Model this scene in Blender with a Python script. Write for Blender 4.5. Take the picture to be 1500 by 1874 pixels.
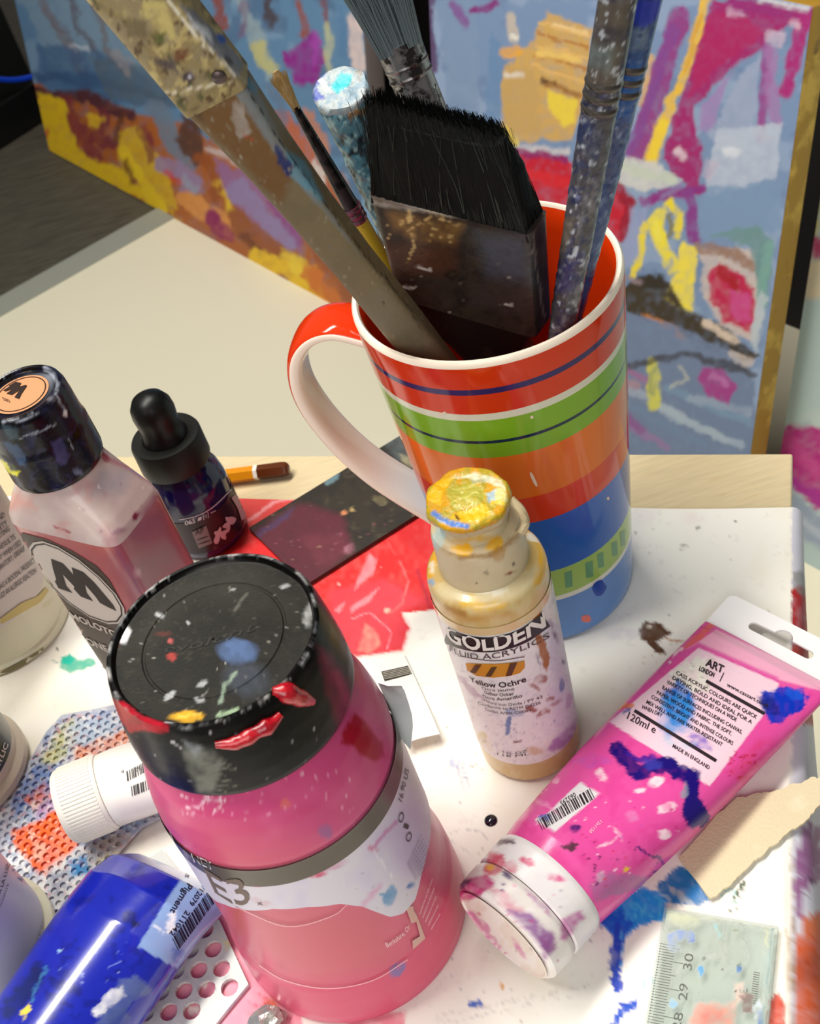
import bpy, bmesh, math, random
import numpy as np
from mathutils import Vector as V, noise as mnoise
from mathutils.bvhtree import BVHTree
from mathutils.geometry import tessellate_polygon
random.seed(7)
scn = bpy.context.scene
for o in list(bpy.data.objects): bpy.data.objects.remove(o)
COL = scn.collection

# ---------------------------------------------------------------- camera
F, HC = 2260.0, 0.42                       # focal length in pixels of the 1500x1874 frame, camera height above table
PI_, RO_ = math.radians(43.6), math.radians(17.08)
cr, sr, cp, sp = math.cos(RO_), math.sin(RO_), math.cos(PI_), math.sin(PI_)
XA, DA, WA, CAM = V((1, 0, 0)), V((0, -sp, -cp)), V((0, cp, -sp)), V((0, 0, HC))
cd = bpy.data.cameras.new('camera'); co = bpy.data.objects.new('camera', cd); COL.objects.link(co)
cx_ = XA * cr + DA * sr; cy_ = XA * sr - DA * cr; cz_ = -WA
from mathutils import Matrix
co.matrix_world = Matrix(((cx_.x, cy_.x, cz_.x, 0), (cx_.y, cy_.y, cz_.y, 0), (cx_.z, cy_.z, cz_.z, HC), (0, 0, 0, 1)))
cd.sensor_fit = 'HORIZONTAL'; cd.sensor_width = 36; cd.lens = F / 1500 * 36; cd.clip_start = .01
cd.dof.use_dof = True; cd.dof.focus_distance = .44; cd.dof.aperture_fstop = 34
scn.camera = co
# ---------------------------------------------------------------- light
w = bpy.data.worlds.new('room_light'); scn.world = w; w.use_nodes = True
w.node_tree.nodes['Background'].inputs[0].default_value = (1.0, .95, .88, 1)
w.node_tree.nodes['Background'].inputs[1].default_value = .19
def area(name, loc, along, sx, sy, power, colr):
    """ceiling strip lamp facing straight down, long side along the given direction"""
    l = bpy.data.lights.new(name, 'AREA'); l.shape = 'RECTANGLE'; l.size = sx; l.size_y = sy; l.energy = power; l.color = colr
    o = bpy.data.objects.new(name, l); COL.objects.link(o); o.location = loc; o.rotation_euler = (0, 0, math.atan2(along[1], along[0])); return o
area('ceiling_strip_lamp', (-.36, .57, 1.5), (.74, .67), 1.3, .20, 33, (1, .96, .88))
wl_ = bpy.data.lights.new('fill_behind_camera', 'AREA'); wl_.shape = 'RECTANGLE'; wl_.size = 1.3; wl_.size_y = 1.0; wl_.energy = 17; wl_.color = (1, .97, .93)  # soft fill light added behind the camera to brighten camera-facing sides
wo_ = bpy.data.objects.new('fill_behind_camera', wl_); COL.objects.link(wo_); wo_.location = (-.55, -1.15, 1.05); wo_.rotation_euler = (V((0, .4, .05)) - wo_.location).to_track_quat('-Z', 'Y').to_euler()
vs = scn.view_settings
vs.view_transform = 'Standard'; vs.look = 'None'; vs.gamma = 1; vs.use_curve_mapping = False; vs.exposure = 0.0

# ---------------------------------------------------------------- pixel <-> space
def ray(q):
    dx, dy = q[0] - 750, q[1] - 937
    return XA * (cr * dx - sr * dy) + DA * (sr * dx + cr * dy) + WA * F
def G(q, z=0.0):
    d = ray(q); return CAM + d * ((z - HC) / d.z)
def PR(P):
    v = V(P) - CAM; k = v.dot(WA); u = v.dot(XA) / k * F; t = v.dot(DA) / k * F
    return (750 + cr * u + sr * t, 937 - sr * u + cr * t)
def PRN(A):
    A = np.asarray(A, float) - np.array(CAM); k = A @ np.array(WA)
    u = A @ np.array(XA) / k * F; t = A @ np.array(DA) / k * F
    return np.stack([750 + cr * u + sr * t, 937 - sr * u + cr * t], 1)
def PL(q, P0, n):
    d = ray(q); return CAM + d * ((V(P0) - CAM).dot(n) / d.dot(n))
def zoom(x0, y0, s): return lambda x, y: (x0 + x / s, y0 + y / s)

# ---------------------------------------------------------------- materials
def lin(c):
    return tuple((x / 255 / 12.92 if x / 255 <= .04045 else ((x / 255 + .055) / 1.055) ** 2.4) for x in c)
MATS = {}
def mat(name, c=(200, 200, 200), rough=.5, metal=0, spots=(), bump=None, coat=0, trans=0, sss=0, attr=False, stretch=None, alpha=1, spec=.5, ior=1.45, grain=0, gscale=60):
    if name in MATS: return MATS[name]
    m = bpy.data.materials.new(name); m.use_nodes = True; nt = m.node_tree; N, L = nt.nodes, nt.links
    b = N['Principled BSDF']; I = b.inputs
    I['Roughness'].default_value = rough; I['Metallic'].default_value = metal
    I['Coat Weight'].default_value = coat; I['Coat Roughness'].default_value = .08; I['Transmission Weight'].default_value = trans
    I['Alpha'].default_value = alpha if alpha != 'attr' else 1; I['IOR'].default_value = ior; I['Specular IOR Level'].default_value = spec
    if sss: I['Subsurface Weight'].default_value = sss; I['Subsurface Scale'].default_value = .004; I['Subsurface Radius'].default_value = (1, .6, .6)
    tc = N.new('ShaderNodeTexCoord'); vec = tc.outputs['Object']
    if stretch:
        mp = N.new('ShaderNodeMapping'); L.new(vec, mp.inputs[0]); mp.inputs['Scale'].default_value = stretch[0]; mp.inputs['Rotation'].default_value = stretch[1] if len(stretch) > 1 else (0, 0, 0); vec = mp.outputs[0]
    if attr:
        a = N.new('ShaderNodeVertexColor'); a.layer_name = 'Col'; cur = a.outputs['Color']
        if alpha == 'attr': L.new(a.outputs['Alpha'], I['Alpha'])
    else:
        a = N.new('ShaderNodeRGB'); a.outputs[0].default_value = (*lin(c), 1); cur = a.outputs[0]
    def mix(fac, colr, cur):
        x = N.new('ShaderNodeMix'); x.data_type = 'RGBA'
        L.new(fac, x.inputs[0]); L.new(cur, x.inputs[6])
        if isinstance(colr, tuple): x.inputs[7].default_value = (*lin(colr), 1)
        else: L.new(colr, x.inputs[7])
        return x.outputs[2]
    if grain:
        n = N.new('ShaderNodeTexNoise'); L.new(vec, n.inputs['Vector']); n.inputs['Scale'].default_value = gscale; n.inputs['Detail'].default_value = 6
        mr = N.new('ShaderNodeMapRange'); L.new(n.outputs[0], mr.inputs[0]); mr.inputs[1].default_value = .3; mr.inputs[2].default_value = .7; mr.inputs[3].default_value = 1 - grain; mr.inputs[4].default_value = 1 + grain
        x = N.new('ShaderNodeVectorMath'); x.operation = 'SCALE'; L.new(cur, x.inputs[0]); L.new(mr.outputs[0], x.inputs['Scale']); cur = x.outputs[0]
    for k, sp_ in enumerate(spots):
        colr, scale, thr = sp_[:3]; soft = sp_[3] if len(sp_) > 3 else .02
        n = N.new('ShaderNodeTexNoise'); n.noise_dimensions = '4D'; L.new(vec, n.inputs['Vector']); n.inputs['W'].default_value = 3.7 * k + len(name)
        n.inputs['Scale'].default_value = scale; n.inputs['Detail'].default_value = 5; n.inputs['Roughness'].default_value = .6
        mr = N.new('ShaderNodeMapRange'); L.new(n.outputs[0], mr.inputs[0]); mr.inputs[1].default_value = thr; mr.inputs[2].default_value = thr + soft
        cur = mix(mr.outputs[0], colr, cur)
    L.new(cur, I['Base Color'])
    if bump:
        n = N.new('ShaderNodeTexNoise'); L.new(vec, n.inputs['Vector']); n.inputs['Scale'].default_value = bump[0]; n.inputs['Detail'].default_value = 6
        bp = N.new('ShaderNodeBump'); bp.inputs['Strength'].default_value = bump[1]; bp.inputs['Distance'].default_value = bump[2] if len(bump) > 2 else .001
        L.new(n.outputs[0], bp.inputs['Height']); L.new(bp.outputs[0], I['Normal'])
    MATS[name] = m; return m
def flat(c, rough=.5, **k):
    return mat('paint_%d_%d_%d_%d' % (*c, int(rough * 100)), c, rough, **k)

# ---------------------------------------------------------------- objects
ORG, GEO = {}, {}
def thing(name, label, cat, loc, group=None):
    o = bpy.data.objects.new(name, None); COL.objects.link(o); o.location = loc; o.empty_display_size = .01
    o['label'] = label; o['category'] = cat
    if group: o['group'] = group
    ORG[o.name] = V(loc); return o
def mk(name, verts, faces, m, parent=None, smooth=40, label=None, cat=None, group=None, kind=None, cols=None, mats=None, fmat=None, loc=None):
    """verts in world space; the mesh is stored relative to its thing's base"""
    me = bpy.data.meshes.new(name)
    og = ORG[parent.name] if parent else V(loc if loc is not None else (0, 0, 0))
    vv = [V(v) for v in verts]
    me.from_pydata([tuple(v - og) for v in vv], [], [tuple(f) for f in faces]); me.validate(); 
    for x in (mats or [m]): me.materials.append(x)
    if fmat is not None and len(fmat) == len(me.polygons): me.polygons.foreach_set('material_index', fmat)
    if cols is not None:
        ca = me.color_attributes.new('Col', 'FLOAT_COLOR', 'POINT'); a = np.ones((len(vv), 4), np.float32); a[:, :np.shape(cols)[1]] = cols; ca.data.foreach_set('color', a.ravel())
    if smooth is not None:
        me.shade_smooth(); me.set_sharp_from_angle(angle=math.radians(smooth))
    me.update()
    o = bpy.data.objects.new(name, me); COL.objects.link(o)
    if parent: o.parent = parent
    else: o.location = og
    ORG[o.name] = og; GEO[o.name] = (vv, [tuple(f) for f in faces])
    if label: o['label'] = label
    if cat: o['category'] = cat
    if group: o['group'] = group
    if kind: o['kind'] = kind
    return o
def join(*ms):
    v, f = [], []
    for a, b in ms:
        k = len(v); v += list(a); f += [tuple(i + k for i in x) for x in b]
    return v, f
def frame(axis, up=V((0, 0, 1))):
    a = V(axis).normalized(); x = up.cross(a)
    if x.length < 1e-4: x = V((1, 0, 0))
    x.normalize(); return x, a.cross(x), a
def lathe(prof, c, n=64, axis=(0, 0, 1), x=None, cap0=True, cap1=True):
    c = V(c); a = V(axis).normalized()
    if x is None: x = V((1, 0, 0)) if abs(a.z) > .9 else V((0, 0, 1)).cross(a).normalized()
    x = (V(x) - a * V(x).dot(a)).normalized(); y = a.cross(x); v, f = [], []
    for (r, z) in prof:
        for i in range(n):
            t = 2 * math.pi * i / n; v.append(c + a * z + x * (r * math.cos(t)) + y * (r * math.sin(t)))
    for k in range(len(prof) - 1):
        for i in range(n):
            j = (i + 1) % n; f.append((k * n + i, k * n + j, (k + 1) * n + j, (k + 1) * n + i))
    if cap0: f.append(tuple(reversed(range(n))))
    if cap1: f.append(tuple(range((len(prof) - 1) * n, len(prof) * n)))
    return v, f
def sect(c, x, y, hx, hy, n=24, e=2.0):
    """super-ellipse ring"""
    o = []
    for i in range(n):
        t = 2 * math.pi * i / n; ct, st = math.cos(t), math.sin(t)
        o.append(V(c) + V(x) * (hx * math.copysign(abs(ct) ** (2 / e), ct)) + V(y) * (hy * math.copysign(abs(st) ** (2 / e), st)))
    if e > 3 and n > 30:      # even spacing along the outline
        m = 6 * n; P = np.array([(hx * math.copysign(abs(math.cos(t)) ** (2 / e), math.cos(t)), hy * math.copysign(abs(math.sin(t)) ** (2 / e), math.sin(t))) for t in np.linspace(0, 2 * math.pi, m + 1)])
        L = np.concatenate([[0], np.cumsum(np.hypot(*np.diff(P, axis=0).T))]); T = np.linspace(0, L[-1], n, endpoint=False)
        o = [V(c) + V(x) * float(a) + V(y) * float(b) for a, b in zip(np.interp(T, L, P[:, 0]), np.interp(T, L, P[:, 1]))]
    return o
def loft(rings, cap=True):
    n = len(rings[0]); v = [p for r in rings for p in r]; f = []
    for k in range(len(rings) - 1):
        for i in range(n):
            j = (i + 1) % n; f.append((k * n + i, k * n + j, (k + 1) * n + j, (k + 1) * n + i))
    if cap: f.append(tuple(reversed(range(n)))); f.append(tuple(range((len(rings) - 1) * n, len(rings) * n)))
    c = sum(rings[0], V()) / n; a, b, e = rings[0][0], rings[0][1], rings[1][0]
    if (b - a).cross(e - a).dot((a + b) / 2 - c) < 0: f = [x[::-1] for x in f]
    return v, f
def smoothpath(pts, k=6):
    """Catmull-Rom through points"""
    P = [V(p) for p in pts]; P = [P[0] * 2 - P[1]] + P + [P[-1] * 2 - P[-2]]; o = []
    for i in range(1, len(P) - 2):
        for j in range(k):
            t = j / k; a, b, c, d = P[i - 1:i + 3]
            o.append(.5 * ((2 * b) + (c - a) * t + (2 * a - 5 * b + 4 * c - d) * t * t + (3 * b - a - 3 * c + d) * t ** 3))
    o.append(P[-2]); return o
def tube(path, rad, n=10):
    rings = []
    for i, p in enumerate(path):
        d = (path[min(i + 1, len(path) - 1)] - path[max(i - 1, 0)]).normalized(); x, y, a = frame(d, V((.1, .2, 1)))
        r = rad[i] if isinstance(rad, (list, tuple)) else rad
        rings.append(sect(p, x, y, r, r, n))
    return loft(rings)
def box(c, ax, ay, az, hx, hy, hz, bev=0):
    c = V(c); bm = bmesh.new(); vs_ = []
    for sx in (-1, 1):
        for sy in (-1, 1):
            for sz in (-1, 1): vs_.append(bm.verts.new((sx * hx, sy * hy, sz * hz)))
    bmesh.ops.convex_hull(bm, input=vs_); bmesh.ops.dissolve_limit(bm, angle_limit=.01, verts=bm.verts, edges=bm.edges)
    if bev: bmesh.ops.bevel(bm, geom=bm.edges[:], offset=bev, segments=3, profile=.5, affect='EDGES')
    bm.verts.index_update()
    v = [c + V(ax) * q.co.x + V(ay) * q.co.y + V(az) * q.co.z for q in bm.verts]; f = [[q.index for q in x.verts] for x in bm.faces]; bm.free(); return v, f
def slab(poly, t, m=None):
    """polygon of world points extruded down by t"""
    n = len(poly); v = [V(p) for p in poly] + [V(p) - V((0, 0, t)) for p in poly]
    f = [tuple(range(n)), tuple(reversed(range(n, 2 * n)))] + [(i, n + i, n + (i + 1) % n, (i + 1) % n) for i in range(n)]
    return v, f
def ccw(poly):
    a = sum(poly[i].x * poly[(i + 1) % len(poly)].y - poly[(i + 1) % len(poly)].x * poly[i].y for i in range(len(poly)))
    return poly if a > 0 else poly[::-1]

# ---------------------------------------------------------------- flat print and paint laid on surfaces
BV = {}
def bvh(o):
    if o.name not in BV: BV[o.name] = BVHTree.FromPolygons([tuple(v) for v in GEO[o.name][0]], GEO[o.name][1])
    return BV[o.name]
def lay(q, targets, off):
    d = ray(q).normalized(); best = None
    for t in targets:
        h = bvh(t).ray_cast(CAM, d)
        if h[0] is not None and (best is None or h[3] < best[3]): best = h
    if best is None: return None
    n = best[1]
    if n.dot(d) > 0: n = -n
    return best[0] + n * off
def refine(v2, faces, step):
    bm = bmesh.new(); vs_ = [bm.verts.new((p[0], p[1], 0)) for p in v2]
    for f in faces:
        tris = [f]
        if len(f) > 4:
            tris = tessellate_polygon([[V((v2[i][0], v2[i][1], 0)) for i in f]]); tris = [[f[k] for k in t] for t in tris]
        for t in tris:
            try: bm.faces.new([vs_[i] for i in t])
            except ValueError: pass
    bmesh.ops.triangulate(bm, faces=bm.faces[:])
    for _ in range(6):
        e = [x for x in bm.edges if x.calc_length() > step]
        if not e: break
        bmesh.ops.subdivide_edges(bm, edges=e, cuts=1); bmesh.ops.triangulate(bm, faces=bm.faces[:])
    bm.verts.index_update(); o = [(v.co.x, v.co.y) for v in bm.verts], [[v.index for v in f.verts] for f in bm.faces]; bm.free(); return o
def decal(name, parent, targets, polys, m, off=.00025, step=9, label=None, kind=None):
    """polys: list of pixel outlines (or (verts, faces)) carried onto the surface they lie on; one part for each"""
    if len(polys) > 1:
        return [decal(name, parent, targets, [q], m, off, step, label, kind) for q in polys][0]
    AV, AF = [], []
    for pl in polys:
        v2, fs = pl if (isinstance(pl, tuple) and len(pl) == 2 and not isinstance(pl[0][0], (int, float))) else (pl, [list(range(len(pl)))])
        v2, fs = refine(v2, fs, step); P = [lay(q, targets, off) for q in v2]
        idx = {}
        for i, p in enumerate(P):
            if p is not None: idx[i] = len(AV); AV.append(p)
        for f in fs:
            if all(i in idx for i in f):
                a, b, c = [P[i] for i in f]
                if max((a - b).length, (b - c).length, (a - c).length) < .02: 
                    nn = (b - a).cross(c - a)
                    g = [idx[i] for i in f]
                    AF.append(g if nn.dot(CAM - a) > 0 else g[::-1])
    if not AF: print('EMPTY decal', name, parent.name); return None
    return mk(name, AV, AF, m, parent, smooth=60, label=label, kind=kind)
def blob(cx, cy, rx, ry=None, seed=0, rot=0, irr=.25, n=22):
    ry = ry or rx; R = random.Random(seed); ph = [R.uniform(0, 6.28) for _ in range(5)]; am = [R.uniform(.3, 1) for _ in range(5)]; o = []
    for i in range(n):
        t = 2 * math.pi * i / n; k = 1 + irr * sum(am[j] * math.sin((j + 2) * t + ph[j]) for j in range(5)) / 2
        x, y = rx * k * math.cos(t), ry * k * math.sin(t); c, s = math.cos(rot), math.sin(rot)
        o.append((cx + x * c - y * s, cy + x * s + y * c))
    return o
def strip(pts, w, taper=True, closed=False):
    """brush line of pixel points as (verts, faces); w a number or one per point"""
    P = [V((p[0], p[1], 0)) for p in pts]; n = len(P)
    P2 = smoothpath(P, 5) if n > 2 else [P[0].lerp(P[1], i / 6) for i in range(7)]
    m = len(P2); v, f = [], []
    for i, p in enumerate(P2):
        d = (P2[min(i + 1, m - 1)] - P2[max(i - 1, 0)]); d.normalize(); nn = V((-d.y, d.x, 0)); t = i / (m - 1)
        if isinstance(w, (list, tuple)):
            x = t * (len(w) - 1); k = min(int(x), len(w) - 2); ww = w[k] * (1 - x + k) + w[k + 1] * (x - k)
        else: ww = w * (min(1, .35 + 3 * min(t, 1 - t)) if taper else 1)
        a, b = p + nn * ww / 2, p - nn * ww / 2; v += [(a.x, a.y), (b.x, b.y)]
        if i: f.append((2 * i - 2, 2 * i - 1, 2 * i + 1, 2 * i))
    return v, f
TXT = {}
def textmesh(s, bold=0, shear=0):
    k = (s, bold, shear)
    if k not in TXT:
        c = bpy.data.curves.new('t', 'FONT'); c.body = s; c.dimensions = '2D'; c.fill_mode = 'BOTH'; c.resolution_u = 3; c.offset = bold; c.shear = shear
        o = bpy.data.objects.new('t', c); me = o.to_mesh()
        TXT[k] = ([(v.co.x, v.co.y) for v in me.vertices], [list(p.vertices) for p in me.polygons]); o.to_mesh_clear(); bpy.data.objects.remove(o); bpy.data.curves.remove(c)
    return TXT[k]
def ptext(s, base, up, bold=0, shear=0):
    """text outline in pixels: base = 2 or 3 baseline points, up = pixel vector of the capital height"""
    v, f = textmesh(s, bold, shear)
    if not v: return [], []
    x0 = min(p[0] for p in v); x1 = max(p[0] for p in v); B = [V((p[0], p[1])) for p in base]; U = V(up) / .69; o = []
    for x, y in v:
        t = (x - x0) / (x1 - x0)
        if len(B) == 2: p = B[0].lerp(B[1], t)
        else:
            c = 2 * B[1] - (B[0] + B[2]) / 2; p = B[0] * (1 - t) ** 2 + c * 2 * t * (1 - t) + B[2] * t * t
        p = p + U * y; o.append((p.x, p.y))
    return o, f
def bars(a, b, up, seed, n=24, fill=.5):
    """bar code from a to b with bar vector up"""
    R = random.Random(seed); o = []; a, b, up = V(a), V(b), V(up); x = 0; ws = []
    for i in range(n): ws.append((R.choice([1, 1, 2, 3]), R.choice([1, 1, 2, 2])))
    tot = sum(p + q for p, q in ws)
    for p, q in ws:
        s, e = a.lerp(b, x / tot), a.lerp(b, (x + p) / tot); x += p + q; o.append([tuple(s), tuple(e), tuple(e + up), tuple(s + up)])
    return o
# ---------------------------------------------------------------- colour laid down in brush strokes (stored on vertices)
def vnoise(P, sc, seed=0):
    X = P[:, 0] / sc + seed * 17.3; Y = P[:, 1] / sc + seed * 9.1; xi, yi = np.floor(X), np.floor(Y); fx, fy = X - xi, Y - yi
    fx = fx * fx * (3 - 2 * fx); fy = fy * fy * (3 - 2 * fy)
    h = lambda a, b: np.modf(np.abs(np.sin(a * 127.1 + b * 311.7 + seed * 74.7) * 43758.5453))[0]
    return (h(xi, yi) * (1 - fx) + h(xi + 1, yi) * fx) * (1 - fy) + (h(xi, yi + 1) * (1 - fx) + h(xi + 1, yi + 1) * fx) * fy
class Paint:
    def __init__(s, P, base, warp=7, wsc=22, mask=None):
        s.P0 = np.asarray(P, float); s.col = np.tile(np.array(lin(base)), (len(P), 1)) if isinstance(base, tuple) else base
        s.al = np.ones(len(P)); s.k = 0; s.warp = warp; s.wsc = wsc; s.mask = np.ones(len(P), bool) if mask is None else mask
    def sub(s, pts, pad):
        s.k += 1; pts = np.asarray(pts, float); lo, hi = pts.min(0) - pad - s.warp * 2, pts.max(0) + pad + s.warp * 2; A = s.P0
        i = np.nonzero(s.mask & (A[:, 0] > lo[0]) & (A[:, 0] < hi[0]) & (A[:, 1] > lo[1]) & (A[:, 1] < hi[1]))[0]; P = A[i]
        w_ = np.stack([vnoise(P, s.wsc, s.k) - .5 + .5 * (vnoise(P, s.wsc / 3, s.k + 40) - .5), vnoise(P, s.wsc, s.k + 80) - .5 + .5 * (vnoise(P, s.wsc / 3, s.k + 120) - .5)], 1)
        return i, P, P + w_ * s.warp * 2
    def put(s, i, a, c):
        a = np.clip(a, 0, 1)[:, None]; s.col[i] = s.col[i] * (1 - a) + np.array(lin(c)) * a; s.al[i] = s.al[i] + (1 - s.al[i]) * a[:, 0]
    def dry(s, P, a, amt, sc=9):
        return a if not amt else a * np.clip(1 + amt * (vnoise(P, sc, s.k + 7) * 1.4 + vnoise(P, sc * 3, s.k + 17) * .8 - 1.35), 0, 1)
    def stroke(s, pts, wd, c, op=1, soft=6, dry=.3):
        i, P0, P = s.sub(pts, wd); d = np.full(len(P), 1e9); W = wd
        for a, b in zip(pts[:-1], pts[1:]):
            a, b = np.array(a, float), np.array(b, float); ab = b - a; t = np.clip(((P - a) @ ab) / max(ab @ ab, 1e-6), 0, 1)
            d = np.minimum(d, np.linalg.norm(P - a - t[:, None] * ab, axis=1))
        s.put(i, s.dry(P0, np.clip((W / 2 - d) / soft + .5, 0, 1) * op, dry), c)
    def poly(s, pts, c, op=1, soft=6, dry=.25):
        i_, P0, P = s.sub(pts, soft); n = len(pts); ins = np.zeros(len(P), bool); d = np.full(len(P), 1e9)
        for i in range(n):
            a, b = np.array(pts[i], float), np.array(pts[(i + 1) % n], float); ab = b - a; t = np.clip(((P - a) @ ab) / max(ab @ ab, 1e-6), 0, 1)
            d = np.minimum(d, np.linalg.norm(P - a - t[:, None] * ab, axis=1))
            cnd = (a[1] > P[:, 1]) != (b[1] > P[:, 1])
            xx = a[0] + (P[:, 1] - a[1]) / ((b[1] - a[1]) or 1e-9) * (b[0] - a[0]); ins ^= cnd & (P[:, 0] < xx)
        s.put(i_, s.dry(P0, np.clip(np.where(ins, d, -d) / soft + .5, 0, 1) * op, dry), c)
    def blot(s, x, y, rx, ry, c, rot=0, op=1, soft=2.5, dry=.2):
        r = max(rx, ry); i, P0, P = s.sub([(x - r, y - r), (x + r, y + r)], soft); q = P - [x, y]; cc, ss = math.cos(rot), math.sin(rot)
        u = (q[:, 0] * cc + q[:, 1] * ss) / rx; v_ = (-q[:, 0] * ss + q[:, 1] * cc) / ry
        s.put(i, s.dry(P0, np.clip((1 - np.hypot(u, v_)) * min(rx, ry) / soft + .5, 0, 1) * op, dry), c)
    def mottle(s, c, sc, thr, op=.5, soft=.12, seed=3):
        a = np.clip((vnoise(s.P0, sc, seed) * .65 + vnoise(s.P0, sc / 3, seed + 5) * .35 - thr) / soft, 0, 1) * op
        s.put(np.arange(len(s.P0)), a * s.mask, c)
    def specks(s, box, n, r, cols, seed=1):
        R = random.Random(seed)
        for _ in range(n):
            a = R.uniform(*r); s.blot(R.uniform(box[0], box[2]), R.uniform(box[1], box[3]), a, a * R.uniform(.5, 1), R.choice(cols), R.uniform(0, 3), R.uniform(.6, 1), 1.5)
def dense(prof, step):
    o = []
    for a, b in zip(prof[:-1], prof[1:]):
        k = max(1, int(math.hypot(b[0] - a[0], b[1] - a[1]) / step)); o += [(a[0] + (b[0] - a[0]) * j / k, a[1] + (b[1] - a[1]) * j / k) for j in range(k)]
    return o + [prof[-1]]
def cmk(name, vf, base, fn, m, parent=None, warp=2.5, wsc=10, alpha=None, **kw):
    """mesh whose colours (paint smears, stains, print) are stored on its vertices"""
    v, f = vf; A = np.array([tuple(p) for p in v]); nr = np.zeros_like(A)
    for k in (3, 4):
        q = np.array([x for x in f if len(x) == k], int)
        if len(q):
            nv = np.cross(A[q[:, 1]] - A[q[:, 0]], A[q[:, 2]] - A[q[:, 0]])
            for c in range(k): np.add.at(nr, q[:, c], nv)
    front = np.einsum('ij,ij->i', nr, np.array(CAM) - A) > 0
    p = Paint(PRN(A), base, warp, wsc, front)
    if alpha is not None: p.al[:] = alpha
    fn(p)
    return mk(name, v, f, m, parent, cols=np.concatenate([p.col, p.al[:, None]], 1), **kw)
def grid(P0, du, dv, nu, nv):
    v = [V(P0) + V(du) * (i / nu) + V(dv) * (j / nv) for j in range(nv + 1) for i in range(nu + 1)]
    f = [(j * (nu + 1) + i, j * (nu + 1) + i + 1, (j + 1) * (nu + 1) + i + 1, (j + 1) * (nu + 1) + i) for j in range(nv) for i in range(nu)]
    return v, f

# ================================================================ SETTING
ZF = -.40
wood_floor = mat('dark_floor_wood', (78, 74, 64), .55, stretch=((3, 40, 3), (0, 0, math.radians(25))), grain=.35, gscale=9, spots=[((58, 54, 46), 6, .55, .2)])
v, f = box((.3, 1.2, ZF - .012), (1, 0, 0), (0, 1, 0), (0, 0, 1), 2.4, 2.4, .01)
fl = mk('floor', v, f, wood_floor, loc=(.3, 1.2, ZF - .012)); fl['kind'] = 'structure'; fl['label'] = 'dark grey wooden floor behind the cream mat'
# cream smooth floor sheet with its grey edging
A, B = G((322, 398), ZF), G((0, 581), ZF); ed = (B - A).normalized(); nrm = V((-ed.y, ed.x, 0))
if nrm.y > 0: nrm = -nrm
cream = mat('cream_vinyl', (230, 224, 200), .5, spots=[((216, 209, 183), 14, .68, .12)])
P = [A - ed * 1.2, B + ed * 1.0, B + ed * 1.0 + nrm * 2.2, A - ed * 1.2 + nrm * 2.2]
v, f = slab(ccw(P), .002)
floor_mat = mk('floor_mat', v, f, cream, label='smooth cream floor sheet under the canvases behind the table', cat='floor mat', loc=tuple((A + B) / 2))
W_ = .045
P = [A - ed * 1.2, B + ed * 1.0, B + ed * 1.0 - nrm * W_, A - ed * 1.2 - nrm * W_]; P = [p + V((0, 0, .002)) for p in P]
v, f = slab(ccw(P), .004); mk('edge_strip', v, f, mat('grey_edging', (150, 152, 142), .5), floor_mat, label='grey edging strip')

CD = V((.4848, -.8746, 0)); CN = V((.8746, .4848, 0)); TH = math.radians(12.4)
CU = CN * math.sin(TH) + V((0, 0, math.cos(TH))); CF = (-CN * math.cos(TH) + V((0, 0, math.sin(TH))))
L0 = G((90, 275), ZF)
wv, wf = box(L0 + CN * .27 + CD * 1.14 + V((0, 0, .6)), CD, CN, (0, 0, 1), 1.1, .02, .62)
wl = mk('wall_back', wv, wf, mat('dark_wall', (34, 32, 36), .8), loc=tuple(L0 + CN * .27 + CD * 1.14 + V((0, 0, -.02)))); wl['kind'] = 'structure'; wl['label'] = 'dark wall behind the leaning canvases'

canvas_m = mat('canvas_paint', attr=True, rough=.55, bump=(900, .25, .0006))
def canvas(name, label, off, tL, tR, hgt, nu, nv, painter, sidec, group='canvases leaning on the wall'):
    O = L0 - CN * off
    t = thing(name, label, 'canvas', tuple(O + CD * (tL + tR) / 2), group)
    P0 = O + CD * tL
    v, f = grid(P0, CD * (tR - tL), CU * hgt, nu, nv)
    P = PRN([tuple(x) for x in v]); p = painter(P)
    mk('painted_face', v, f, canvas_m, t, cols=p.col)
    dp = .022; c = P0 + CD * (tR - tL) / 2 + CU * hgt / 2 - CF * (dp / 2 + .0006)
    v, f = box(c, CD, CU, CF, (tR - tL) / 2, hgt / 2, dp / 2, .0015)
    mk('stretcher_side', v, f, sidec, t)
    return t
def tpx(q, off):
    return (PL(q, L0 - CN * off, CF) - (L0 - CN * off)).dot(CD), (PL(q, L0 - CN * off, CF) - (L0 - CN * off)).dot(CU)

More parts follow.
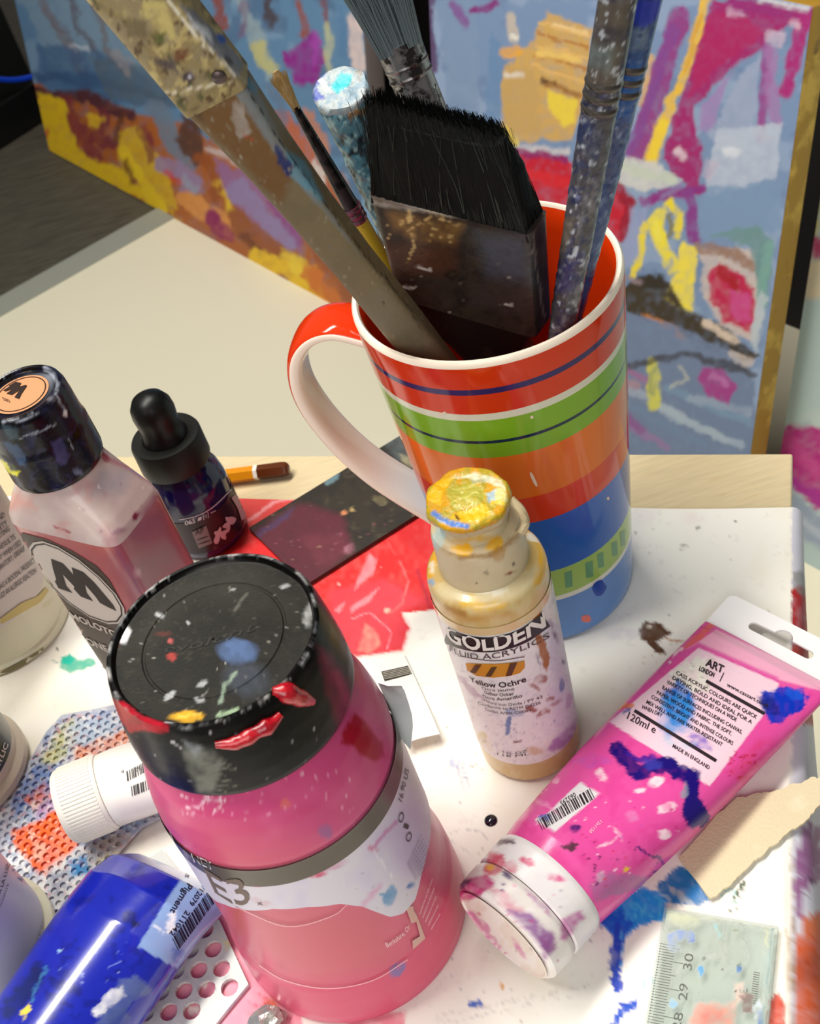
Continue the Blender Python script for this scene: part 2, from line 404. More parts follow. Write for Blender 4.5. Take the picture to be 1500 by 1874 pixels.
def paint_left(P):
    p = Paint(P, (96, 134, 172), warp=8, wsc=26); S, Y = p.stroke, p.poly
    p.mottle((124, 156, 188), 60, .5, .8); p.mottle((78, 104, 140), 45, .62, .6, seed=9)
    Y([(30, -20), (170, -20), (300, 120), (90, 130)], (124, 152, 178)); S([(75, 0), (110, 60), (150, 130)], 16, (120, 105, 110), .7); S([(130, 0), (150, 60), (180, 120)], 9, (95, 85, 95), .7)
    S([(100, 30), (160, 140)], 8, (110, 92, 98), .5); S([(170, 0), (190, 80), (230, 150)], 10, (120, 100, 88), .6)
    Y([(60, 80), (180, 90), (330, 170), (320, 200), (70, 160)], (62, 98, 142), .75); S([(70, 140), (200, 150), (300, 180)], 16, (58, 88, 130), .8); Y([(170, 110), (330, 130), (360, 200), (200, 180)], (92, 104, 112), .6)
    S([(210, 100), (240, 130)], 14, (160, 150, 150), .6); S([(130, 90), (160, 85)], 8, (200, 210, 225), .8, dry=.6)
    # warm lower band
    Y([(60, 160), (250, 205), (330, 230), (480, 290), (680, 520), (660, 620), (500, 520), (300, 400), (80, 290)], (170, 96, 44))
    S([(66, 168), (150, 180), (235, 205)], 22, (84, 44, 52)); S([(120, 190), (150, 250), (180, 290)], 22, (132, 52, 58), .9); S([(190, 210), (170, 250), (200, 270)], 20, (120, 48, 60), .9)
    Y([(66, 172), (112, 180), (128, 235), (160, 290), (215, 310), (330, 398), (220, 345), (92, 285)], (226, 188, 32)); Y([(160, 205), (190, 215), (180, 240), (160, 235)], (222, 180, 40))
    Y([(215, 240), (250, 230), (300, 300), (330, 380), (260, 350), (220, 300)], (214, 176, 44), .9); S([(230, 280), (260, 340), (300, 385)], 24, (232, 196, 40)); S([(82, 240), (90, 285)], 12, (196, 96, 48), .9)
    S([(225, 205), (215, 260)], 10, (92, 52, 40), .8); S([(255, 235), (275, 290)], 16, (120, 48, 60), .8); S([(235, 290), (245, 330)], 10, (110, 70, 30), .8)
    S([(280, 200), (310, 250), (345, 300)], 30, (112, 128, 150), .9); Y([(330, 210), (365, 225), (372, 290), (350, 300), (325, 260)], (92, 62, 52)); S([(300, 300), (350, 340)], 34, (150, 130, 170), .9); S([(310, 310), (330, 335)], 10, (210, 60, 50), .7); S([(340, 330), (355, 350)], 16, (150, 160, 185), .8)
    S([(370, 290), (400, 330), (390, 360)], 22, (150, 80, 40), .9); S([(340, 360), (380, 390), (420, 420)], 30, (222, 150, 76), .9); S([(385, 400), (415, 430)], 26, (140, 30, 90)); S([(400, 340), (430, 400)], 12, (226, 188, 50), .9)
    Y([(390, 290), (450, 310), (540, 400), (555, 460), (500, 460), (440, 400)], (150, 106, 150)); S([(440, 350), (480, 400), (530, 440)], 36, (146, 132, 180), .9); S([(490, 350), (520, 400), (548, 450)], 16, (140, 60, 130), .8)
    S([(430, 400), (470, 440), (510, 460)], 34, (150, 84, 46)); S([(450, 430), (480, 460)], 14, (112, 60, 36), .9); S([(470, 465), (540, 500), (580, 540)], 34, (234, 192, 40)); S([(520, 470), (570, 500)], 22, (238, 206, 60), .9); S([(560, 500), (620, 560), (650, 590)], 30, (206, 116, 44)); S([(540, 530), (600, 560)], 10, (250, 170, 60), .8)
    S([(560, 430), (600, 480), (640, 540)], 26, (150, 84, 50), .9); S([(380, 280), (450, 300), (500, 330)], 14, (210, 200, 205), .7)
    # behind the brushes, upper right
    S([(395, 0), (405, 50)], 18, (140, 70, 50), .9); S([(440, 0), (470, 70), (500, 130)], 22, (150, 170, 180), .8); S([(445, 0), (450, 60)], 10, (120, 90, 120), .7); S([(490, 0), (498, 40)], 20, (76, 62, 66), .9); S([(545, 0), (552, 60)], 12, (150, 74, 52), .9); S([(590, 0), (598, 50)], 10, (130, 66, 60), .8)
    S([(470, 90), (500, 130)], 24, (196, 190, 120), .8); Y([(515, 100), (580, 60), (592, 110), (575, 160), (540, 150)], (140, 42, 140)); S([(580, 60), (578, 120)], 10, (160, 70, 170)); S([(600, 50), (605, 130)], 14, (200, 200, 150), .7); S([(650, 40), (660, 120)], 28, (214, 196, 196)); S([(620, 20), (630, 100)], 16, (88, 128, 170))
    S([(520, 220), (560, 290), (600, 370)], 44, (186, 100, 66), .95); S([(560, 210), (600, 300)], 18, (200, 130, 90), .8); S([(580, 300), (590, 330)], 14, (220, 220, 220), .8); S([(500, 160), (520, 220)], 20, (100, 120, 150), .8); S([(610, 330), (650, 420)], 30, (170, 96, 56), .9)
    return p
def paint_mid(P):
    p = Paint(P, (122, 146, 184), warp=5, wsc=22); S, Y = p.stroke, p.poly; z = zoom(900, 0, 2.5); zz = lambda *a: [z(*q) for q in a]
    p.mottle((146, 166, 198), 60, .5, .8); p.mottle((104, 128, 168), 50, .6, .6, seed=8)
    Y([(760, -20), (792, -20), (800, 130), (775, 140)], (90, 70, 110)); Y([(800, 0), (870, 0), (880, 240), (820, 200)], (126, 150, 184), .9); Y([(900, 60), (930, 100), (910, 260), (880, 240)], (104, 138, 180), .9)
    S([(830, 10), (850, 40)], 16, (128, 84, 150), .9); S([(862, 20), (905, 8)], 14, (130, 40, 120))
    # timber boats
    Y(zz((250, 60), (460, 130), (440, 380), (360, 640), (60, 650), (40, 330), (180, 190)), (206, 166, 96)); Y(zz((60, 300), (200, 320), (220, 620), (40, 620)), (196, 160, 100), .9)
    for k in range(5): S([z(225 - k * 10, 110 + k * 48), z(440, 165 + k * 52)], 7, ((226, 182, 110), (176, 116, 56))[k % 2], .9, soft=3)
    S(zz((280, 110), (440, 150)), 9, (240, 206, 150), .9); S(zz((210, 240), (400, 280)), 12, (238, 200, 110), .9); S(zz((60, 240), (120, 230)), 18, (236, 170, 50), .9); S(zz((240, 375), (290, 385)), 9, (90, 60, 40)); S(zz((260, 390), (400, 440)), 10, (150, 100, 50), .9)
    Y(zz((250, 420), (390, 450), (380, 560), (330, 570), (260, 500)), (234, 206, 70)); S(zz((60, 340), (140, 350)), 10, (226, 218, 210), .8); S(zz((90, 90), (95, 170)), 24, (206, 190, 170), .8); S(zz((80, 160), (105, 165)), 9, (240, 236, 226), .9)
    S(zz((50, 600), (110, 650)), 18, (232, 206, 90), .9); S(zz((660, 320), (720, 270), (700, 480)), 16, (222, 176, 110), .8)
    S(zz((100, 680), (340, 690)), 14, (206, 200, 206), .9)
    # magenta struts
    S(zz((860, 80), (790, 300), (660, 700)), 36, (146, 58, 132), .95); S(zz((830, 130), (700, 500), (630, 690)), 20, (128, 70, 150), .8)
    S(zz((980, 0), (900, 300), (780, 560), (720, 740)), 20, (232, 188, 70)); S(zz((960, 60), (880, 330)), 8, (214, 160, 60), .9)
    S(zz((790, 560), (730, 740)), 18, (240, 208, 60))
    Y(zz((1000, 0), (1480, 30), (1460, 90), (1300, 140), (1200, 240), (1000, 400), (930, 480), (940, 620), (970, 690), (950, 800), (940, 900), (900, 880), (780, 720), (850, 500), (920, 300)), (160, 36, 110)); Y(zz((980, 60), (1150, 60), (1250, 160), (1000, 330), (900, 460)), (176, 30, 96), .8)
    S(zz((1100, 20), (1460, 60)), 24, (150, 44, 120)); S(zz((1430, 80), (1340, 420)), 26, (168, 40, 120)); S(zz((1260, 220), (1235, 620)), 20, (150, 60, 140), .9); S(zz((1270, 230), (1290, 560)), 22, (166, 120, 176), .8); S(zz((1215, 610), (1275, 625)), 8, (150, 40, 110)); Y(zz((1250, 150), (1350, 150), (1330, 210), (1260, 205)), (196, 176, 200)); S(zz((1090, 50), (1140, 60)), 12, (200, 160, 190), .8); S(zz((1370, 105), (1390, 120)), 12, (220, 180, 200), .8)
    Y(zz((1090, 340), (1000, 600), (940, 600), (960, 480)), (160, 130, 184), .9); Y(zz((1110, 380), (1230, 240), (1200, 600), (1050, 700), (990, 620)), (158, 170, 200), .9); Y(zz((1020, 600), (1330, 560), (1300, 820), (980, 900)), (186, 196, 216), .9); S(zz((1080, 690), (1120, 690)), 18, (222, 226, 236), .8)
    Y(zz((960, 860), (1330, 820), (1320, 1060), (940, 1100)), (124, 152, 188), .9); S(zz((840, 690), (870, 720)), 14, (216, 190, 206)); Y(zz((980, 720), (1030, 740), (1000, 830), (960, 800)), (190, 176, 200), .7)
    S(zz((700, 920), (800, 890), (960, 860)), 20, (140, 44, 130)); S(zz((900, 880), (925, 1100)), 20, (134, 60, 140)); S(zz((780, 900), (860, 850)), 10, (140, 120, 170), .8)
    Y(zz((560, 720), (740, 750), (860, 830), (700, 880), (560, 830)), (206, 206, 206)); S(zz((600, 760), (820, 820)), 20, (196, 206, 190), .8)
    # red tub
    Y(zz((120, 700), (330, 720), (540, 840), (620, 880), (640, 980), (590, 1110), (480, 1060), (100, 900)), (196, 22, 50)); S(zz((110, 700), (330, 730)), 14, (146, 30, 100)); S(zz((560, 850), (630, 930), (600, 1080)), 18, (150, 16, 50)); S(zz((150, 800), (330, 830)), 20, (216, 30, 44), .9)
    Y(zz((640, 960), (720, 930), (700, 1100), (620, 1230), (590, 1200)), (150, 160, 200), .9)
    # yellow figure
    S(zz((770, 980), (750, 1040), (790, 1160), (820, 1220)), 26, (240, 222, 60)); S(zz((810, 930), (850, 980), (850, 1080)), 14, (238, 216, 50)); S(zz((820, 990), (815, 1080)), 8, (130, 120, 60), .9); S(zz((700, 1030), (655, 1260)), 14, (236, 214, 60)); Y(zz((870, 1110), (930, 1130), (930, 1290), (910, 1420), (780, 1370), (850, 1230)), (240, 220, 80)); S(zz((740, 1020), (760, 1100)), 10, (240, 226, 90)); S(zz((830, 1180), (800, 1240)), 8, (130, 150, 190), .8)
    # bank and crimson figure
    Y(zz((600, 1310), (720, 1250), (800, 1300), (900, 1420), (1040, 1480), (1130, 1560), (1220, 1640), (1150, 1660), (900, 1560), (600, 1420)), (60, 50, 38)); S(zz((680, 1290), (780, 1290)), 22, (44, 38, 30)); S(zz((600, 1270), (680, 1290)), 10, (150, 130, 140), .8); S(zz((710, 1440), (800, 1490), (880, 1540)), 10, (206, 130, 60))
    Y(zz((960, 1130), (1200, 1150), (1230, 1400), (1200, 1560), (1050, 1500), (960, 1330)), (200, 186, 184)); S(zz((950, 1130), (1100, 1160), (1190, 1220)), 22, (150, 116, 100), .9); Y(zz((1040, 1190), (1160, 1270), (1210, 1380), (1180, 1520), (1060, 1470), (990, 1330), (1000, 1240)), (190, 30, 80)); Y(zz((1080, 1330), (1180, 1340), (1190, 1480), (1110, 1470)), (206, 80, 150), .8); S(zz((1050, 1240), (1110, 1300)), 20, (170, 14, 40))
    Y(zz((1010, 1080), (1200, 1020), (1290, 1110), (1260, 1350), (1220, 1300), (1180, 1130)), (110, 146, 150)); S(zz((1260, 1120), (1230, 1400)), 16, (120, 166, 160)); Y(zz((1230, 1330), (1270, 1360), (1200, 1620), (1180, 1560)), (186, 196, 206)); S(zz((980, 1480), (1120, 1560)), 16, (214, 196, 180))
    # water
    Y([(1140, 570), (1250, 600), (1370, 660), (1390, 860), (1130, 860)], (112, 130, 164)); z6 = zoom(900, 640, 2.5)
    for k, (a, b, c_) in enumerate([((610, 170), (900, 330), (160, 172, 196)), ((640, 260), (960, 440), (112, 136, 172)), ((780, 270), (1130, 440), (168, 186, 204)), ((800, 180), (1160, 330), (120, 150, 182)), ((640, 350), (800, 450), (150, 120, 170)), ((900, 220), (1180, 280), (150, 166, 192)), ((620, 90), (720, 160), (160, 110, 160))]): S([z6(*a), z6(*b)], 15, c_, .9)
    S([z6(735, 60), z6(745, 250)], 24, (208, 206, 96)); S([z6(740, 90), z6(735, 200)], 8, (150, 160, 110), .8); Y([z6(960, 70), z6(1060, 90), z6(1120, 160), z6(1080, 250), z6(980, 210), z6(945, 140)], (162, 60, 140)); S([z6(1000, 120), z6(1060, 150)], 12, (190, 120, 180), .8); S([z6(620, 310), z6(690, 360)], 18, (140, 80, 150), .8); S([z6(820, 180), z6(890, 130), z6(860, 80)], 6, (186, 190, 180), .8); S([z6(620, 70), z6(900, 20), z6(1190, 110)], 14, (56, 52, 56), .8); S([z6(1090, 20), z6(1180, 60)], 18, (210, 196, 190), .7); S([z6(620, 150), z6(660, 160)], 20, (190, 140, 150), .7)
    S([(1390, 0), (1480, 16)], 10, (206, 206, 216))
    return p
def paint_right(P):
    p = Paint(P, (176, 198, 200), warp=5, wsc=22); S, Y = p.stroke, p.poly
    p.mottle((196, 212, 210), 40, .5, .8)
    S([(1490, 370), (1480, 440)], 26, (214, 206, 130)); Y([(1470, 430), (1520, 440), (1520, 480), (1480, 470)], (186, 60, 110)); Y([(1460, 480), (1520, 480), (1520, 560), (1450, 540)], (226, 212, 180)); Y([(1440, 560), (1520, 540), (1520, 740), (1425, 780)], (184, 206, 206))
    Y([(1410, 800), (1450, 775), (1520, 790), (1540, 950), (1490, 930), (1440, 880)], (184, 46, 132)); S([(1440, 800), (1490, 860)], 24, (206, 80, 150), .8); S([(1450, 880), (1510, 920)], 22, (170, 50, 150)); Y([(1390, 890), (1440, 890), (1520, 960), (1540, 1030), (1430, 960)], (150, 164, 188)); S([(1430, 930), (1510, 985)], 10, (186, 196, 212))
    return p
grey_side = mat('raw_canvas_side', (120, 110, 110), .7)
tl = 0.0; tr = tpx((668, 100), 0)[0]
canvas('painted_canvas', 'leftmost leaning canvas, blue sky over yellow and orange ground', 0, tl, tr, .78, 230, 190, paint_left, grey_side)
mo = .05
tr2, th2 = tpx((1487, 12), mo); tl2 = tpx((787, 60), mo)[0]
ochre = mat('ochre_side', (168, 128, 40), .55, spots=[((206, 166, 70), 30, .5, .1), ((110, 84, 34), 50, .64, .06)])
canvas('painted_canvas', 'middle leaning canvas with magenta struts and small yellow figure behind the mug', mo, tl2, tr2, th2, 260, 230, paint_mid, ochre)
tl3 = tpx((1402, 945), 0)[0]
canvas('painted_canvas', 'pale turquoise and magenta canvas at the right edge behind the table corner', 0, tl3 + .004, tl3 + .45, .62, 110, 150, paint_right, grey_side)

# black cabinet plinth with a blue cable, far left
a, b = G((0, 276), ZF), G((84, 222), ZF); dd = (b - a).normalized(); nn = V((-dd.y, dd.x, 0))
if nn.y < 0: nn = -nn
blk = mat('black_lacquer', (14, 15, 16), .35); cab = thing('black_cabinet', 'black cabinet on the dark floor left of the canvases', 'cabinet', tuple(a))
v, f = box(b - dd * .47 + nn * .02 + V((0, 0, .03)), dd, nn, (0, 0, 1), .5, .016, .03, .003); mk('plinth', v, f, blk, cab)
v, f = box(b - dd * .47 + nn * .235 + V((0, 0, .32)), dd, nn, (0, 0, 1), .5, .2, .32, .004); mk('body', v, f, mat('black_matt', (9, 13, 10), .6), cab)
cbl = [PL(q, a - nn * .006, nn) for q in [(-90, 120), (-40, 135), (10, 146), (60, 140), (130, 110), (220, 60)]]
v, f = tube(smoothpath(cbl), .0045); mk('blue_cable', v, f, mat('blue_plastic', (10, 60, 190), .4), label='bright blue cable in front of the black cabinet', cat='cable', loc=tuple(cbl[2]))

# ---------------------------------------------------------------- table
K = G((1450, 825)); BD = (G((430, 830)) - K).normalized(); RD = V((BD.y, -BD.x, 0))
if RD.dot(G((1430, 1874)) - K) < 0: RD = -RD
TW, TD = .66, .56
birch = mat('birch_wood', (222, 203, 164), .45, stretch=((6, 60, 6), (0, 0, math.atan2(BD.y, BD.x) + math.pi / 2)), grain=.07, gscale=8, spots=[((206, 172, 116), 5, .62, .15)])
cen = K + BD * TW / 2 + RD * TD / 2
table = thing('work_table', 'low light wooden table with a square back corner carrying the paints', 'table', (cen.x, cen.y, ZF))
v, f = box(cen + V((0, 0, -.011)), BD, RD, (0, 0, 1), TW / 2, TD / 2, .0095, .0012); mk('table_top', v, f, birch, table)
for sx in (-1, 1):
    for sy in (-1, 1):
        v, f = box(cen + BD * sx * (TW / 2 - .06) + RD * sy * (TD / 2 - .06) + V((0, 0, (ZF - .02) / 2)), BD, RD, (0, 0, 1), .02, .02, (-.02 - ZF) / 2, .002); mk('leg', v, f, birch, table)
apr = []
for sx in (-1, 1): apr.append(box(cen + BD * sx * (TW / 2 - .06) + V((0, 0, -.05)), BD, RD, (0, 0, 1), .009, TD / 2 - .075, .03, .001))
for sy in (-1, 1): apr.append(box(cen + RD * sy * (TD / 2 - .06) + V((0, 0, -.05)), BD, RD, (0, 0, 1), TW / 2 - .075, .009, .03, .001))
for a_ in apr: mk('apron_rail', *a_, birch, table)

# ---------------------------------------------------------------- white paper with printed poppies, hanging over the right edge
pbk = (G((1445, 922)) - K).dot(RD)
paper_m = mat('white_paper', attr=True, rough=.6)
def edge_out(s):   # how far the hanging part stands off the table edge, s metres from its back corner
    return .0015 + .0065 * min(1, max(0, s / .10)) + .05 * max(0, (s - .1) / .3)
def spaced(lo, mid, hi, st, coarse):
    o = list(np.arange(lo, mid, st)); return o + list(np.linspace(mid, hi, coarse))
ss = spaced(pbk, .47, TD, .00105, 6); aa = spaced(0, .40, TW - .006, .00105, 8)[::-1]
v = []
for i, s_ in enumerate(ss):
    e = edge_out(s_ - pbk); prof = [(a_, 0) for a_ in aa]
    prof += [(-.0008, -.0001), (-.0016, -.0004), (-.0024 - e * .04, -.0009), (-.003 - e * .08, -.0016), (-.004 - e * .15, -.003), (-.0046 - e * .22, -.006)]
    for j in range(1, 41): prof.append((-.0046 - e * (.22 + .78 * (j / 40) ** .8), -.006 - .07 * j / 40))
    for j, (a_, z_) in enumerate(prof):
        wv_ = (.0025 * math.sin(a_ * 11 + 1) + .0012 * math.sin(a_ * 31)) * max(0, 1 - i / 12)
        v.append(K + BD * a_ + RD * (s_ + wv_) + V((0, 0, z_)))
m_ = len(prof); n_ = len(ss)
f = [(i * m_ + j, (i + 1) * m_ + j, (i + 1) * m_ + j + 1, i * m_ + j + 1) for i in range(n_ - 1) for j in range(m_ - 1)]
def paint_paper(p):
    S, Y, B_ = p.stroke, p.poly, p.blot; z1 = zoom(0, 860, 4.685); z5 = zoom(420, 640, 2.5); z6 = zoom(900, 640, 2.5); zt = zoom(800, 1400, 2.143); z7 = zoom(1180, 1380, 3.794); zp = zoom(300, 1640, 5.769); zs = zoom(620, 1180, 5)
    p.mottle((244, 238, 222), 120, .5, .8, .3); p.mottle((232, 226, 218), 14, .74, .4, .1, seed=6)
    # printed poppy; the deeper red toward the mug also paints in shade
    red = [(380, 1010), (428, 912), (545, 900), (690, 896), (800, 880), (900, 960), (900, 1100), (792, 1116), (735, 1122), (748, 1150), (735, 1190), (652, 1202), (600, 1180), (540, 1110), (380, 1090)]
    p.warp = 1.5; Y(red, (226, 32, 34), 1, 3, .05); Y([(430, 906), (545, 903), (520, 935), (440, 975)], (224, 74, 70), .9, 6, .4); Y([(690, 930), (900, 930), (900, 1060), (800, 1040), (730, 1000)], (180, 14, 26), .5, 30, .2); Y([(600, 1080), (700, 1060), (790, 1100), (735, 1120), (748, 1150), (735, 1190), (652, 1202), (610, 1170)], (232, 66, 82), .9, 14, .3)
    pk = (244, 150, 160)
    Y([z5(640, 930), z5(675, 960), z5(660, 1020), z5(590, 1080), z5(570, 1100), z5(600, 1020)], pk, .95, 5, .3); Y([z5(690, 1085), z5(640, 1150), z5(550, 1210), z5(560, 1170)], pk, .95, 4, .3); S([z5(780, 970), z5(815, 1060), z5(790, 1160), z5(740, 1200)], 4, (240, 120, 120), .8, 3, .4); S([z5(720, 880), z5(760, 940)], 3, (230, 90, 90), .7, 3); Y([z5(480, 1190), z5(530, 1150), z5(520, 1180), z5(500, 1205)], pk, .9, 3); Y([z5(620, 1250), z5(680, 1300), z5(690, 1350), z5(640, 1390), z5(590, 1380)], (226, 160, 140), .8, 6, .6); S([z5(560, 1230), z5(640, 1200), z5(740, 1290), z5(720, 1370)], 3, (246, 150, 160), .8, 2); S([z5(60, 800), z5(200, 700), z5(340, 670)], 5, (246, 170, 176), .8, 3)
    S([z5(860, 1010), z5(920, 1180)], 8, (150, 20, 60), .5, 5, .6); B_(*z5(720, 1195), 5, 4, (240, 190, 170)); B_(*z5(500, 1070), 2.5, 2.5, (250, 210, 200))
    # teal splash
    p.warp = 2.5; Y([z1(520, 1610), z1(600, 1580), z1(660, 1622), z1(800, 1625), z1(820, 1670), z1(700, 1710), z1(600, 1742), z1(515, 1700)], (70, 176, 150), .95, 3, .2); Y([z1(525, 1600), z1(600, 1582), z1(650, 1620), z1(600, 1670), z1(530, 1660)], (0, 186, 160), 1, 3, .1); S([z1(440, 1640), z1(495, 1655)], 3, (60, 150, 140), .8, 2); B_(*z1(482, 1540), 2.5, 2.5, (90, 90, 90))
    # brown splash by the mug
    br = (92, 58, 34)
    Y([z6(672, 1280), z6(700, 1248), z6(750, 1244), z6(790, 1262), z6(830, 1300), z6(775, 1318), z6(745, 1335), z6(790, 1372), z6(795, 1392), z6(750, 1385), z6(715, 1345), z6(690, 1330)], br, 1, 3, .1); B_(*z6(725, 1268), 4, 3, (240, 232, 214)); S([z6(780, 1320), z6(880, 1340)], 3, (190, 120, 60), .8, 2, .4); p.specks((*z6(690, 1340), *z6(860, 1440)), 30, (.7, 1.6), [(140, 120, 90), (190, 170, 120)], 2)
    # blue painting beside the tube
    p.warp = 3.5; Y([zt(600, 600), zt(640, 540), zt(800, 480), zt(900, 500), zt(905, 600), zt(790, 635), zt(720, 700), zt(660, 640)], (30, 150, 236), 1, 4, .1); Y([zt(600, 590), zt(720, 560), zt(770, 620), zt(720, 690), zt(660, 640)], (16, 76, 206), .9, 5, .3)
    for k in range(9): S([zt(740 + k * 18, 540 - k * 3), zt(745 + k * 18, 610)], 2.5, (80, 190, 240), .8, 2, .3)
    Y([zt(860, 480), zt(940, 395), zt(1000, 410), zt(1040, 470), zt(1068, 525), zt(1020, 552), zt(930, 545), zt(880, 520)], (30, 118, 184), 1, 3, .15); Y([zt(900, 470), zt(960, 500), zt(1010, 545), zt(960, 540)], (206, 206, 190), .8, 4, .8); S([zt(870, 500), zt(930, 550)], 6, (190, 220, 230), .8, 3, .5)
    for a_, b_, w_ in [((705, 640), (712, 720), 17), ((700, 720), (700, 800), 20), ((690, 800), (712, 880), 13)]: S([zt(*a_), zt(*b_)], w_, (24, 70, 196), 1, 3, .2)
    Y([zt(670, 830), zt(720, 830), zt(735, 870), zt(700, 885)], (20, 60, 180), 1, 3); S([zt(780, 935), zt(720, 970), zt(690, 1020)], 12, (20, 80, 200), 1, 3, .2); B_(*zt(150, 938), 13, 7, (30, 90, 196), .2); B_(*zt(725, 935), 8, 4, (20, 70, 190), .4); B_(*zt(258, 866), 5, 4, (226, 160, 60), .3, .9); S([zt(720, 640), zt(724, 790)], 3, (90, 180, 240), .8, 2, .3)
    p.specks((*zt(520, 600), *zt(660, 720)), 40, (.7, 1.8), [(90, 100, 120), (60, 90, 150), (140, 140, 150)], 7); B_(*zt(825, 855), 10, 17, (150, 206, 220), .2, .7, 3, .5); B_(*zt(828, 858), 6, 12, (246, 246, 240), .2, .8, 3)
    # splatter, scratches
    gy = (176, 172, 180)
    for q in [((0, 980), (300, 930), (600, 860)), ((40, 1010), (360, 940), (560, 900)), ((150, 960), (420, 890))]: S([zt(*x) for x in q], 2, (214, 208, 206), .8, 2, .7)
    p.warp = 2; S([zt(50, 270), zt(90, 250), zt(170, 260), zt(200, 300), zt(160, 350)], 1.6, gy, .7, 1.5, .5); S([zt(60, 300), zt(130, 350)], 1.5, gy, .6, 1.5, .6); S([zs(800, 870), zs(800, 1020), zs(1000, 750), zs(1100, 850)], 1.2, (214, 206, 196), .7, 1.5, .4)
    B_(*zs(1060, 1075), 13, 8, (170, 180, 216), -.2, .8, 5, .7)
    for k in range(9): S([zs(1060 + k * 12, 1110), zs(1090 + k * 13, 1180 + (k * 37) % 150)], 1.3, (150, 160, 196), .7, 1.5, .5)
    S([zs(1130, 1070), zs(1210, 1130), zs(1240, 1090), zs(1300, 1140), zs(1360, 1145)], 1.6, (150, 140, 130), .8, 1.5); S([zs(1220, 1030), zs(1260, 985)], 1.4, (150, 140, 130), .8, 1.5)
    p.specks((650, 1000, 860, 1480), 26, (.6, 1.8), [(120, 120, 120), (170, 160, 160)], 12); p.specks((1150, 930, 1440, 1200), 26, (.6, 1.9), [(120, 120, 116), (170, 160, 160)], 13); p.specks((800, 1450, 1180, 1874), 60, (.6, 1.7), [(150, 146, 150), (110, 120, 140), (190, 180, 170)], 14)
    B_(*z6(940, 816), 3, 3, (90, 90, 90)); B_(*z6(875, 904), 8, 6, (150, 146, 140), 0, .8, 1.5); B_(*z6(875, 904), 6, 4, (248, 244, 234), 0, 1, 1.5); B_(1250, 1000, 2, 2, (160, 150, 150))
    Y([z6(640, 700), z6(760, 740), z6(740, 800), z6(650, 800)], (236, 228, 230), .5, 14); B_(*z6(920, 770), 20, 10, (244, 226, 226), 0, .5, 8, .5); B_(*z6(600, 1300), 30, 10, (222, 214, 226), 0, .5, 8, .8)
    # little bird doodle
    B_(*z7(580, 990), 13, 15, (120, 190, 196), .3, .7, 2); B_(*z7(582, 992), 11, 12, (246, 246, 238), .3, .95, 2); S([z7(612, 1005), z7(650, 940), z7(685, 890)], 6, (50, 70, 36), 1, 2, .1); S([z7(590, 1020), z7(640, 1035)], 3, (120, 180, 180), .9, 2); S([z7(660, 1000), z7(700, 920)], 1.5, (120, 130, 130), .8, 1.5); B_(*z7(565, 972), 2, 2, (90, 120, 130)); B_(*z7(582, 1088), 2.5, 1.5, (80, 90, 70)); B_(*z7(632, 1080), 2.5, 1.5, (80, 90, 70)); S([z7(780, 860), z7(830, 885)], 3, (200, 196, 200), .8, 2, .8)
    # pink poppy under the jar and the punched sheet
    p.warp = 2; Y([(300, 1640), (445, 1680), (520, 1760), (560, 1890), (260, 1890), (330, 1800), (380, 1720)], (244, 152, 172), 1, 3, .1); Y([zp(400, 860), zp(470, 900), zp(420, 980), zp(360, 930)], (250, 244, 232), .9, 3); Y([zp(240, 1150), zp(400, 1180), zp(280, 1290)], (250, 244, 232), .9, 3); S([zp(980, 1010), zp(1090, 1100)], 2, (206, 60, 90), .8, 2); S([zp(900, 1120), zp(1060, 1170)], 2, (206, 60, 90), .7, 2, .4); S([zp(850, 1230), zp(1000, 1240)], 1.6, (216, 80, 100), .7, 2, .4)
    Y([zp(1060, 1120), zp(1130, 1080), zp(1230, 1180), zp(1180, 1300), zp(1000, 1340), zp(1040, 1220)], (226, 100, 40), .95, 6, .4); S([zp(1040, 1180), zp(1090, 1130)], 8, (216, 40, 36), .9, 4, .4); Y([(640, 1862), (700, 1850), (742, 1852), (738, 1890), (620, 1890)], (240, 140, 160), .95, 5, .3); S([(415, 1840), (405, 1874)], 3, (60, 70, 150), .6, 2)
    # the hanging side with its printed flowers
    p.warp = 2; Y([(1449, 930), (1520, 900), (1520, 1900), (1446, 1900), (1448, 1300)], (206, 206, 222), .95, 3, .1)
    Y([(1448, 1075), (1466, 1070), (1500, 1100), (1500, 1330), (1450, 1320)], (176, 30, 34), 1, 3, .2); Y([(1450, 1045), (1470, 1045), (1476, 1085), (1468, 1090), (1450, 1075)], (140, 140, 140), .8, 4, .4); S([(1455, 1190), (1490, 1300)], 12, (206, 70, 50), .7, 6)
    for a_, b_, w_ in [((1065, 760), (1140, 500), 18), ((1080, 800), (1205, 540), 20), ((1080, 870), (1214, 690), 20), ((1070, 930), (1214, 820), 22), ((1060, 900), (1075, 1110), 14)]: S([z7(*a_), z7(*b_)], w_, (146, 92, 142), .95, 4, .2)
    B_(*z7(1150, 880), 6, 4, (50, 40, 60)); S([z7(1140, 940), z7(1090, 1010)], 2, (60, 50, 70), .8, 2)
    Y([z7(1050, 1300), z7(1110, 1140), z7(1214, 1090), z7(1320, 1090), z7(1320, 1950), z7(1030, 1950)], (206, 92, 52), 1, 5, .2); Y([z7(1040, 1420), z7(1214, 1380), z7(1214, 1560), z7(1060, 1640)], (150, 60, 34), .7, 22, .3); Y([z7(1100, 1150), z7(1214, 1110), z7(1214, 1260), z7(1120, 1260)], (226, 130, 90), .7, 12, .3); Y([z7(860, 1720), z7(920, 1640), z7(970, 1730), z7(980, 1900), z7(840, 1900)], (206, 60, 30), .95, 4, .2)
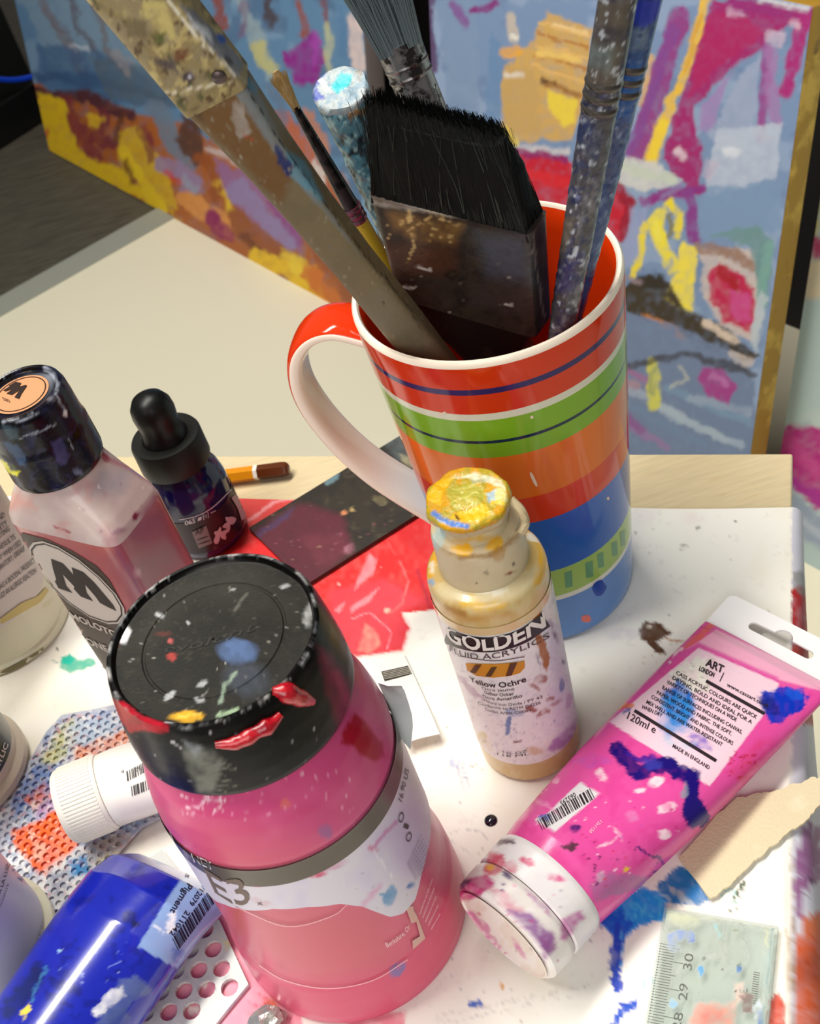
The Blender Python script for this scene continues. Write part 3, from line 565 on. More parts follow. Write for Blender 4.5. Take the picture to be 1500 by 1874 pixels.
    S([(1446, 1440), (1448, 1560), (1450, 1700), (1452, 1874)], 6, (150, 116, 84), .8, 4, .7); S([(1440, 1700), (1444, 1874)], 5, (206, 180, 160), .7, 4, .6); S([(1434, 1450), (1437, 1690)], 5, (216, 214, 210), .6, 4, .4)
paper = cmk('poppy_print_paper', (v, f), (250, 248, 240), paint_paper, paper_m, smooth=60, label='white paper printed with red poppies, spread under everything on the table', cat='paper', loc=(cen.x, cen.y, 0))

# ================================================================ MUG
MX, MY, MH = .0508, .3740, .1652
MC = V((MX, MY, .0004))
def rmug(z): return .0385 + (.0501 - .0385) * z / MH
glz = lambda n, c: mat('glaze_' + n, c, .10, spec=.4)
mug = thing('striped_mug', 'tall orange striped mug with blue foot holding the brushes', 'mug', tuple(MC))
BANDS = [(0, 'sky', (92, 140, 206)), (.0290, 'white', (226, 230, 216)), (.0318, 'lime', (158, 196, 96)), (.0487, 'blue', (34, 100, 186)), (.0805, 'vermilion', (214, 62, 22)), (.0950, 'orange', (226, 112, 16)), (.1190, 'green', (122, 172, 34)), (.1264, 'teal_line', (10, 44, 66)), (.1279, 'green', (122, 172, 34)), (.1381, 'pale', (216, 216, 196)), (.1414, 'red', (206, 52, 14)), (.1507, 'navy_line', (44, 30, 92)), (.1533, 'red', (206, 52, 14)), (.1630, 'rim', (250, 236, 218))]
prof = [(0, .001), (.030, .001), (.033, 0)]; fm = []; mats_ = []; nm = []
def mi(n, c):
    if n not in nm: nm.append(n); mats_.append(glz(n, c))
    return nm.index(n)
ring_mat = [mi('sky', BANDS[0][2])] * 2; z0s = [b[0] for b in BANDS] + [MH - .001]
prof += [(rmug(0) - .0006, .0008)]; ring_mat += [0]
for k, (z0, n, c) in enumerate(BANDS):
    z1 = z0s[k + 1]; steps = max(1, int((z1 - z0) / .006)); st = z0 if k else .0022
    for j in range(steps):
        prof.append((rmug(st + (z1 - st) * (j) / steps), st + (z1 - st) * j / steps)); ring_mat.append(mi(n, c) if not (k == 0 and j == 0) else 0)
    # the ring leaving this band's last point belongs to this band
rim = mi('rim', BANDS[-1][2]); inn = mi('inside', (224, 58, 10))
prof.append((rmug(MH) - .0003, MH - .001)); ring_mat.append(rim)
for r_, z_ in [(rmug(MH) - .0010, MH), (rmug(MH) - .0022, MH), (rmug(MH) - .0030, MH - .001)]: prof.append((r_, z_)); ring_mat.append(rim)
for z_ in (.155, .12, .08, .04, .012): prof.append((rmug(z_) - .0036, z_)); ring_mat.append(inn)
prof.append((.028, .007)); ring_mat.append(inn); prof.append((.0005, .0068)); ring_mat.append(inn)
# ring k joins prof[k], prof[k+1]: colour by the lower point's band on the outside
rm = []
for k in range(len(prof) - 1):
    a, b = prof[k], prof[k + 1]; zc = (a[1] + b[1]) / 2; outer = k < len(prof) - 11 and abs((a[0] + b[0]) / 2 - rmug(zc)) < .0012
    if outer: rm.append([mi(n, c) for (z0, n, c) in BANDS if z0 <= zc + 1e-6][-1])
    elif zc > MH - .0045: rm.append(rim)
    elif k < 6: rm.append(0)
    else: rm.append(inn)
v, f = lathe(prof, MC, 96, cap0=False, cap1=False); fm = [r for r in rm for _ in range(96)]
mug_body = mk('body', v, f, None, mug, mats=mats_, fmat=fm, smooth=50)
# handle in the vertical plane through the mug axis
ha = math.radians(160); hd = V((math.cos(ha), math.sin(ha), 0)); hn = V((-hd.y, hd.x, 0))
hp = [PL(q, MC, hn) for q in [(672, 600), (612, 588), (566, 606), (545, 648), (558, 712), (612, 788), (690, 858), (800, 930)]]
rz = [((p - MC).dot(hd), p.z) for p in hp]; rz[0] = (rmug(rz[0][1]) - .002, rz[0][1]); rz[-1] = (rmug(rz[-1][1]) - .002, rz[-1][1])
path = smoothpath([V((a, 0, b)) for a, b in rz], 7); rings, n = [], 20
for i, p in enumerate(path):
    d = path[min(i + 1, len(path) - 1)] - path[max(i - 1, 0)]; d.normalize(); out = V((-d.z, 0, d.x))
    o3 = hd * out.x + V((0, 0, out.z)); c = MC + hd * p.x + V((0, 0, p.z - MC.z)); t_ = i / (len(path) - 1)
    hw = .0098 + .0016 * (abs(t_ - .5) * 2) ** 3
    rings.append(sect(c, hn, o3, hw, .0036, n, 2.6))
v, f = loft(rings); fm = []
for k in range(len(rings) - 1):
    for i in range(n): fm.append(0 if math.sin(2 * math.pi * (i + .5) / n) > .38 else 1)
fm += [1, 1]
o1 = (rings[0][n // 4] - sum(rings[0], V()) / n)
if o1.z < 0: fm = [1 - x for x in fm]
handle = mk('handle', v, f, None, mug, mats=[glz('red', (206, 52, 14)), glz('rim', (250, 236, 218))], fmat=fm, smooth=50)
z6 = zoom(900, 640, 2.5)
tick = []
for x0, x1, y0, y1 in [(330, 365, 1015, 1090), (425, 460, 970, 1045), (480, 508, 930, 1000), (545, 570, 880, 945), (585, 605, 830, 900)]: tick.append([z6(x0, y0 + 6), z6(x1, y0 - 6), z6(x1 + 4, y1 - 8), z6(x0 + 6, y1)])
decal('teal_ticks', mug, [mug_body], tick, flat((96, 156, 110), .15), .0001, label='row of teal bars on the lime band')
decal('paint_spots', mug, [mug_body], [blob(*z6(430, 1230), 9, 7, 1, 0, .1)], flat((226, 120, 110)), .0001, label='small coral paint spot')
decal('blue_drip', mug, [mug_body], [blob(*z6(490, 1090), 12, 15, 3, .3, .12)], flat((20, 70, 170), .2), .0001)
for q in [strip([z6(175, 560), z6(205, 625)], 6), strip([zoom(420, 640, 2.5)(955, 298), zoom(420, 640, 2.5)(990, 285)], 4), blob(*z6(182, 308), 3, irr=.1), blob(*z6(530, 680), 2.5, 3, irr=.1)]: decal('paint_fleck', mug, [mug_body], [q], flat((236, 214, 190)), .0001)

# ================================================================ PINK PAINT JAR
JX, JY = -.0639, .2414; JC = V((JX, JY, .0004)); JT = .1667
jar = thing('pink_paint_jar', 'large translucent jar of pink paint with a stained black screw lid', 'jar', tuple(JC))
prof = [(.0005, .002), (.038, .0015), (.0412, 0), (.0428, .002), (.0432, .008), (.0428, .018), (.0422, .026), (.0410, .031), (.0404, .036), (.0398, .060), (.0393, .085), (.0390, .104), (.0392, .108), (.0386, .114), (.0374, .121), (.0355, .128), (.0325, .134), (.0305, .138), (.0305, .150)]
fine = dense(prof, .0011)
JF = lambda p: p
z3 = zoom(300, 1380, 2.5); z2 = zoom(170, 1000, 2.143)
def paint_jar(p):
    p.mottle((222, 100, 148), 70, .52, .5, .3); 
    p.poly([z3(-100, 300), z3(1500, 560), z3(1500, 1300), z3(-100, 1300)], (212, 88, 112), .75, 90, 0); p.poly([z3(380, 700), z3(1000, 740), z3(1050, 960), z3(700, 1040), z3(420, 900)], (200, 88, 100), .6, 40, .2)
    p.stroke([z3(330, 720), z3(350, 800)], 16, (190, 80, 60), .7, 14)
    p.poly([z2(985, 720), z2(1030, 655), z2(1075, 690), z2(1100, 740), z2(1140, 770), z2(1142, 825), z2(1105, 842), z2(1050, 815), z2(1010, 780), z2(970, 770)], (170, 10, 34), .95, 5, .1)
    p.blot(*z2(755, 1010), 9, 8, (226, 120, 96), op=.8, dry=.8); p.blot(*z3(740, 355), 14, 12, (150, 96, 150), op=.8, soft=6)
    p.specks((*z2(480, 880), *z2(1040, 1090)), 60, (1, 2.2), [(236, 150, 186), (246, 190, 210)], 4); p.specks((*z2(340, 965), *z2(525, 1050)), 46, (1.5, 4), [(250, 214, 226), (240, 180, 206)], 5)
    p.blot(*z3(1065, 985), 17, 10, (120, 110, 170), -.6, .9, 3, .8)
v, f = lathe(fine, JC, 340); jar_body = cmk('body', (v, f), (208, 78, 130), paint_jar, mat('pink_paint_plastic', attr=True, rough=.28, sss=.2, spec=.35), jar, smooth=60)
def paint_lid(p):
    p.mottle((12, 11, 11), 24, .55, .7); p.mottle((34, 34, 34), 9, .76, .5, seed=8)
    g = (140, 146, 152)
    p.poly([z2(350, 790), z2(470, 800), z2(510, 850), z2(470, 975), z2(410, 965)], (116, 118, 110), .9, 12, .6); p.poly([z2(350, 760), z2(430, 790), z2(400, 830)], (150, 156, 160), .7, 8, .5)
    for k in range(7): p.stroke([z2(430 + k * 4, 830 + k * 20), z2(520 + (k % 3) * 20, 835 + k * 21)], 2.5, (120, 118, 108), .7, 2, .5)
    p.poly([z2(880, 390), z2(930, 420), z2(1010, 560), z2(1025, 660), z2(960, 700), z2(920, 580)], (112, 8, 44), .9, 16, .3); p.stroke([z2(950, 500), z2(1010, 620)], 16, (160, 16, 60), .7, 10)
    p.poly([z2(75, 600), z2(130, 615), z2(200, 665), z2(300, 700), z2(296, 728), z2(200, 722), z2(150, 735), z2(100, 680)], (176, 26, 44), 1, 4, .3)
    p.stroke([z2(940, 260), z2(985, 350)], 7, (150, 140, 190), .8, 3, .6)
    p.stroke([z2(310, 700), z2(420, 720), z2(560, 700), z2(720, 620)], 14, (12, 12, 12), 1, 5, 0); p.stroke([z2(310, 690), z2(250, 660), z2(190, 645)], 5, (190, 190, 196), .8, 2, .6); p.stroke([z2(310, 765), z2(345, 790)], 5, (210, 210, 214), .8, 2, .5)
    R = random.Random(9)
    for k in range(46):
        t = R.uniform(0, 6.28); q = PR(JC + V((.0309 * math.cos(t), .0309 * math.sin(t), .1664))); q2 = PR(JC + V((.0309 * math.cos(t + .1), .0309 * math.sin(t + .1), .1664))); p.stroke([q, q2], R.uniform(2, 5), R.choice([(150, 150, 152), (96, 96, 100), (190, 188, 186)]), .8, 2.5, .7)
    p.specks((*z2(150, 700), *z2(900, 930)), 30, (1, 2.5), [(190, 190, 190), (120, 120, 124)], 3)
def paint_lidtop(p):
    p.mottle((37, 35, 30), 30, .5, .7); p.mottle((66, 62, 54), 8, .70, .4, seed=5); p.poly([z2(100, 400), z2(300, 180), z2(620, 60), z2(820, 200), z2(780, 300), z2(400, 200), z2(200, 400)], (54, 51, 44), .5, 40)
    p.blot(*z2(565, 410), 36, 23, (84, 108, 152), .1, .95, 8, .35); p.blot(*z2(600, 520), 40, 30, (70, 78, 92), .2, .6, 20, .4); p.blot(*z2(120, 350), 11, 17, (236, 234, 238), .5, 1, 3); p.blot(*z2(95, 382), 5, 9, (206, 40, 66), .3); 
    for x, y, a, b, r in [(752, 158, 9, 5, -.6), (262, 271, 8, 4, -.2), (300, 588, 6, 11, .8), (430, 537, 10, 5, -.6), (377, 300, 3, 3, 0), (545, 175, 5, 2, 0), (415, 600, 9, 4, .3)]: p.blot(*z2(x, y), a, b, (178, 180, 182), r, .9, 2)
    p.blot(*z2(845, 270), 9, 22, (170, 172, 170), .2, .9, 4, .5); p.blot(*z2(310, 432), 8, 9, (176, 64, 58), .3, .95, 3, .5); p.blot(*z2(305, 370), 4, 4, (190, 90, 90)); p.blot(*z2(275, 345), 14, 5, (110, 50, 44), 0, .5, 4)
    p.stroke([z2(562, 498), z2(520, 540), z2(500, 610)], 6, (150, 170, 150), .9, 4, .5); p.stroke([z2(600, 190), z2(555, 250)], 5, (110, 108, 100), .7, 4, .6)
    p.poly([z2(480, 655), z2(570, 628), z2(572, 652), z2(500, 678)], (170, 196, 160), .9, 3, .4); p.blot(*z2(368, 668), 30, 10, (222, 168, 36), -.05, 1, 3, .15); p.stroke([z2(330, 668), z2(420, 662)], 4, (250, 210, 90), .8, 2)
    p.specks((*z2(100, 120), *z2(820, 640)), 90, (.7, 1.8), [(150, 146, 136), (110, 106, 98), (190, 186, 180)], 6)
pm = mat('lid_paint', attr=True, spec=.22, rough=.28, bump=(160, .15)); pmt = mat('lid_top_paint', attr=True, spec=.3, rough=.6, bump=(900, .12))
prof = [(.0300, .136), (.0342, .1375), (.0347, .139), (.0345, .145), (.0338, .152), (.0327, .160), (.0319, .1640), (.0313, .1662), (.0306, .1667), (.0298, .1666), (.0294, .1652), (.0290, .1648)]
v, f = lathe(dense(prof, .0009), JC, 300, cap1=False); v = [JC + V(((p.x - JC.x) * k, (p.y - JC.y) * k, p.z - JC.z)) for p in v for k in [1 + .012 * mnoise.noise(V(((p.x - JC.x), (p.y - JC.y), 0)) * 90) * min(1, max(0, (p.z - .150) / .01))]]
lid = cmk('lid', (v, f), (6, 6, 6), paint_lid, pm, jar, smooth=35)
prof = [(.0296, .1650), (.0290, .1648), (.0215, .1645), (.0212, .1641), (.0206, .1641), (.0203, .1645), (.0120, .1646), (.0004, .1646)]
v, f = lathe(dense(prof, .0008), JC, 240, cap0=False, cap1=False); lid_top = cmk('lid_top', (v, f), (28, 27, 23), paint_lidtop, pmt, lid, smooth=30, label='dull charcoal lid top')
# thick red paint ridges standing on the lid's side
def ridge(name, parent, targets, px, rad, m, label=None):
    P = [lay(q, targets, .0002) for q in px]; P = [p for p in P if p]; path = smoothpath(P, 5); n = len(path)
    rr = [rad * (.35 + .65 * math.sin(math.pi * min(max((i + .5) / n, .05), .95))) * (1 + .3 * mnoise.noise(path[i] * 400)) for i in range(n)]
    v, f = tube(path, rr, 10); return mk(name, v, f, m, parent, smooth=60, label=label)
redp = mat('glossy_red', (186, 16, 34), .22, coat=.5, bump=(500, .5), spots=[((140, 8, 30), 200, .56, .06), ((226, 120, 110), 260, .70, .03)])
ridge('red_paint_ridge', lid, [lid], [z2(*q) for q in [(480, 775), (560, 765), (640, 725), (700, 690), (735, 655)]], .0026, redp, 'thick glossy red paint')
ridge('red_paint_ridge', lid, [lid], [z2(*q) for q in [(705, 568), (750, 570), (800, 590), (858, 608)]], .0029, redp, 'thick glossy red paint')
# label sleeve: white band with a wavy lower edge, dark upper stripe, clear film
z3 = zoom(300, 1380, 2.5)
def sleeve(name, r_off, z_lo, z_hi, m, parent, a0=-180, a1=180, n=160, k=10, **kw):
    v, f = [], []
    rp = lambda z: np.interp(z, [q[1] for q in fine[3:]], [q[0] for q in fine[3:]])
    for i in range(n + 1):
        t = math.radians(a0 + (a1 - a0) * i / n); lo = z_lo(t) if callable(z_lo) else z_lo; hi = z_hi(t) if callable(z_hi) else z_hi
        for j in range(k + 1):
            z = lo + (hi - lo) * j / k; r = rp(z) + r_off; v.append(JC + V((r * math.cos(t), r * math.sin(t), z)))
    f = [(i * (k + 1) + j, (i + 1) * (k + 1) + j, (i + 1) * (k + 1) + j + 1, i * (k + 1) + j + 1) for i in range(n) for j in range(k)]
    return mk(name, v, f, m, parent, smooth=60, **kw)
film = mat('clear_film', (255, 240, 240), .12, alpha=.05)
sl = sleeve('label_film', .0003, .0285, .1062, film, jar)
def jhit(q): return lay(q, [jar_body], 0)
wpx = [(396, 1646), (412, 1652), (500, 1660), (560, 1657), (620, 1651), (660, 1656), (690, 1668), (712, 1676), (735, 1670), (757, 1645), (768, 1600), (778, 1560)]
wa = []
for q in wpx:
    h = jhit(q)
    if h is not None: h = h - JC; wa.append((math.atan2(h.y, h.x), h.z))
wa.sort(); lo_t, hi_t = wa[0][0], wa[-1][0]
def wav(t): return float(np.interp(t, [x[0] for x in wa], [x[1] for x in wa]))
def paint_lab(p):
    p.mottle((206, 196, 222), 60, .5, .7, .3)
    m = (196, 60, 130)
    p.poly([z3(960, 380), z3(1240, 60), z3(1240, 520), z3(1100, 560)], (196, 176, 216), .7, 40, .2)
    p.stroke([z3(965, 420), z3(1010, 365), z3(1060, 310)], 7, (190, 110, 170), .8, 4, .5); p.blot(*z3(665, 520), 15, 5, m, -.3, .8, 4, .7); p.blot(*z3(700, 553), 16, 5, (206, 40, 100), -.2, .9, 3, .6); p.blot(*z3(760, 520), 30, 6, m, -.3, .6, 4, .9)
    p.stroke([z3(905, 700), z3(990, 600)], 9, (214, 150, 190), .7, 5, .6); p.blot(*z3(395, 575), 22, 10, (226, 150, 170), .5, .8, 5, .5); p.blot(*z3(960, 430), 10, 6, m, .2, .7, 3, .7); p.blot(*z3(450, 680), 20, 5, (200, 150, 160), .3, .6, 4, .7)
    p.blot(*z3(1035, 650), 12, 19, (96, 150, 196), .3, .95, 3, .5); p.blot(*z3(1010, 645), 10, 5, (96, 150, 196), .1, .9, 2); p.blot(*z3(1125, 603), 10, 5, (50, 110, 180), -.4, .95, 2, .4); p.blot(*z3(990, 298), 2.5, 2.5, (70, 60, 70))
    p.stroke([z3(1040, 560), z3(960, 440)], 3, (236, 234, 240), .7, 2); p.specks((*z3(300, 540), *z3(1150, 720)), 30, (.8, 2), [(170, 150, 170), (230, 226, 236)], 9)
lab = None
def csleeve(name, ro, lo, hi, base, fn, m, n=340, k=70, **kw):
    rp = lambda z: float(np.interp(z, [q[1] for q in fine[3:]], [q[0] for q in fine[3:]])); v = []
    for i in range(n):
        t = -math.pi + 2 * math.pi * i / n; l_ = lo(t)
        for j in range(k + 1):
            z = l_ + (hi - l_) * j / k; r = rp(z) + ro; v.append(JC + V((r * math.cos(t), r * math.sin(t), z)))
    f = [(i * (k + 1) + j, ((i + 1) % n) * (k + 1) + j, ((i + 1) % n) * (k + 1) + j + 1, i * (k + 1) + j + 1) for i in range(n) for j in range(k)]
    return cmk(name, (v, f), base, fn, m, jar, smooth=60, **kw)
lab = csleeve('label', .0006, wav, .0955, (216, 210, 224), paint_lab, mat('white_label', attr=True, rough=.36), label='white label with a wavy lower edge')
band = sleeve('label_stripe', .0007, .0955, .1050, mat('grey_brown_stripe', (84, 74, 62), .3), jar, label='dark grey brown stripe at the top of the label')
JT_ = [jar_body, lab, band, lid, lid_top]
ink = flat((64, 54, 54))
decal('lettering', jar, JT_, [ptext('E3', [z3(235, 632), z3(320, 685), z3(405, 672)], (-22, -46), .005), ptext('x', [z3(428, 690), z3(455, 690)], (-3, -8))], flat((112, 94, 84)), .0002, label='handwritten mark on the label')
decal('lettering', jar, [band, jar_body], [ptext('NEY', [z3(140, 490), z3(232, 530)], (-6, -16), .01)], flat((214, 214, 220)), .0003)
decal('lettering', jar, JT_, [ptext('16.90 US', [z3(1085, 220), z3(1118, 75)], (-7, -6)), ptext('1', [z3(1112, 345), z3(1118, 325)], (-8, -4)), ptext('O', [z3(1088, 318), z3(1098, 270)], (-9, -4)), ptext('O', [z3(1122, 405), z3(1134, 362)], (-9, -4))], ink, .0003)
sp_ = []
for k in range(8): sp_.append(ptext('ml e acrylique acrilico %d' % (k + 3), [z3(1112 + k * 5, 505 + k * 10), z3(1176 + k * 8, 372 + k * 16)], (-2, -1.4)))
decal('small_print', jar, JT_, sp_, flat((104, 96, 108)), .0003)
sp_ = []
for k in range(5): sp_.append(ptext('conforms to non toxic', [z3(1165 + k * 13, 730 + k * 18), z3(1222 + k * 9, 570 + k * 40)], (-3, -2)))
decal('small_print', jar, [jar_body], sp_, flat((240, 212, 220)), .0007)
decal('lettering', jar, [jar_body], [ptext('Berkshire, Or', [z3(1015, 878), z3(1075, 840), z3(1120, 790)], (-4, -8))], flat((236, 206, 210)), .0007)
decal('label_residue', jar, [jar_body], [[z3(1100, 700), z3(1130, 690), z3(1165, 830), z3(1130, 850), z3(1135, 890), z3(1190, 840), z3(1160, 760), z3(1125, 770)]], flat((214, 170, 160)), .0006)
decal('film_edge', jar, [jar_body], [strip([z3(330, 690), z3(560, 780), z3(760, 735), z3(835, 680)], 1.6, False)], flat((236, 170, 180), .3), .0007)
decal('film_edge', jar, [jar_body], [strip([z3(440, 960), z3(560, 1030), z3(750, 1065), z3(950, 1030), z3(1110, 935)], 1.8, False)], flat((236, 170, 180), .3), .0007)
decal('moulded_script', lid, [lid_top], [ptext('evolent', [z2(285, 418), z2(450, 390), z2(650, 325)], (-4, -14), 0, .3)], flat((28, 26, 22)), .0002, label='raised script on the lid top')

# ================================================================ YELLOW OCHRE BOTTLE
GC = V((.0196, .2920, .0004)); gold = thing('ochre_paint_bottle', 'small bottle of yellow ochre paint with paint-crusted flip cap in front of the mug', 'bottle', tuple(GC))
prof = [(.0005, .001), (.0165, .0008), (.0190, .0004), (.0201, .002), (.0204, .012), (.0209, .05), (.0212, .097), (.0212, .1045), (.0207, .1072), (.0196, .1088), (.0170, .1098), (.0155, .1106), (.0150, .114)]
z4 = zoom(760, 840, 3.022); YE = (230, 176, 36)
def paint_gb(p):
    p.mottle((214, 198, 150), 20, .5, .5)
    p.poly([z4(90, 690), z4(200, 700), z4(600, 650), z4(680, 560), z4(700, 650), z4(560, 780), z4(300, 800), z4(130, 770)], (222, 208, 168), .8, 10); p.stroke([z4(120, 830), z4(300, 880), z4(520, 850)], 14, (196, 150, 70), .8, 8)
    p.poly([z4(45, 590), z4(60, 520), z4(110, 470), z4(130, 540), z4(100, 640), z4(75, 700), z4(52, 650)], YE, 1, 4, .2); p.poly([z4(600, 335), z4(690, 390), z4(745, 510), z4(740, 600), z4(690, 690), z4(630, 715), z4(690, 600), z4(680, 500), z4(620, 420)], YE, 1, 5, .2)
    p.poly([z4(245, 780), z4(300, 752), z4(380, 805), z4(500, 800), z4(480, 830), z4(330, 842), z4(260, 815)], (236, 190, 60), .9, 7, .4); p.blot(*z4(655, 430), 14, 10, (240, 236, 224), .2); p.blot(*z4(450, 730), 22, 9, (240, 234, 214), -.1, .9, 4, .5); p.blot(*z4(90, 600), 6, 12, (236, 226, 200)); p.blot(*z4(88, 680), 5, 5, (130, 170, 210)); p.stroke([z4(170, 820), z4(270, 855)], 10, (170, 120, 50), .8, 4)
def paint_gl(p):
    p.mottle((226, 220, 232), 26, .62, .5, .2); p.mottle((240, 238, 240), 8, .6, .7, seed=5); p.mottle((196, 186, 206), 6, .68, .5, seed=11)
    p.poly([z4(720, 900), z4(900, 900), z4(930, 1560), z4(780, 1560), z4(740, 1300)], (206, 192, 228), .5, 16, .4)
    p.poly([z4(640, 860), z4(695, 840), z4(700, 900), z4(692, 960), z4(728, 1040), z4(748, 1100), z4(740, 1140), z4(720, 1172), z4(702, 1120), z4(680, 1060), z4(655, 960)], (170, 100, 34), 1, 3, .1)
    p.poly([z4(925, 1380), z4(930, 1500), z4(880, 1560), z4(800, 1605), z4(722, 1612), z4(760, 1550), z4(850, 1490)], (176, 120, 190), .9, 6, .8); p.poly([z4(235, 1185), z4(290, 1235), z4(370, 1310), z4(385, 1342), z4(300, 1300), z4(250, 1230)], (190, 160, 180), .9, 4, .3); p.blot(*z4(848, 1340), 6, 15, (196, 140, 200), .2, .9, 3, .4)
    B_ = (54, 96, 170); p.stroke([z4(515, 1435), z4(508, 1520)], 8, B_, .9, 2, .2); p.blot(*z4(545, 1400), 17, 7, (110, 140, 190), .2, .9, 3, .6); p.blot(*z4(810, 1245), 6, 14, B_, 0, .9, 2, .5); p.blot(*z4(770, 975), 3, 7, (70, 70, 110), 0, .9, 2); p.blot(*z4(820, 1120), 2.5, 4, (50, 60, 110)); p.stroke([z4(670, 1080), z4(690, 1130)], 4, (90, 90, 130), .8, 2, .5); p.stroke([z4(740, 900), z4(790, 1010)], 7, (120, 110, 140), .6, 4, .9)
    r_ = (150, 70, 50)
    for x, y, a, b, t in [(690, 1220, 14, 9, -.4), (640, 1385, 12, 6, 0), (710, 1402, 14, 5, -.5), (775, 1350, 12, 4, -.4), (745, 1325, 9, 3, -.2), (655, 1260, 12, 4, .6)]: p.blot(*z4(x, y), a, b, r_, t, .9, 2.5, .9)
    p.stroke([z4(545, 1562), z4(585, 1565)], 3, (120, 40, 40), .9, 1.5); p.blot(*z4(530, 908), 3, 6, (200, 110, 30), -.3); p.blot(*z4(365, 1545), 10, 12, (216, 196, 120), .5, .9, 4, .5); p.blot(*z4(660, 1610), 14, 7, (206, 176, 140), 0, .8, 4, .6); p.poly([z4(345, 1500), z4(420, 1560), z4(430, 1640), z4(370, 1600)], (226, 214, 190), .7, 8)
    p.specks((*z4(300, 1200), *z4(860, 1600)), 30, (.8, 2.2), [(150, 130, 170), (120, 80, 90), (246, 244, 246), (90, 110, 160)], 12)
def paint_gc(p):
    p.mottle((216, 204, 172), 40, .5, .5, .3); p.stroke([z4(120, 480), z4(250, 545), z4(420, 530), z4(560, 430)], 10, (150, 104, 40), .8, 6, .7); p.blot(*z4(255, 500), 20, 11, YE, .1, 1, 3, .4); p.blot(*z4(440, 465), 18, 11, YE, -.4, 1, 3, .4); p.blot(*z4(460, 525), 11, 15, (180, 130, 50), .2, .8, 4, .4); p.blot(*z4(330, 440), 40, 6, (206, 160, 50), -.1, .9, 3, .5); p.blot(*z4(130, 430), 12, 24, (176, 206, 210), .2, .8, 5, .4); p.blot(*z4(545, 583), 3, 4, (40, 34, 30)); p.blot(*z4(520, 630), 10, 2.5, (130, 60, 50), -.4); p.blot(*z4(390, 630), 5, 4, (150, 134, 110)); p.blot(*z4(333, 682), 2, 2, (60, 50, 40))
v, f = lathe(dense(prof, .0012), GC, 200); g_body = cmk('body', (v, f), (206, 176, 112), paint_gb, mat('ochre_bottle', attr=True, rough=.3, sss=.2, coat=.3), gold, smooth=60)
capm = mat('cream_cap', (196, 178, 142), .4, sss=.15, spots=[((170, 140, 86), 160, .62, .06)])
prof = [(.0140, .1085), (.0156, .1090), (.0158, .1105), (.0154, .1265), (.0148, .1285), (.0132, .1292), (.0118, .1292), (.0116, .131), (.0114, .134)]
v, f = lathe(dense(prof, .0008), GC, 180); g_col = cmk('cap_collar', (v, f), (204, 188, 154), paint_gc, mat('cream_cap_paint', attr=True, rough=.4, sss=.1, bump=(300, .2)), gold, smooth=40)
off_ = G((856, 913), .1397) - GC; off_.z = 0
R = random.Random(3)
def wob(vf, amp, sc=120):
    return [p + V((mnoise.noise(p * sc), mnoise.noise(p * sc + V((9, 3, 1))), mnoise.noise(p * sc + V((2, 7, 5))))) * amp for p in vf[0]], vf[1]
prof = [(.0116, .1335), (.0128, .1342), (.0132, .1352), (.0136, .1385), (.0134, .1400), (.0110, .1406), (.0060, .1404), (.0004, .1406)]
vf = wob(lathe(prof, GC + off_, 64), .0009, 160); g_lid = mk('flip_lid', *vf, capm, gold, smooth=40)
prof = [(.0137, .1370), (.0143, .1385), (.0142, .1400), (.0134, .1409), (.0110, .1413), (.0060, .1411), (.0004, .1413)]
def paint_crust(p):
    p.mottle((178, 160, 40), 14, .5, .9); p.poly([z4(170, 160), z4(330, 130), z4(400, 190), z4(350, 260), z4(200, 280)], (184, 182, 72), .9, 5, .3); p.poly([z4(60, 220), z4(110, 120), z4(220, 100), z4(150, 180), z4(140, 260)], (240, 186, 20), 1, 4, .2); p.poly([z4(190, 320), z4(330, 260), z4(400, 250), z4(410, 310), z4(340, 345), z4(230, 350)], (242, 190, 24), 1, 3, .1)
    p.poly([z4(200, 110), z4(330, 75), z4(470, 110), z4(505, 180), z4(420, 130), z4(300, 110)], (234, 230, 196), .95, 4, .4); p.poly([z4(395, 190), z4(440, 170), z4(450, 240), z4(410, 250)], (150, 196, 220), .9, 4, .4); p.poly([z4(440, 150), z4(510, 190), z4(500, 260), z4(440, 250)], (220, 214, 140), .9, 4, .5); p.stroke([z4(420, 240), z4(500, 250)], 7, (240, 196, 40), .9, 3); p.stroke([z4(320, 120), z4(400, 110)], 10, (170, 190, 160), .8, 4, .6); p.stroke([z4(215, 310), z4(240, 335)], 3, (60, 40, 10), 1, 1.5, 0); p.stroke([z4(100, 300), z4(170, 350), z4(280, 378)], 10, (80, 130, 210), 1, 4, .2); p.stroke([z4(240, 215), z4(320, 240)], 2, (240, 236, 170), .8, 1.5); p.stroke([z4(200, 240), z4(330, 180)], 2, (236, 226, 130), .7, 1.5)
vf = wob(lathe(dense(prof, .0006), GC + off_, 160, cap0=False), .0010, 160); vf = wob(vf, .0003, 700); cmk('crusted_paint', vf, (214, 158, 18), paint_crust, mat('crusted_paint', attr=True, rough=.4, bump=(500, .5), coat=.2), g_lid, smooth=60, label='thick crust of yellow, green and white paint')
hg = [lay(z4(*q), [g_col, g_body], 0) for q in [(560, 330), (540, 440)]]
pth = [GC + V((.0128, -.004, .1375)), GC + V((.0152, -.007, .134)), GC + V((.0154, -.0085, .1295)), GC + V((.0128, -.0105, .1275))]
v, f = tube(smoothpath(pth, 6), .0016, 8); mk('hinge_strap', v, f, capm, gold)
def gsleeve(name, ro, lo, hi, m, **kw):
    v, f = lathe([(.0213 + ro, lo + (hi - lo) * j / 14) for j in range(15)], GC, 96, cap0=False, cap1=False); return mk(name, v, f, m, gold, smooth=60, **kw)
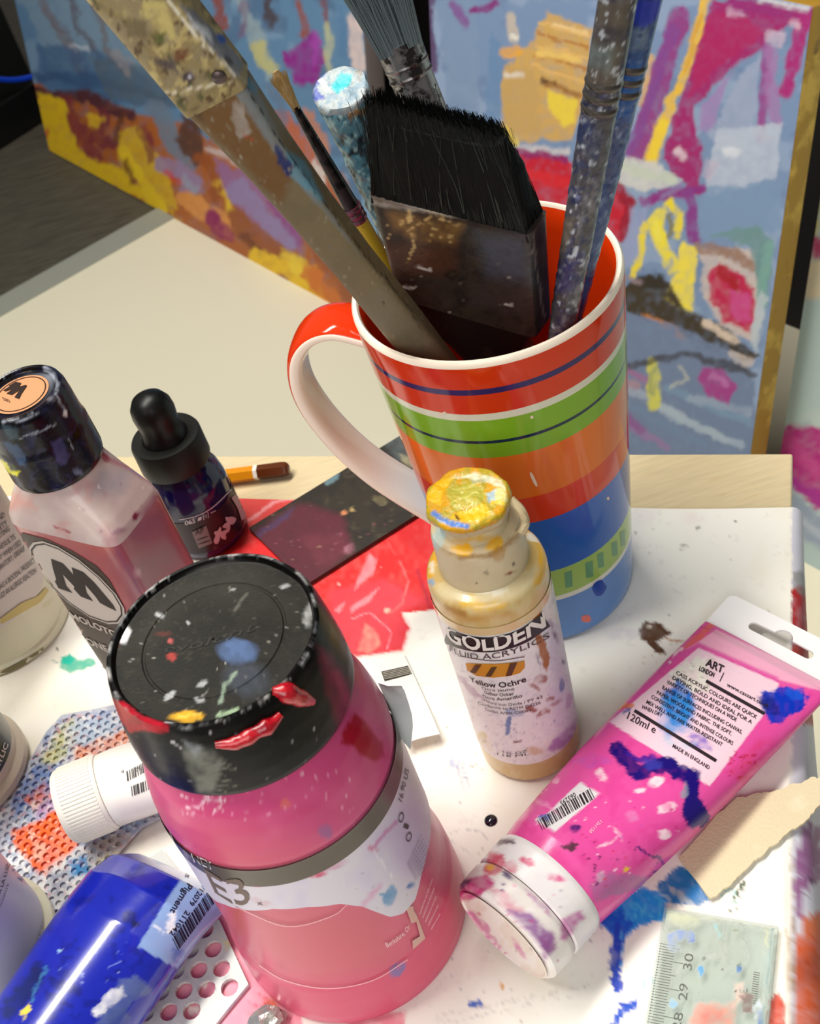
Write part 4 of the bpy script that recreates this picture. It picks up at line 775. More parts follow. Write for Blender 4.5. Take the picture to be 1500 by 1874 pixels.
v, f = lathe([(.02062 + .0008 * j / 100, .0135 + .081 * j / 100) for j in range(101)], GC, 220, cap0=False, cap1=False)
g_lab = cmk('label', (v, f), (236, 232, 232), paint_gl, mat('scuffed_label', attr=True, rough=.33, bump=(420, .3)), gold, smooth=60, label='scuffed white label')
gsleeve('label_clear_edge', .00015, .0945, .0985, mat('clear_edge', (216, 190, 140), .15, coat=.5))
GT = [g_lab, g_body, g_col]
blk_ = flat((22, 20, 20), .35)
decal('black_panel', gold, [g_lab], [strip([z4(172, 972), z4(300, 1010), z4(430, 1017), z4(580, 975), z4(716, 885)], 31, False)], blk_, .0003, step=6)
decal('lettering', gold, [g_lab], [ptext('GOLDEN', [z4(178, 985), z4(430, 1050), z4(716, 918)], (-4, -26), .03)], flat((236, 232, 226)), .0005)
decal('lettering', gold, [g_lab], [ptext('FLUID ACRYLICS', [z4(196, 1058), z4(430, 1100), z4(738, 985)], (-1.5, -10))], flat((70, 60, 56)), .0004)
decal('rule_line', gold, [g_lab], [strip([z4(240, 1085), z4(430, 1112), z4(600, 1090)], 1.2, False)], blk_, .0004)
decal('colour_swatch', gold, [g_lab], [[z4(280, 1125), z4(330, 1128), z4(440, 1130), z4(560, 1120), z4(600, 1112), z4(602, 1150), z4(575, 1180), z4(520, 1196), z4(430, 1205), z4(340, 1195), z4(290, 1165)]], flat((204, 138, 30), .3), .0004, label='ochre swatch with dark diagonal bars')
decal('swatch_bars', gold, [g_lab], [[z4(335, 1130), z4(368, 1130), z4(335, 1180), z4(305, 1172)], [z4(420, 1145), z4(452, 1142), z4(420, 1196), z4(388, 1196)], [z4(520, 1125), z4(560, 1120), z4(530, 1190), z4(498, 1194)]], flat((84, 56, 24), .3), .0006)
decal('lettering', gold, [g_lab], [ptext('Yellow Ochre', [z4(305, 1222), z4(450, 1260), z4(612, 1225)], (-3, -9), .015)], blk_, .0004)
decal('small_print', gold, [g_lab], [ptext('Ocre jaune', [z4(370, 1268), z4(450, 1282), z4(548, 1274)], (-1.5, -5)), ptext('Gelber Ocker', [z4(385, 1292), z4(460, 1308), z4(545, 1300)], (-1.5, -5.5), .01), ptext('Ocre Amarillo', [z4(375, 1312), z4(470, 1332), z4(590, 1312)], (-1.5, -5), .01), ptext('Natural Iron Oxide / PY 43', [z4(385, 1334), z4(520, 1362), z4(700, 1318)], (-1.5, -5)), ptext('Conforms to ASTM D4236', [z4(350, 1350), z4(520, 1384), z4(690, 1350)], (-1.5, -5)), ptext('Golden Artist Colors', [z4(390, 1385), z4(500, 1408), z4(640, 1390)], (-1.5, -5)), ptext('4 FL OZ', [z4(480, 1618), z4(540, 1630), z4(620, 1615)], (-1, -4)), ptext('118 ML', [z4(455, 1632), z4(540, 1645), z4(630, 1630)], (-1, -4))], flat((74, 66, 66)), .0004)

# ================================================================ SQUARE PINKISH MARKER-INK BOTTLE
BXC = V((-.1235, .3845, .0004)); bx = V((.0465, -.0363, 0)).normalized(); by = V((-bx.y, bx.x, 0))
mol = thing('ink_refill_bottle', 'square-shouldered translucent bottle of dusky pink ink with black cap and oval badge', 'bottle', tuple(BXC))
z1 = zoom(0, 860, 4.685); zc = zoom(0, 660, 6.25); zd = zoom(0, 620, 2.679)
def rrings(rows, n=200):
    return [sect(BXC + V((0, 0, z)), bx, by, hx, hy, n, e) for z, hx, hy, e in rows]
def densr(rows, step):
    o = []
    for a, b in zip(rows[:-1], rows[1:]):
        k = max(1, int((b[0] - a[0]) / step)); o += [tuple(x + (y - x) * j / k for x, y in zip(a, b)) for j in range(k)]
    return o + [rows[-1]]
def paint_mb(p):
    p.mottle((176, 104, 106), 50, .5, .6, .3); p.poly([zd(520, 980), zd(800, 800), zd(960, 1100), zd(660, 1300), zd(560, 1100)], (128, 72, 88), .7, 30, .1); p.poly([zd(560, 980), zd(760, 860), zd(780, 1000), zd(600, 1120)], (140, 62, 78), .5, 20); p.poly([zd(640, 1100), zd(900, 950), zd(960, 1080), zd(650, 1280)], (126, 96, 106), .6, 30)  # ink tones; the right face is painted darker as shading
    p.stroke([z1(0, 380), z1(500, 520), z1(900, 660)], 26, (186, 104, 96), .7, 20); p.blot(*z1(570, 520), 8, 3, (140, 24, 50), .8, 1, 2, .3); p.blot(*zd(600, 945), 9, 4, (90, 90, 160), -.3, .8); p.blot(*zd(675, 1150), 6, 8, (190, 160, 166), 0, .6, 3)
def paint_ms(p):
    p.mottle((208, 192, 188), 40, .5, .7, .3); p.mottle((190, 140, 140), 40, .62, .5, seed=7); p.poly([z1(-50, 100), z1(250, 260), z1(300, 330), z1(100, 340), z1(-50, 340)], (206, 140, 130), .8, 16); p.poly([zd(690, 850), zd(790, 720), zd(840, 800), zd(720, 930)], (150, 66, 92), .8, 14, .2); p.poly([z1(600, 250), z1(900, 280), z1(980, 480), z1(800, 580), z1(600, 480)], (216, 200, 190), .5, 24); p.poly([zd(480, 640), zd(640, 640), zd(600, 760), zd(450, 760)], (170, 164, 176), .7, 18); p.stroke([zd(490, 570), zd(640, 640), zd(770, 720)], 8, (176, 90, 110), .7, 8)  # frosting tones, plus a pale patch painting in a soft highlight
    p.blot(*zc(1195, 1110), 12, 6, (150, 20, 50), .8, .9, 3, .3); p.blot(*zd(690, 650), 19, 8, (106, 136, 200), .6, .95, 3, .3); p.blot(*z1(1160, 395), 5, 8, (140, 30, 70), .4, .9); p.stroke([z1(455, 483), z1(600, 540)], 3, (150, 30, 50), .9, 2, .7); p.blot(*zd(665, 870), 4, 7, (120, 20, 50), -.5); p.blot(*zd(580, 945), 12, 4, (120, 80, 120), -.2, .6, 4)
    p.stroke([z1(85, 230), z1(72, 275)], 4, (240, 234, 234), 1, 2); p.stroke([z1(845, 120), z1(850, 160)], 3, (240, 236, 236), 1, 2); p.specks((*zd(380, 650), *zd(760, 950)), 25, (.8, 2), [(236, 226, 226), (150, 110, 130)], 3)
def paint_mc(p):
    p.mottle((20, 20, 40), 26, .5, .8); p.mottle((36, 36, 66), 12, .64, .7, seed=4); p.poly([zc(20, 740), zc(190, 760), zc(220, 900), zc(100, 920)], (62, 82, 92), .8, 4, .5); p.poly([zc(20, 930), zc(190, 960), zc(300, 1100), zc(290, 1215), zc(230, 1190)], (60, 84, 116), .9, 4, .4); p.poly([zc(580, 940), zc(700, 880), zc(800, 1100), zc(730, 1190), zc(640, 1160)], (70, 68, 110), .8, 6, .4); p.poly([zc(850, 300), zc(960, 560), zc(1100, 950), zc(1050, 1000), zc(880, 600)], (46, 14, 18), .9, 8, .3)
    p.poly([zc(20, 1140), zc(60, 1170), zc(120, 1265), zc(240, 1272), zc(190, 1328), zc(100, 1290), zc(40, 1210)], (230, 224, 20), 1, 3, .1); p.poly([zc(110, 1180), zc(170, 1200), zc(230, 1270), zc(140, 1260)], (70, 90, 30), .8, 3, .4); p.poly([zc(820, 1250), zc(890, 1230), zc(945, 1290), zc(880, 1310)], (130, 140, 170), .8, 4, .5)
    w = (156, 162, 176)
    p.stroke([zc(505, 90), zc(610, 160), zc(650, 260), zc(635, 380)], 6, w, .9, 4, .6); p.stroke([zc(660, 410), zc(720, 520), zc(745, 600)], 5, w, .9, 3, .5); p.stroke([zc(30, 710), zc(300, 665), zc(440, 600)], 4, w, .9, 2, .5); p.stroke([zc(215, 890), zc(420, 830), zc(640, 715)], 2.5, w, .9, 2, .6); p.stroke([zc(450, 190), zc(500, 285)], 3, (210, 210, 216), .9, 2); p.blot(*zc(460, 335), 6, 6, (120, 116, 140), 0, .8, 3, .5); p.stroke([zc(30, 190), zc(120, 170)], 2.5, w, .8, 2); p.stroke([zc(780, 900), zc(835, 1010)], 2, w, .7, 2); p.blot(*zc(745, 600), 4, 6, (226, 226, 226)); p.stroke([zc(100, 590), zc(300, 540), zc(560, 400)], 4, (96, 92, 80), .7, 3, .5); p.blot(*zc(590, 440), 8, 6, (130, 130, 140), 0, .7, 4, .5)
rows = densr([(.0006, .026, .0145, 5), (.002, .0285, .0165, 6), (.006, .0292, .0172, 7), (.109, .0292, .0172, 7)], .0015)
m_body = cmk('body', loft(rrings(rows)), (170, 94, 98), paint_mb, mat('dusky_pink_ink', attr=True, rough=.25, sss=.25, coat=.35), mol, smooth=50)
rows = densr([(.109, .0292, .0172, 7), (.113, .0285, .0168, 6.5), (.118, .0262, .0162, 5), (.124, .0225, .0158, 3.6), (.130, .0190, .0156, 2.6), (.135, .0168, .0155, 2.1), (.140, .0162, .0155, 2)], .0007)
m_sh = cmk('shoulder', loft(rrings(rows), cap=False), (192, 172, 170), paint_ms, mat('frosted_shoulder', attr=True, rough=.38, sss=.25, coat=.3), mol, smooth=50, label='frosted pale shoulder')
prof = [(.0150, .1340), (.0180, .1345), (.0184, .1365), (.0182, .1500), (.0176, .1530), (.0174, .1560), (.0172, .1620), (.0168, .1665), (.0160, .1688), (.0150, .1695), (.0142, .1692), (.0139, .1680), (.0130, .1678)]
v, f = lathe(dense(prof, .0007), BXC, 200); m_cap = cmk('cap', (v, f), (8, 7, 12), paint_mc, mat('black_cap', attr=True, rough=.22, bump=(220, .25), spec=.35), mol, smooth=35)
copper = flat((206, 146, 104), .4); TZ = .1678
zc = zoom(0, 660, 6.25)
def disc(c, r, n=48): return [PR(V(c) + V((r * math.cos(2 * math.pi * i / n), r * math.sin(2 * math.pi * i / n), 0))) for i in range(n)]
tc_ = BXC + V((0, 0, TZ))
cdisc = decal('cap_badge', m_cap, [m_cap], [disc(tc_, .0108)], copper, .0003, label='round copper coloured badge on the cap')
def ringp(c, r0, r1, n=48):
    a, b = disc(c, r0, n), disc(c, r1, n); return (a + b, [(i, (i + 1) % n, n + (i + 1) % n, n + i) for i in range(n)])
darkt = flat((40, 24, 20), .4)
def quadmap(c4):
    """unit square -> four pixel corners (bilinear)"""
    a, b, c, d = [V(q) for q in c4]
    return lambda x, y: tuple(a.lerp(b, x).lerp(d.lerp(c, x), y))
def emblem(q):
    """blocky slanted M"""
    A_ = [(0.0, .0), (.30, .0), (.42, .62), (.52, .30), (.48, .0), (.72, .0), (.80, .55), (.92, .22), (.88, .0), (1.1, .0)]
    A = [(.02, 0), (.20, 0), (.29, .55), (.36, .0), (.56, .0), (.64, .55), (.74, .0), (1.0, .0), (.98, .16), (.90, .18), (.76, 1.0), (.50, 1.0), (.46, .62), (.38, 1.0), (.10, 1.0), (.10, .82), (.17, .80)]
    return [q(x, y) for x, y in A]
# badge on the cap: emblem lies on its side, as in the photo
qm = quadmap([zc(210, 452), zc(60, 345), zc(200, 248), zc(318, 300)])
decal('cap_emblem', m_cap, [m_cap], [[zc(40, 355), zc(120, 305), zc(105, 300), zc(185, 255), zc(250, 268), zc(225, 310), zc(305, 290), zc(315, 300), zc(250, 395), zc(225, 450), zc(172, 432), zc(235, 345), zc(140, 405), zc(80, 388), zc(160, 335), zc(75, 362)]], darkt, .0006)
decal('cap_lettering', m_cap, [m_cap], [ptext('085', [zc(110, 458), zc(28, 428)], (3, 6))], darkt, .0006)
decal('cap_ring', m_cap, [m_cap], [ringp(tc_, .0094, .0098)], darkt, .0005)
# front panel: dark label with the oval badge
z1 = zoom(0, 860, 4.685)
front = [z1(155, 548), z1(200, 538), z1(400, 590), z1(620, 690), z1(830, 820), z1(940, 940), z1(1060, 1160), z1(1110, 1330), z1(1020, 1620), z1(880, 1740), z1(600, 1330), z1(330, 900), z1(210, 700)]
decal('front_label', mol, [m_body], [front], mat('brown_label', (66, 54, 48), .4), .0003, label='dark grey brown front label')
ov = [z1(255, 660), z1(290, 615), z1(370, 603), z1(500, 650), z1(680, 760), z1(860, 910), z1(1000, 1060), z1(1070, 1180), z1(1075, 1250), z1(1030, 1310), z1(940, 1315), z1(780, 1260), z1(600, 1140), z1(450, 1000), z1(330, 860), z1(270, 750)]
def shrink(p, k):
    cx, cy = sum(q[0] for q in p) / len(p), sum(q[1] for q in p) / len(p); return [(cx + (q[0] - cx) * k, cy + (q[1] - cy) * k) for q in p]
decal('oval_badge', mol, [m_body], [ov], flat((198, 188, 178)), .0005, label='pale oval badge')
decal('oval_ring', mol, [m_body], [(shrink(ov, .955) + shrink(ov, .925), [(i, (i + 1) % 16, 16 + (i + 1) % 16, 16 + i) for i in range(16)])], flat((50, 40, 36)), .0007)
decal('emblem', mol, [m_body], [[z1(*q) for q in [(445, 752), (545, 790), (640, 893), (622, 825), (720, 865), (815, 955), (975, 1145), (1005, 1200), (930, 1165), (865, 1130), (825, 1075), (735, 970), (750, 1045), (805, 1115), (700, 1075), (640, 1010), (645, 990), (545, 885), (575, 985), (628, 1045), (510, 1005), (478, 945), (490, 930), (460, 830)]]], flat((48, 38, 36)), .0007)
decal('lettering', mol, [m_body], [ptext('MOLOTOW', [z1(625, 1265), z1(1130, 1480)], (-6, -12), .03), ptext('ONE4ALL', [z1(760, 1480), z1(1130, 1640)], (-6, -12), .03)], flat((196, 186, 176)), .0006)

# ================================================================ DROPPER INK BOTTLE
DC = V((-.1000, .4690, .0004)); dr = thing('dropper_bottle', 'small round bottle of violet ink with black rubber dropper cap', 'bottle', tuple(DC))
prof = [(.0005, .001), (.0175, .0006), (.0192, .002), (.0196, .006), (.0196, .032), (.0192, .037), (.0178, .043), (.0152, .0480), (.0130, .0505), (.0122, .052)]
v, f = lathe(prof, DC, 64); d_body = mk('body', v, f, mat('violet_glass', (20, 12, 66), .12, coat=.3), dr, smooth=60)
prof = [(.0120, .0510), (.0168, .0515), (.0173, .0525), (.0171, .0660), (.0164, .0674), (.0118, .0677), (.0104, .0672)]
rub = mat('black_rubber', (9, 10, 9), .38, spec=.35, spots=[((16, 17, 15), 60, .55, .2)])
v, f = lathe(prof, DC, 56); d_col = mk('screw_collar', v, f, mat('collar_black', (14, 15, 12), .5, spec=.35), dr, smooth=35)
prof = [(.0112, .0668), (.0112, .0680), (.0100, .0700), (.0094, .0740), (.0100, .0790), (.0103, .0825), (.0098, .0865), (.0076, .0903), (.0042, .0925), (.0003, .0932)]
v, f = lathe(prof, DC, 40); mk('rubber_bulb', v, f, rub, dr, smooth=60)
v, f = lathe([(.01985, .006 + .022 * j / 6) for j in range(7)], DC, 72, cap0=False, cap1=False)
d_lab = mk('label', v, f, mat('dark_violet_label', (34, 10, 24), .4, spots=[((84, 50, 60), 70, .6, .05)]), dr, smooth=60)
DT = [d_lab, d_body]
decal('label_rule', dr, DT, [strip([zd(880, 885), zd(960, 868), zd(1040, 825), zd(1130, 740)], 1.6, False)], flat((210, 206, 216)), .0004)
decal('lettering', dr, DT, [ptext('065', [zd(908, 912), zd(958, 898)], (-1, -8), .02), [zd(968, 892), zd(985, 885), zd(988, 868), zd(970, 874)], ptext('[o] •••', [zd(995, 880), zd(1055, 850)], (-1, -7))], flat((206, 200, 206)), .0005)
decal('seal_square', dr, DT, [[zd(940, 945), zd(1010, 915), zd(1040, 1000), zd(975, 1025)]], flat((126, 112, 116)), .0004)
decal('seal_mark', dr, DT, [ptext('AP', [zd(958, 960), zd(1000, 945)], (-2, -9), .02), strip([zd(965, 985), zd(1020, 965)], 2), strip([zd(972, 1005), zd(1030, 985)], 2)], flat((50, 30, 40)), .0006)
decal('pale_patches', dr, DT, [[zd(1130, 780), zd(1165, 750), zd(1195, 820), zd(1200, 880), zd(1180, 890), zd(1160, 830)], blob(*zd(1075, 960), 10, 13, 9, .3, .6), blob(*zd(1120, 900), 9, 12, 10, .2, .6)], flat((196, 166, 176)), .0005)

# ================================================================ TUBS ALONG THE LEFT EDGE
def tub(name, label, c, r, h, bodym, labm, lz, flange=.004, lidm_=None):
    c = V(c); t = thing(name, label, 'tub', tuple(c), 'plastic paint tubs along the left edge')
    prof = [(.0005, .002), (r - .006, .0015), (r - .003, 0), (r, .001), (r, .0045), (r - .0012, .0058), (r - flange, .0068), (r - flange, h - .012), (r - flange - .001, h - .010)]
    v, f = lathe(prof, c, 80); b = mk('body', v, f, bodym, t, smooth=40)
    v, f = lathe([(r - flange + .0003, lz[0] + (lz[1] - lz[0]) * j / 8) for j in range(9)], c, 80, cap0=False, cap1=False); l = mk('label', v, f, labm, t, smooth=60)
    prof = [(r - .002, h - .016), (r + .001, h - .0155), (r + .001, h - .002), (r - .0005, h), (.0005, h)]
    v, f = lathe(prof, c, 80); mk('lid', v, f, lidm_ or bodym, t, smooth=35)
    return t, b, l
milky = mat('milky_plastic', (222, 220, 196), .35, sss=.3, coat=.2, spots=[((206, 200, 160), 40, .58, .1)])
lilac = mat('lilac_label', (206, 206, 226), .35, spots=[((190, 192, 216), 20, .55, .2)])
cpos = (-.2100, .4500, .0004)
t1, b1, l1 = tub('paint_tub', 'milky paint tub covered in printed safety text behind the square bottle', cpos, .0350, .10, milky, mat('tub_label', (216, 212, 206), .4), (.027, .090), .0012)
tx = []
z1 = zoom(0, 860, 4.685)
for s_, a_, b_ in [('USING A BIOCIDAL PRODUCT', (-30, 1050), (300, 790)), ('PRODUCE AN ALLERGIC REACTION', (-60, 1150), (310, 880)), ('LABORATORY, GREASE', (-60, 905), (210, 690)), ('STAY WHEN USED', (-40, 800), (180, 640)), ('RESULTS', (-10, 690), (130, 590)), ('TESTING', (-50, 620), (80, 520)), ('SAFETY', (-60, 560), (60, 470)), ('AVOID', (0, 150), (80, 40)), ('HAND', (-60, 480), (40, 400))]:
    tx.append(ptext(s_, [z1(*a_), z1(*b_)], (-2.5, -9), .01))
decal('small_print', t1, [l1], tx, flat((84, 80, 80)), .0004)
decal('yellow_stain', t1, [b1, l1], [strip([z1(0, 1300), z1(200, 1170), z1(320, 1110), z1(400, 1020)], [10, 16, 12, 8])], flat((206, 190, 120)), .0005)
decal('rim_grime', t1, [b1, l1], [strip([z1(0, 1750), z1(300, 1590), z1(480, 1450), z1(590, 1310)], [6, 9, 8, 5])], flat((126, 120, 84)), .0005)
t2, b2, l2 = tub('paint_tub', 'grey-rimmed paint tub with a black acrylic label above the lilac tub', (-.2245, .3605, .0036), .0312, .085, mat('warm_grey_plastic', (206, 196, 178), .35, sss=.2, coat=.2), mat('black_label', (34, 28, 24), .3, coat=.3, spots=[((120, 100, 78), 18, .55, .1)]), (.012, .068), .0028)
za = zoom(0, 1270, 7.493)
decal('lettering', t2, [l2], [ptext('ACRYLIC', [za(-110, 1200), za(0, 960), za(105, 690)], (-7, -4), .02)], flat((230, 226, 216)), .0004)
t3, b3, l3 = tub('paint_tub', 'lilac-white paint tub beside the blue tube at the bottom left', (-.2105, .2700, .0036), .0312, .080, milky, lilac, (.0085, .066), .0028)
zb_ = zoom(0, 1480, 4.757)
decal('lettering', t3, [l3], [ptext('LUZ A LA LUZ', [zb_(-60, 860), zb_(20, 680), zb_(78, 485)], (-5, -2), .02), ptext('EXCELENTE', [zb_(-5, 860), zb_(30, 780), zb_(72, 655)], (-3, -1))], flat((70, 70, 84)), .0004)
decal('lettering', t3, [l3], [ptext('LOT1AE20', [zb_(255, 1310), zb_(320, 1180), zb_(385, 960)], (-4, -2))], flat((150, 150, 156)), .0004)
decal('blue_smudge', t3, [l3], [blob(*zb_(140, 500), 8, 18, 3, -.6, .5), blob(*zb_(190, 590), 6, 8, 4, .3)], flat((150, 166, 206)), .0004)

# ================================================================ BRUSHES IN THE MUG
BG = 'brushes standing in the striped mug'
def axis_from(rim_px, low_px, zlow=.0100, zr=.165):
    R_, B_ = G(rim_px, zr), G(low_px, zlow); return B_, (R_ - B_).normalized()
def tat(B, d, q):
    """distance along the axis where it passes nearest to pixel q"""
    best = (1e9, 0)
    for i in range(0, 600):
        t = i * .00075; p = PR(B + d * t); e = (p[0] - q[0]) ** 2 + (p[1] - q[1]) ** 2
        if e < best[0]: best = (e, t)
    return best[1]
def pxm(P): return F / (V(P) - CAM).dot(WA)
def wframe(B, d, t, phi):
    P = B + d * t; view = (CAM - P).normalized(); w = d.cross(view)
    if PR(P + w * .01)[0] < PR(P)[0]: w = -w
    w.normalize(); n = w.cross(d)
    if n.dot(view) < 0: n = -n
    c, s = math.cos(math.radians(phi)), math.sin(math.radians(phi)); w2 = w * c + n * s; n2 = n * c - w * s; return w2, n2
def rows_loft(B, d, rows, w, n, e=4, seg=40, step=.0015, name=None):
    """rows: (t, half width, half thickness[, e]) along the axis"""
    rr = densr([tuple(r) + (() if len(r) > 3 else (e,)) for r in rows], step)
    return loft([sect(B + d * r[0], w, n, r[1], r[2], seg, r[3]) for r in rr])
def hairs(name, B, d, w, n, t0, L, hw0, ht0, hw1, ht1, cnt, rad, m, parent, seed=1, bend=.0, jit=.06, shape=None):
    R = random.Random(seed); AV, AF = [], []
    for _ in range(cnt):
        a, b = R.uniform(-1, 1), R.uniform(-1, 1)
        if abs(a) < .8 and abs(b) < .5 and R.random() < .4: b = R.choice((-1, 1)) * R.uniform(.6, 1)
        ln = L * R.uniform(.90, 1.0) * (shape(a) if shape else 1); ja, jb = R.gauss(0, jit), R.gauss(0, jit); P = []
        for k in range(4):
            s = k / 3; P.append(B + d * (t0 + ln * s) + w * ((a + ja * s * s) * (hw0 + (hw1 - hw0) * s) + bend * s * s) + n * ((b + jb * s) * (ht0 + (ht1 - ht0) * s)))
        i0 = len(AV)
        for k, p in enumerate(P):
            r = rad * (1 - .6 * k / 3)
            for q in range(3): AV.append(p + w * (r * math.cos(q * 2.094)) + n * (r * math.sin(q * 2.094)))
        for k in range(3):
            for q in range(3): AF.append((i0 + 3 * k + q, i0 + 3 * k + (q + 1) % 3, i0 + 3 * k + 3 + (q + 1) % 3, i0 + 3 * k + 3 + q))
    return mk(name, AV, AF, m, parent, smooth=60, kind='stuff')

# --- wide flat brush leaning left
B, d = axis_from((742, 598), (1061, 997), .0100, .168); t_f = tat(B, d, (388, 160)); w, n = wframe(B, d, t_f, 24)
br = thing('flat_brush', 'wide flat brush leaning left out of the mug, brown wooden handle and paint-caked ferrule', 'paintbrush', tuple(B), BG)
T = lambda q: tat(B, d, q)
def hw_(q, px): return px / pxm(B + d * T(q)) / 2
rows = [(0, .0036, .0030, 3), (T((900, 790)), .0048, .0038, 3), (T((820, 690)), hw_((820, 690), 72), .0048, 3), (T((742, 598)), hw_((742, 598), 76), .0056, 4), (T((640, 478)), hw_((640, 478), 76), .0058, 4), (T((560, 380)), hw_((560, 380), 84), .0060, 5), (T((490, 290)), hw_((490, 290), 98), .0060, 6), (T((430, 215)), hw_((430, 215), 116), .0060, 7), (t_f, hw_((388, 160), 132), .0058, 7)]
za1 = zoom(0, 0, 2.143)
def paint_ba(p):
    p.mottle((112, 100, 74), 40, .5, .8); p.poly([za1(640, 360), za1(940, 330), za1(1150, 700), za1(1100, 800), za1(800, 500)], (112, 78, 36), .95, 16, .2); p.poly([za1(660, 380), za1(760, 370), za1(800, 480)], (70, 50, 34), .8, 10)
    p.poly([za1(900, 340), za1(1000, 330), za1(1150, 650), za1(1330, 880), za1(1420, 1020), za1(1380, 960), za1(1120, 660)], (120, 130, 136), .9, 6, .4); p.poly([za1(1120, 580), za1(1200, 640), za1(1280, 800), za1(1240, 780), za1(1130, 680)], (96, 146, 168), .95, 6, .4); p.poly([za1(1080, 560), za1(1160, 650), za1(1130, 700), za1(1090, 640)], (22, 36, 96), 1, 4, .2); p.poly([za1(960, 290), za1(1010, 330), za1(1000, 380), za1(960, 340)], (60, 130, 170), .9, 4, .5)
    p.poly([za1(920, 400), za1(950, 410), za1(980, 520), za1(940, 550), za1(910, 470)], (166, 158, 150), .9, 5, .5); p.stroke([za1(955, 530), za1(985, 545)], 5, (170, 70, 40), .8, 3, .3)
    p.stroke([za1(940, 290), za1(1100, 560), za1(1290, 820), za1(1500, 1090)], 2.2, (30, 26, 24), .9, 1.5, .3); p.stroke([(700, 500), (800, 640)], 2.2, (40, 34, 30), .9, 1.5, .2)
    p.mottle((150, 142, 120), 7, .74, .7, seed=9); p.poly([(640, 560), (700, 520), (820, 650), (780, 660)], (116, 108, 88), .8, 12, .3); p.specks((420, 220, 800, 640), 40, (1, 3), [(40, 34, 30), (180, 176, 160), (120, 120, 110), (70, 120, 160)], 5)
vf = rows_loft(B, d, rows, w, n, seg=72, step=.0012); hb = cmk('handle', vf, (118, 104, 76), paint_ba, mat('worn_wood', attr=True, rough=.5, bump=(300, .2)), br, smooth=40)
def paint_fa(p):
    p.mottle((150, 132, 90), 26, .45, .9); p.mottle((196, 178, 120), 16, .58, .8, seed=5); p.mottle((84, 62, 40), 13, .66, .9, seed=8); p.mottle((74, 80, 44), 20, .68, .8, seed=12)
    p.poly([za1(560, 0), za1(650, 0), za1(690, 150), za1(640, 140), za1(560, 60)], (206, 190, 120), .9, 6, .6); p.poly([za1(590, 130), za1(650, 130), za1(640, 180), za1(600, 170)], (84, 92, 40), .9, 5, .4); p.poly([za1(590, 230), za1(690, 240), za1(700, 290), za1(620, 260)], (78, 66, 72), .9, 6, .3); p.poly([za1(680, 200), za1(740, 180), za1(730, 240), za1(690, 240)], (110, 50, 26), .9, 5, .5); p.poly([za1(480, 60), za1(560, 80), za1(590, 160), za1(500, 140)], (110, 96, 70), .8, 6, .4)
    p.stroke([za1(660, 0), za1(760, 130), za1(930, 300)], 5, (236, 232, 214), .95, 2, .4); p.poly([za1(680, 0), za1(760, 40), za1(960, 250), za1(930, 300), za1(780, 130)], (120, 128, 150), .9, 5, .4); p.poly([za1(730, 60), za1(820, 120), za1(840, 170), za1(770, 120)], (220, 224, 232), .9, 4, .5); p.blot(*za1(870, 150), 12, 7, (40, 90, 180), .8); p.blot(*za1(895, 240), 10, 7, (60, 54, 60), .6); p.blot(*za1(738, 300), 10, 10, (70, 56, 60)); p.blot(*za1(742, 298), 4, 4, (210, 206, 220)); p.stroke([za1(640, 370), za1(910, 318)], 3, (230, 222, 196), .9, 2, .2)
t_e = t_f + .072
rows = [(t_f - .0012, hw_((388, 160), 136), .0064, 9), (t_f + .03, hw_((388, 160), 137), .0066, 9), (t_e, hw_((388, 160), 138), .0068, 9)]
cmk('ferrule', rows_loft(B, d, rows, w, n, seg=72, step=.001), (150, 136, 104), paint_fa, mat('caked_metal', attr=True, rough=.35, metal=.25, bump=(260, .5)), br, smooth=35)
hwt = hw_((388, 160), 138)
hairs('bristles', B, d, w, n, t_e - .004, .055, hwt * .96, .0058, hwt * 1.0, .003, 500, .0004, mat('tan_bristle', (150, 120, 80), .6), br, 3)
nl = V(B + d * (t_f + .006)) + n * .0066 + w * .006
v, f = lathe([(.0021, 0), (.0020, .0006), (.0012, .0011), (.0002, .0013)], nl, 16, n); mk('nail_head', v, f, mat('dull_metal', (96, 84, 84), .35, metal=.7), br)

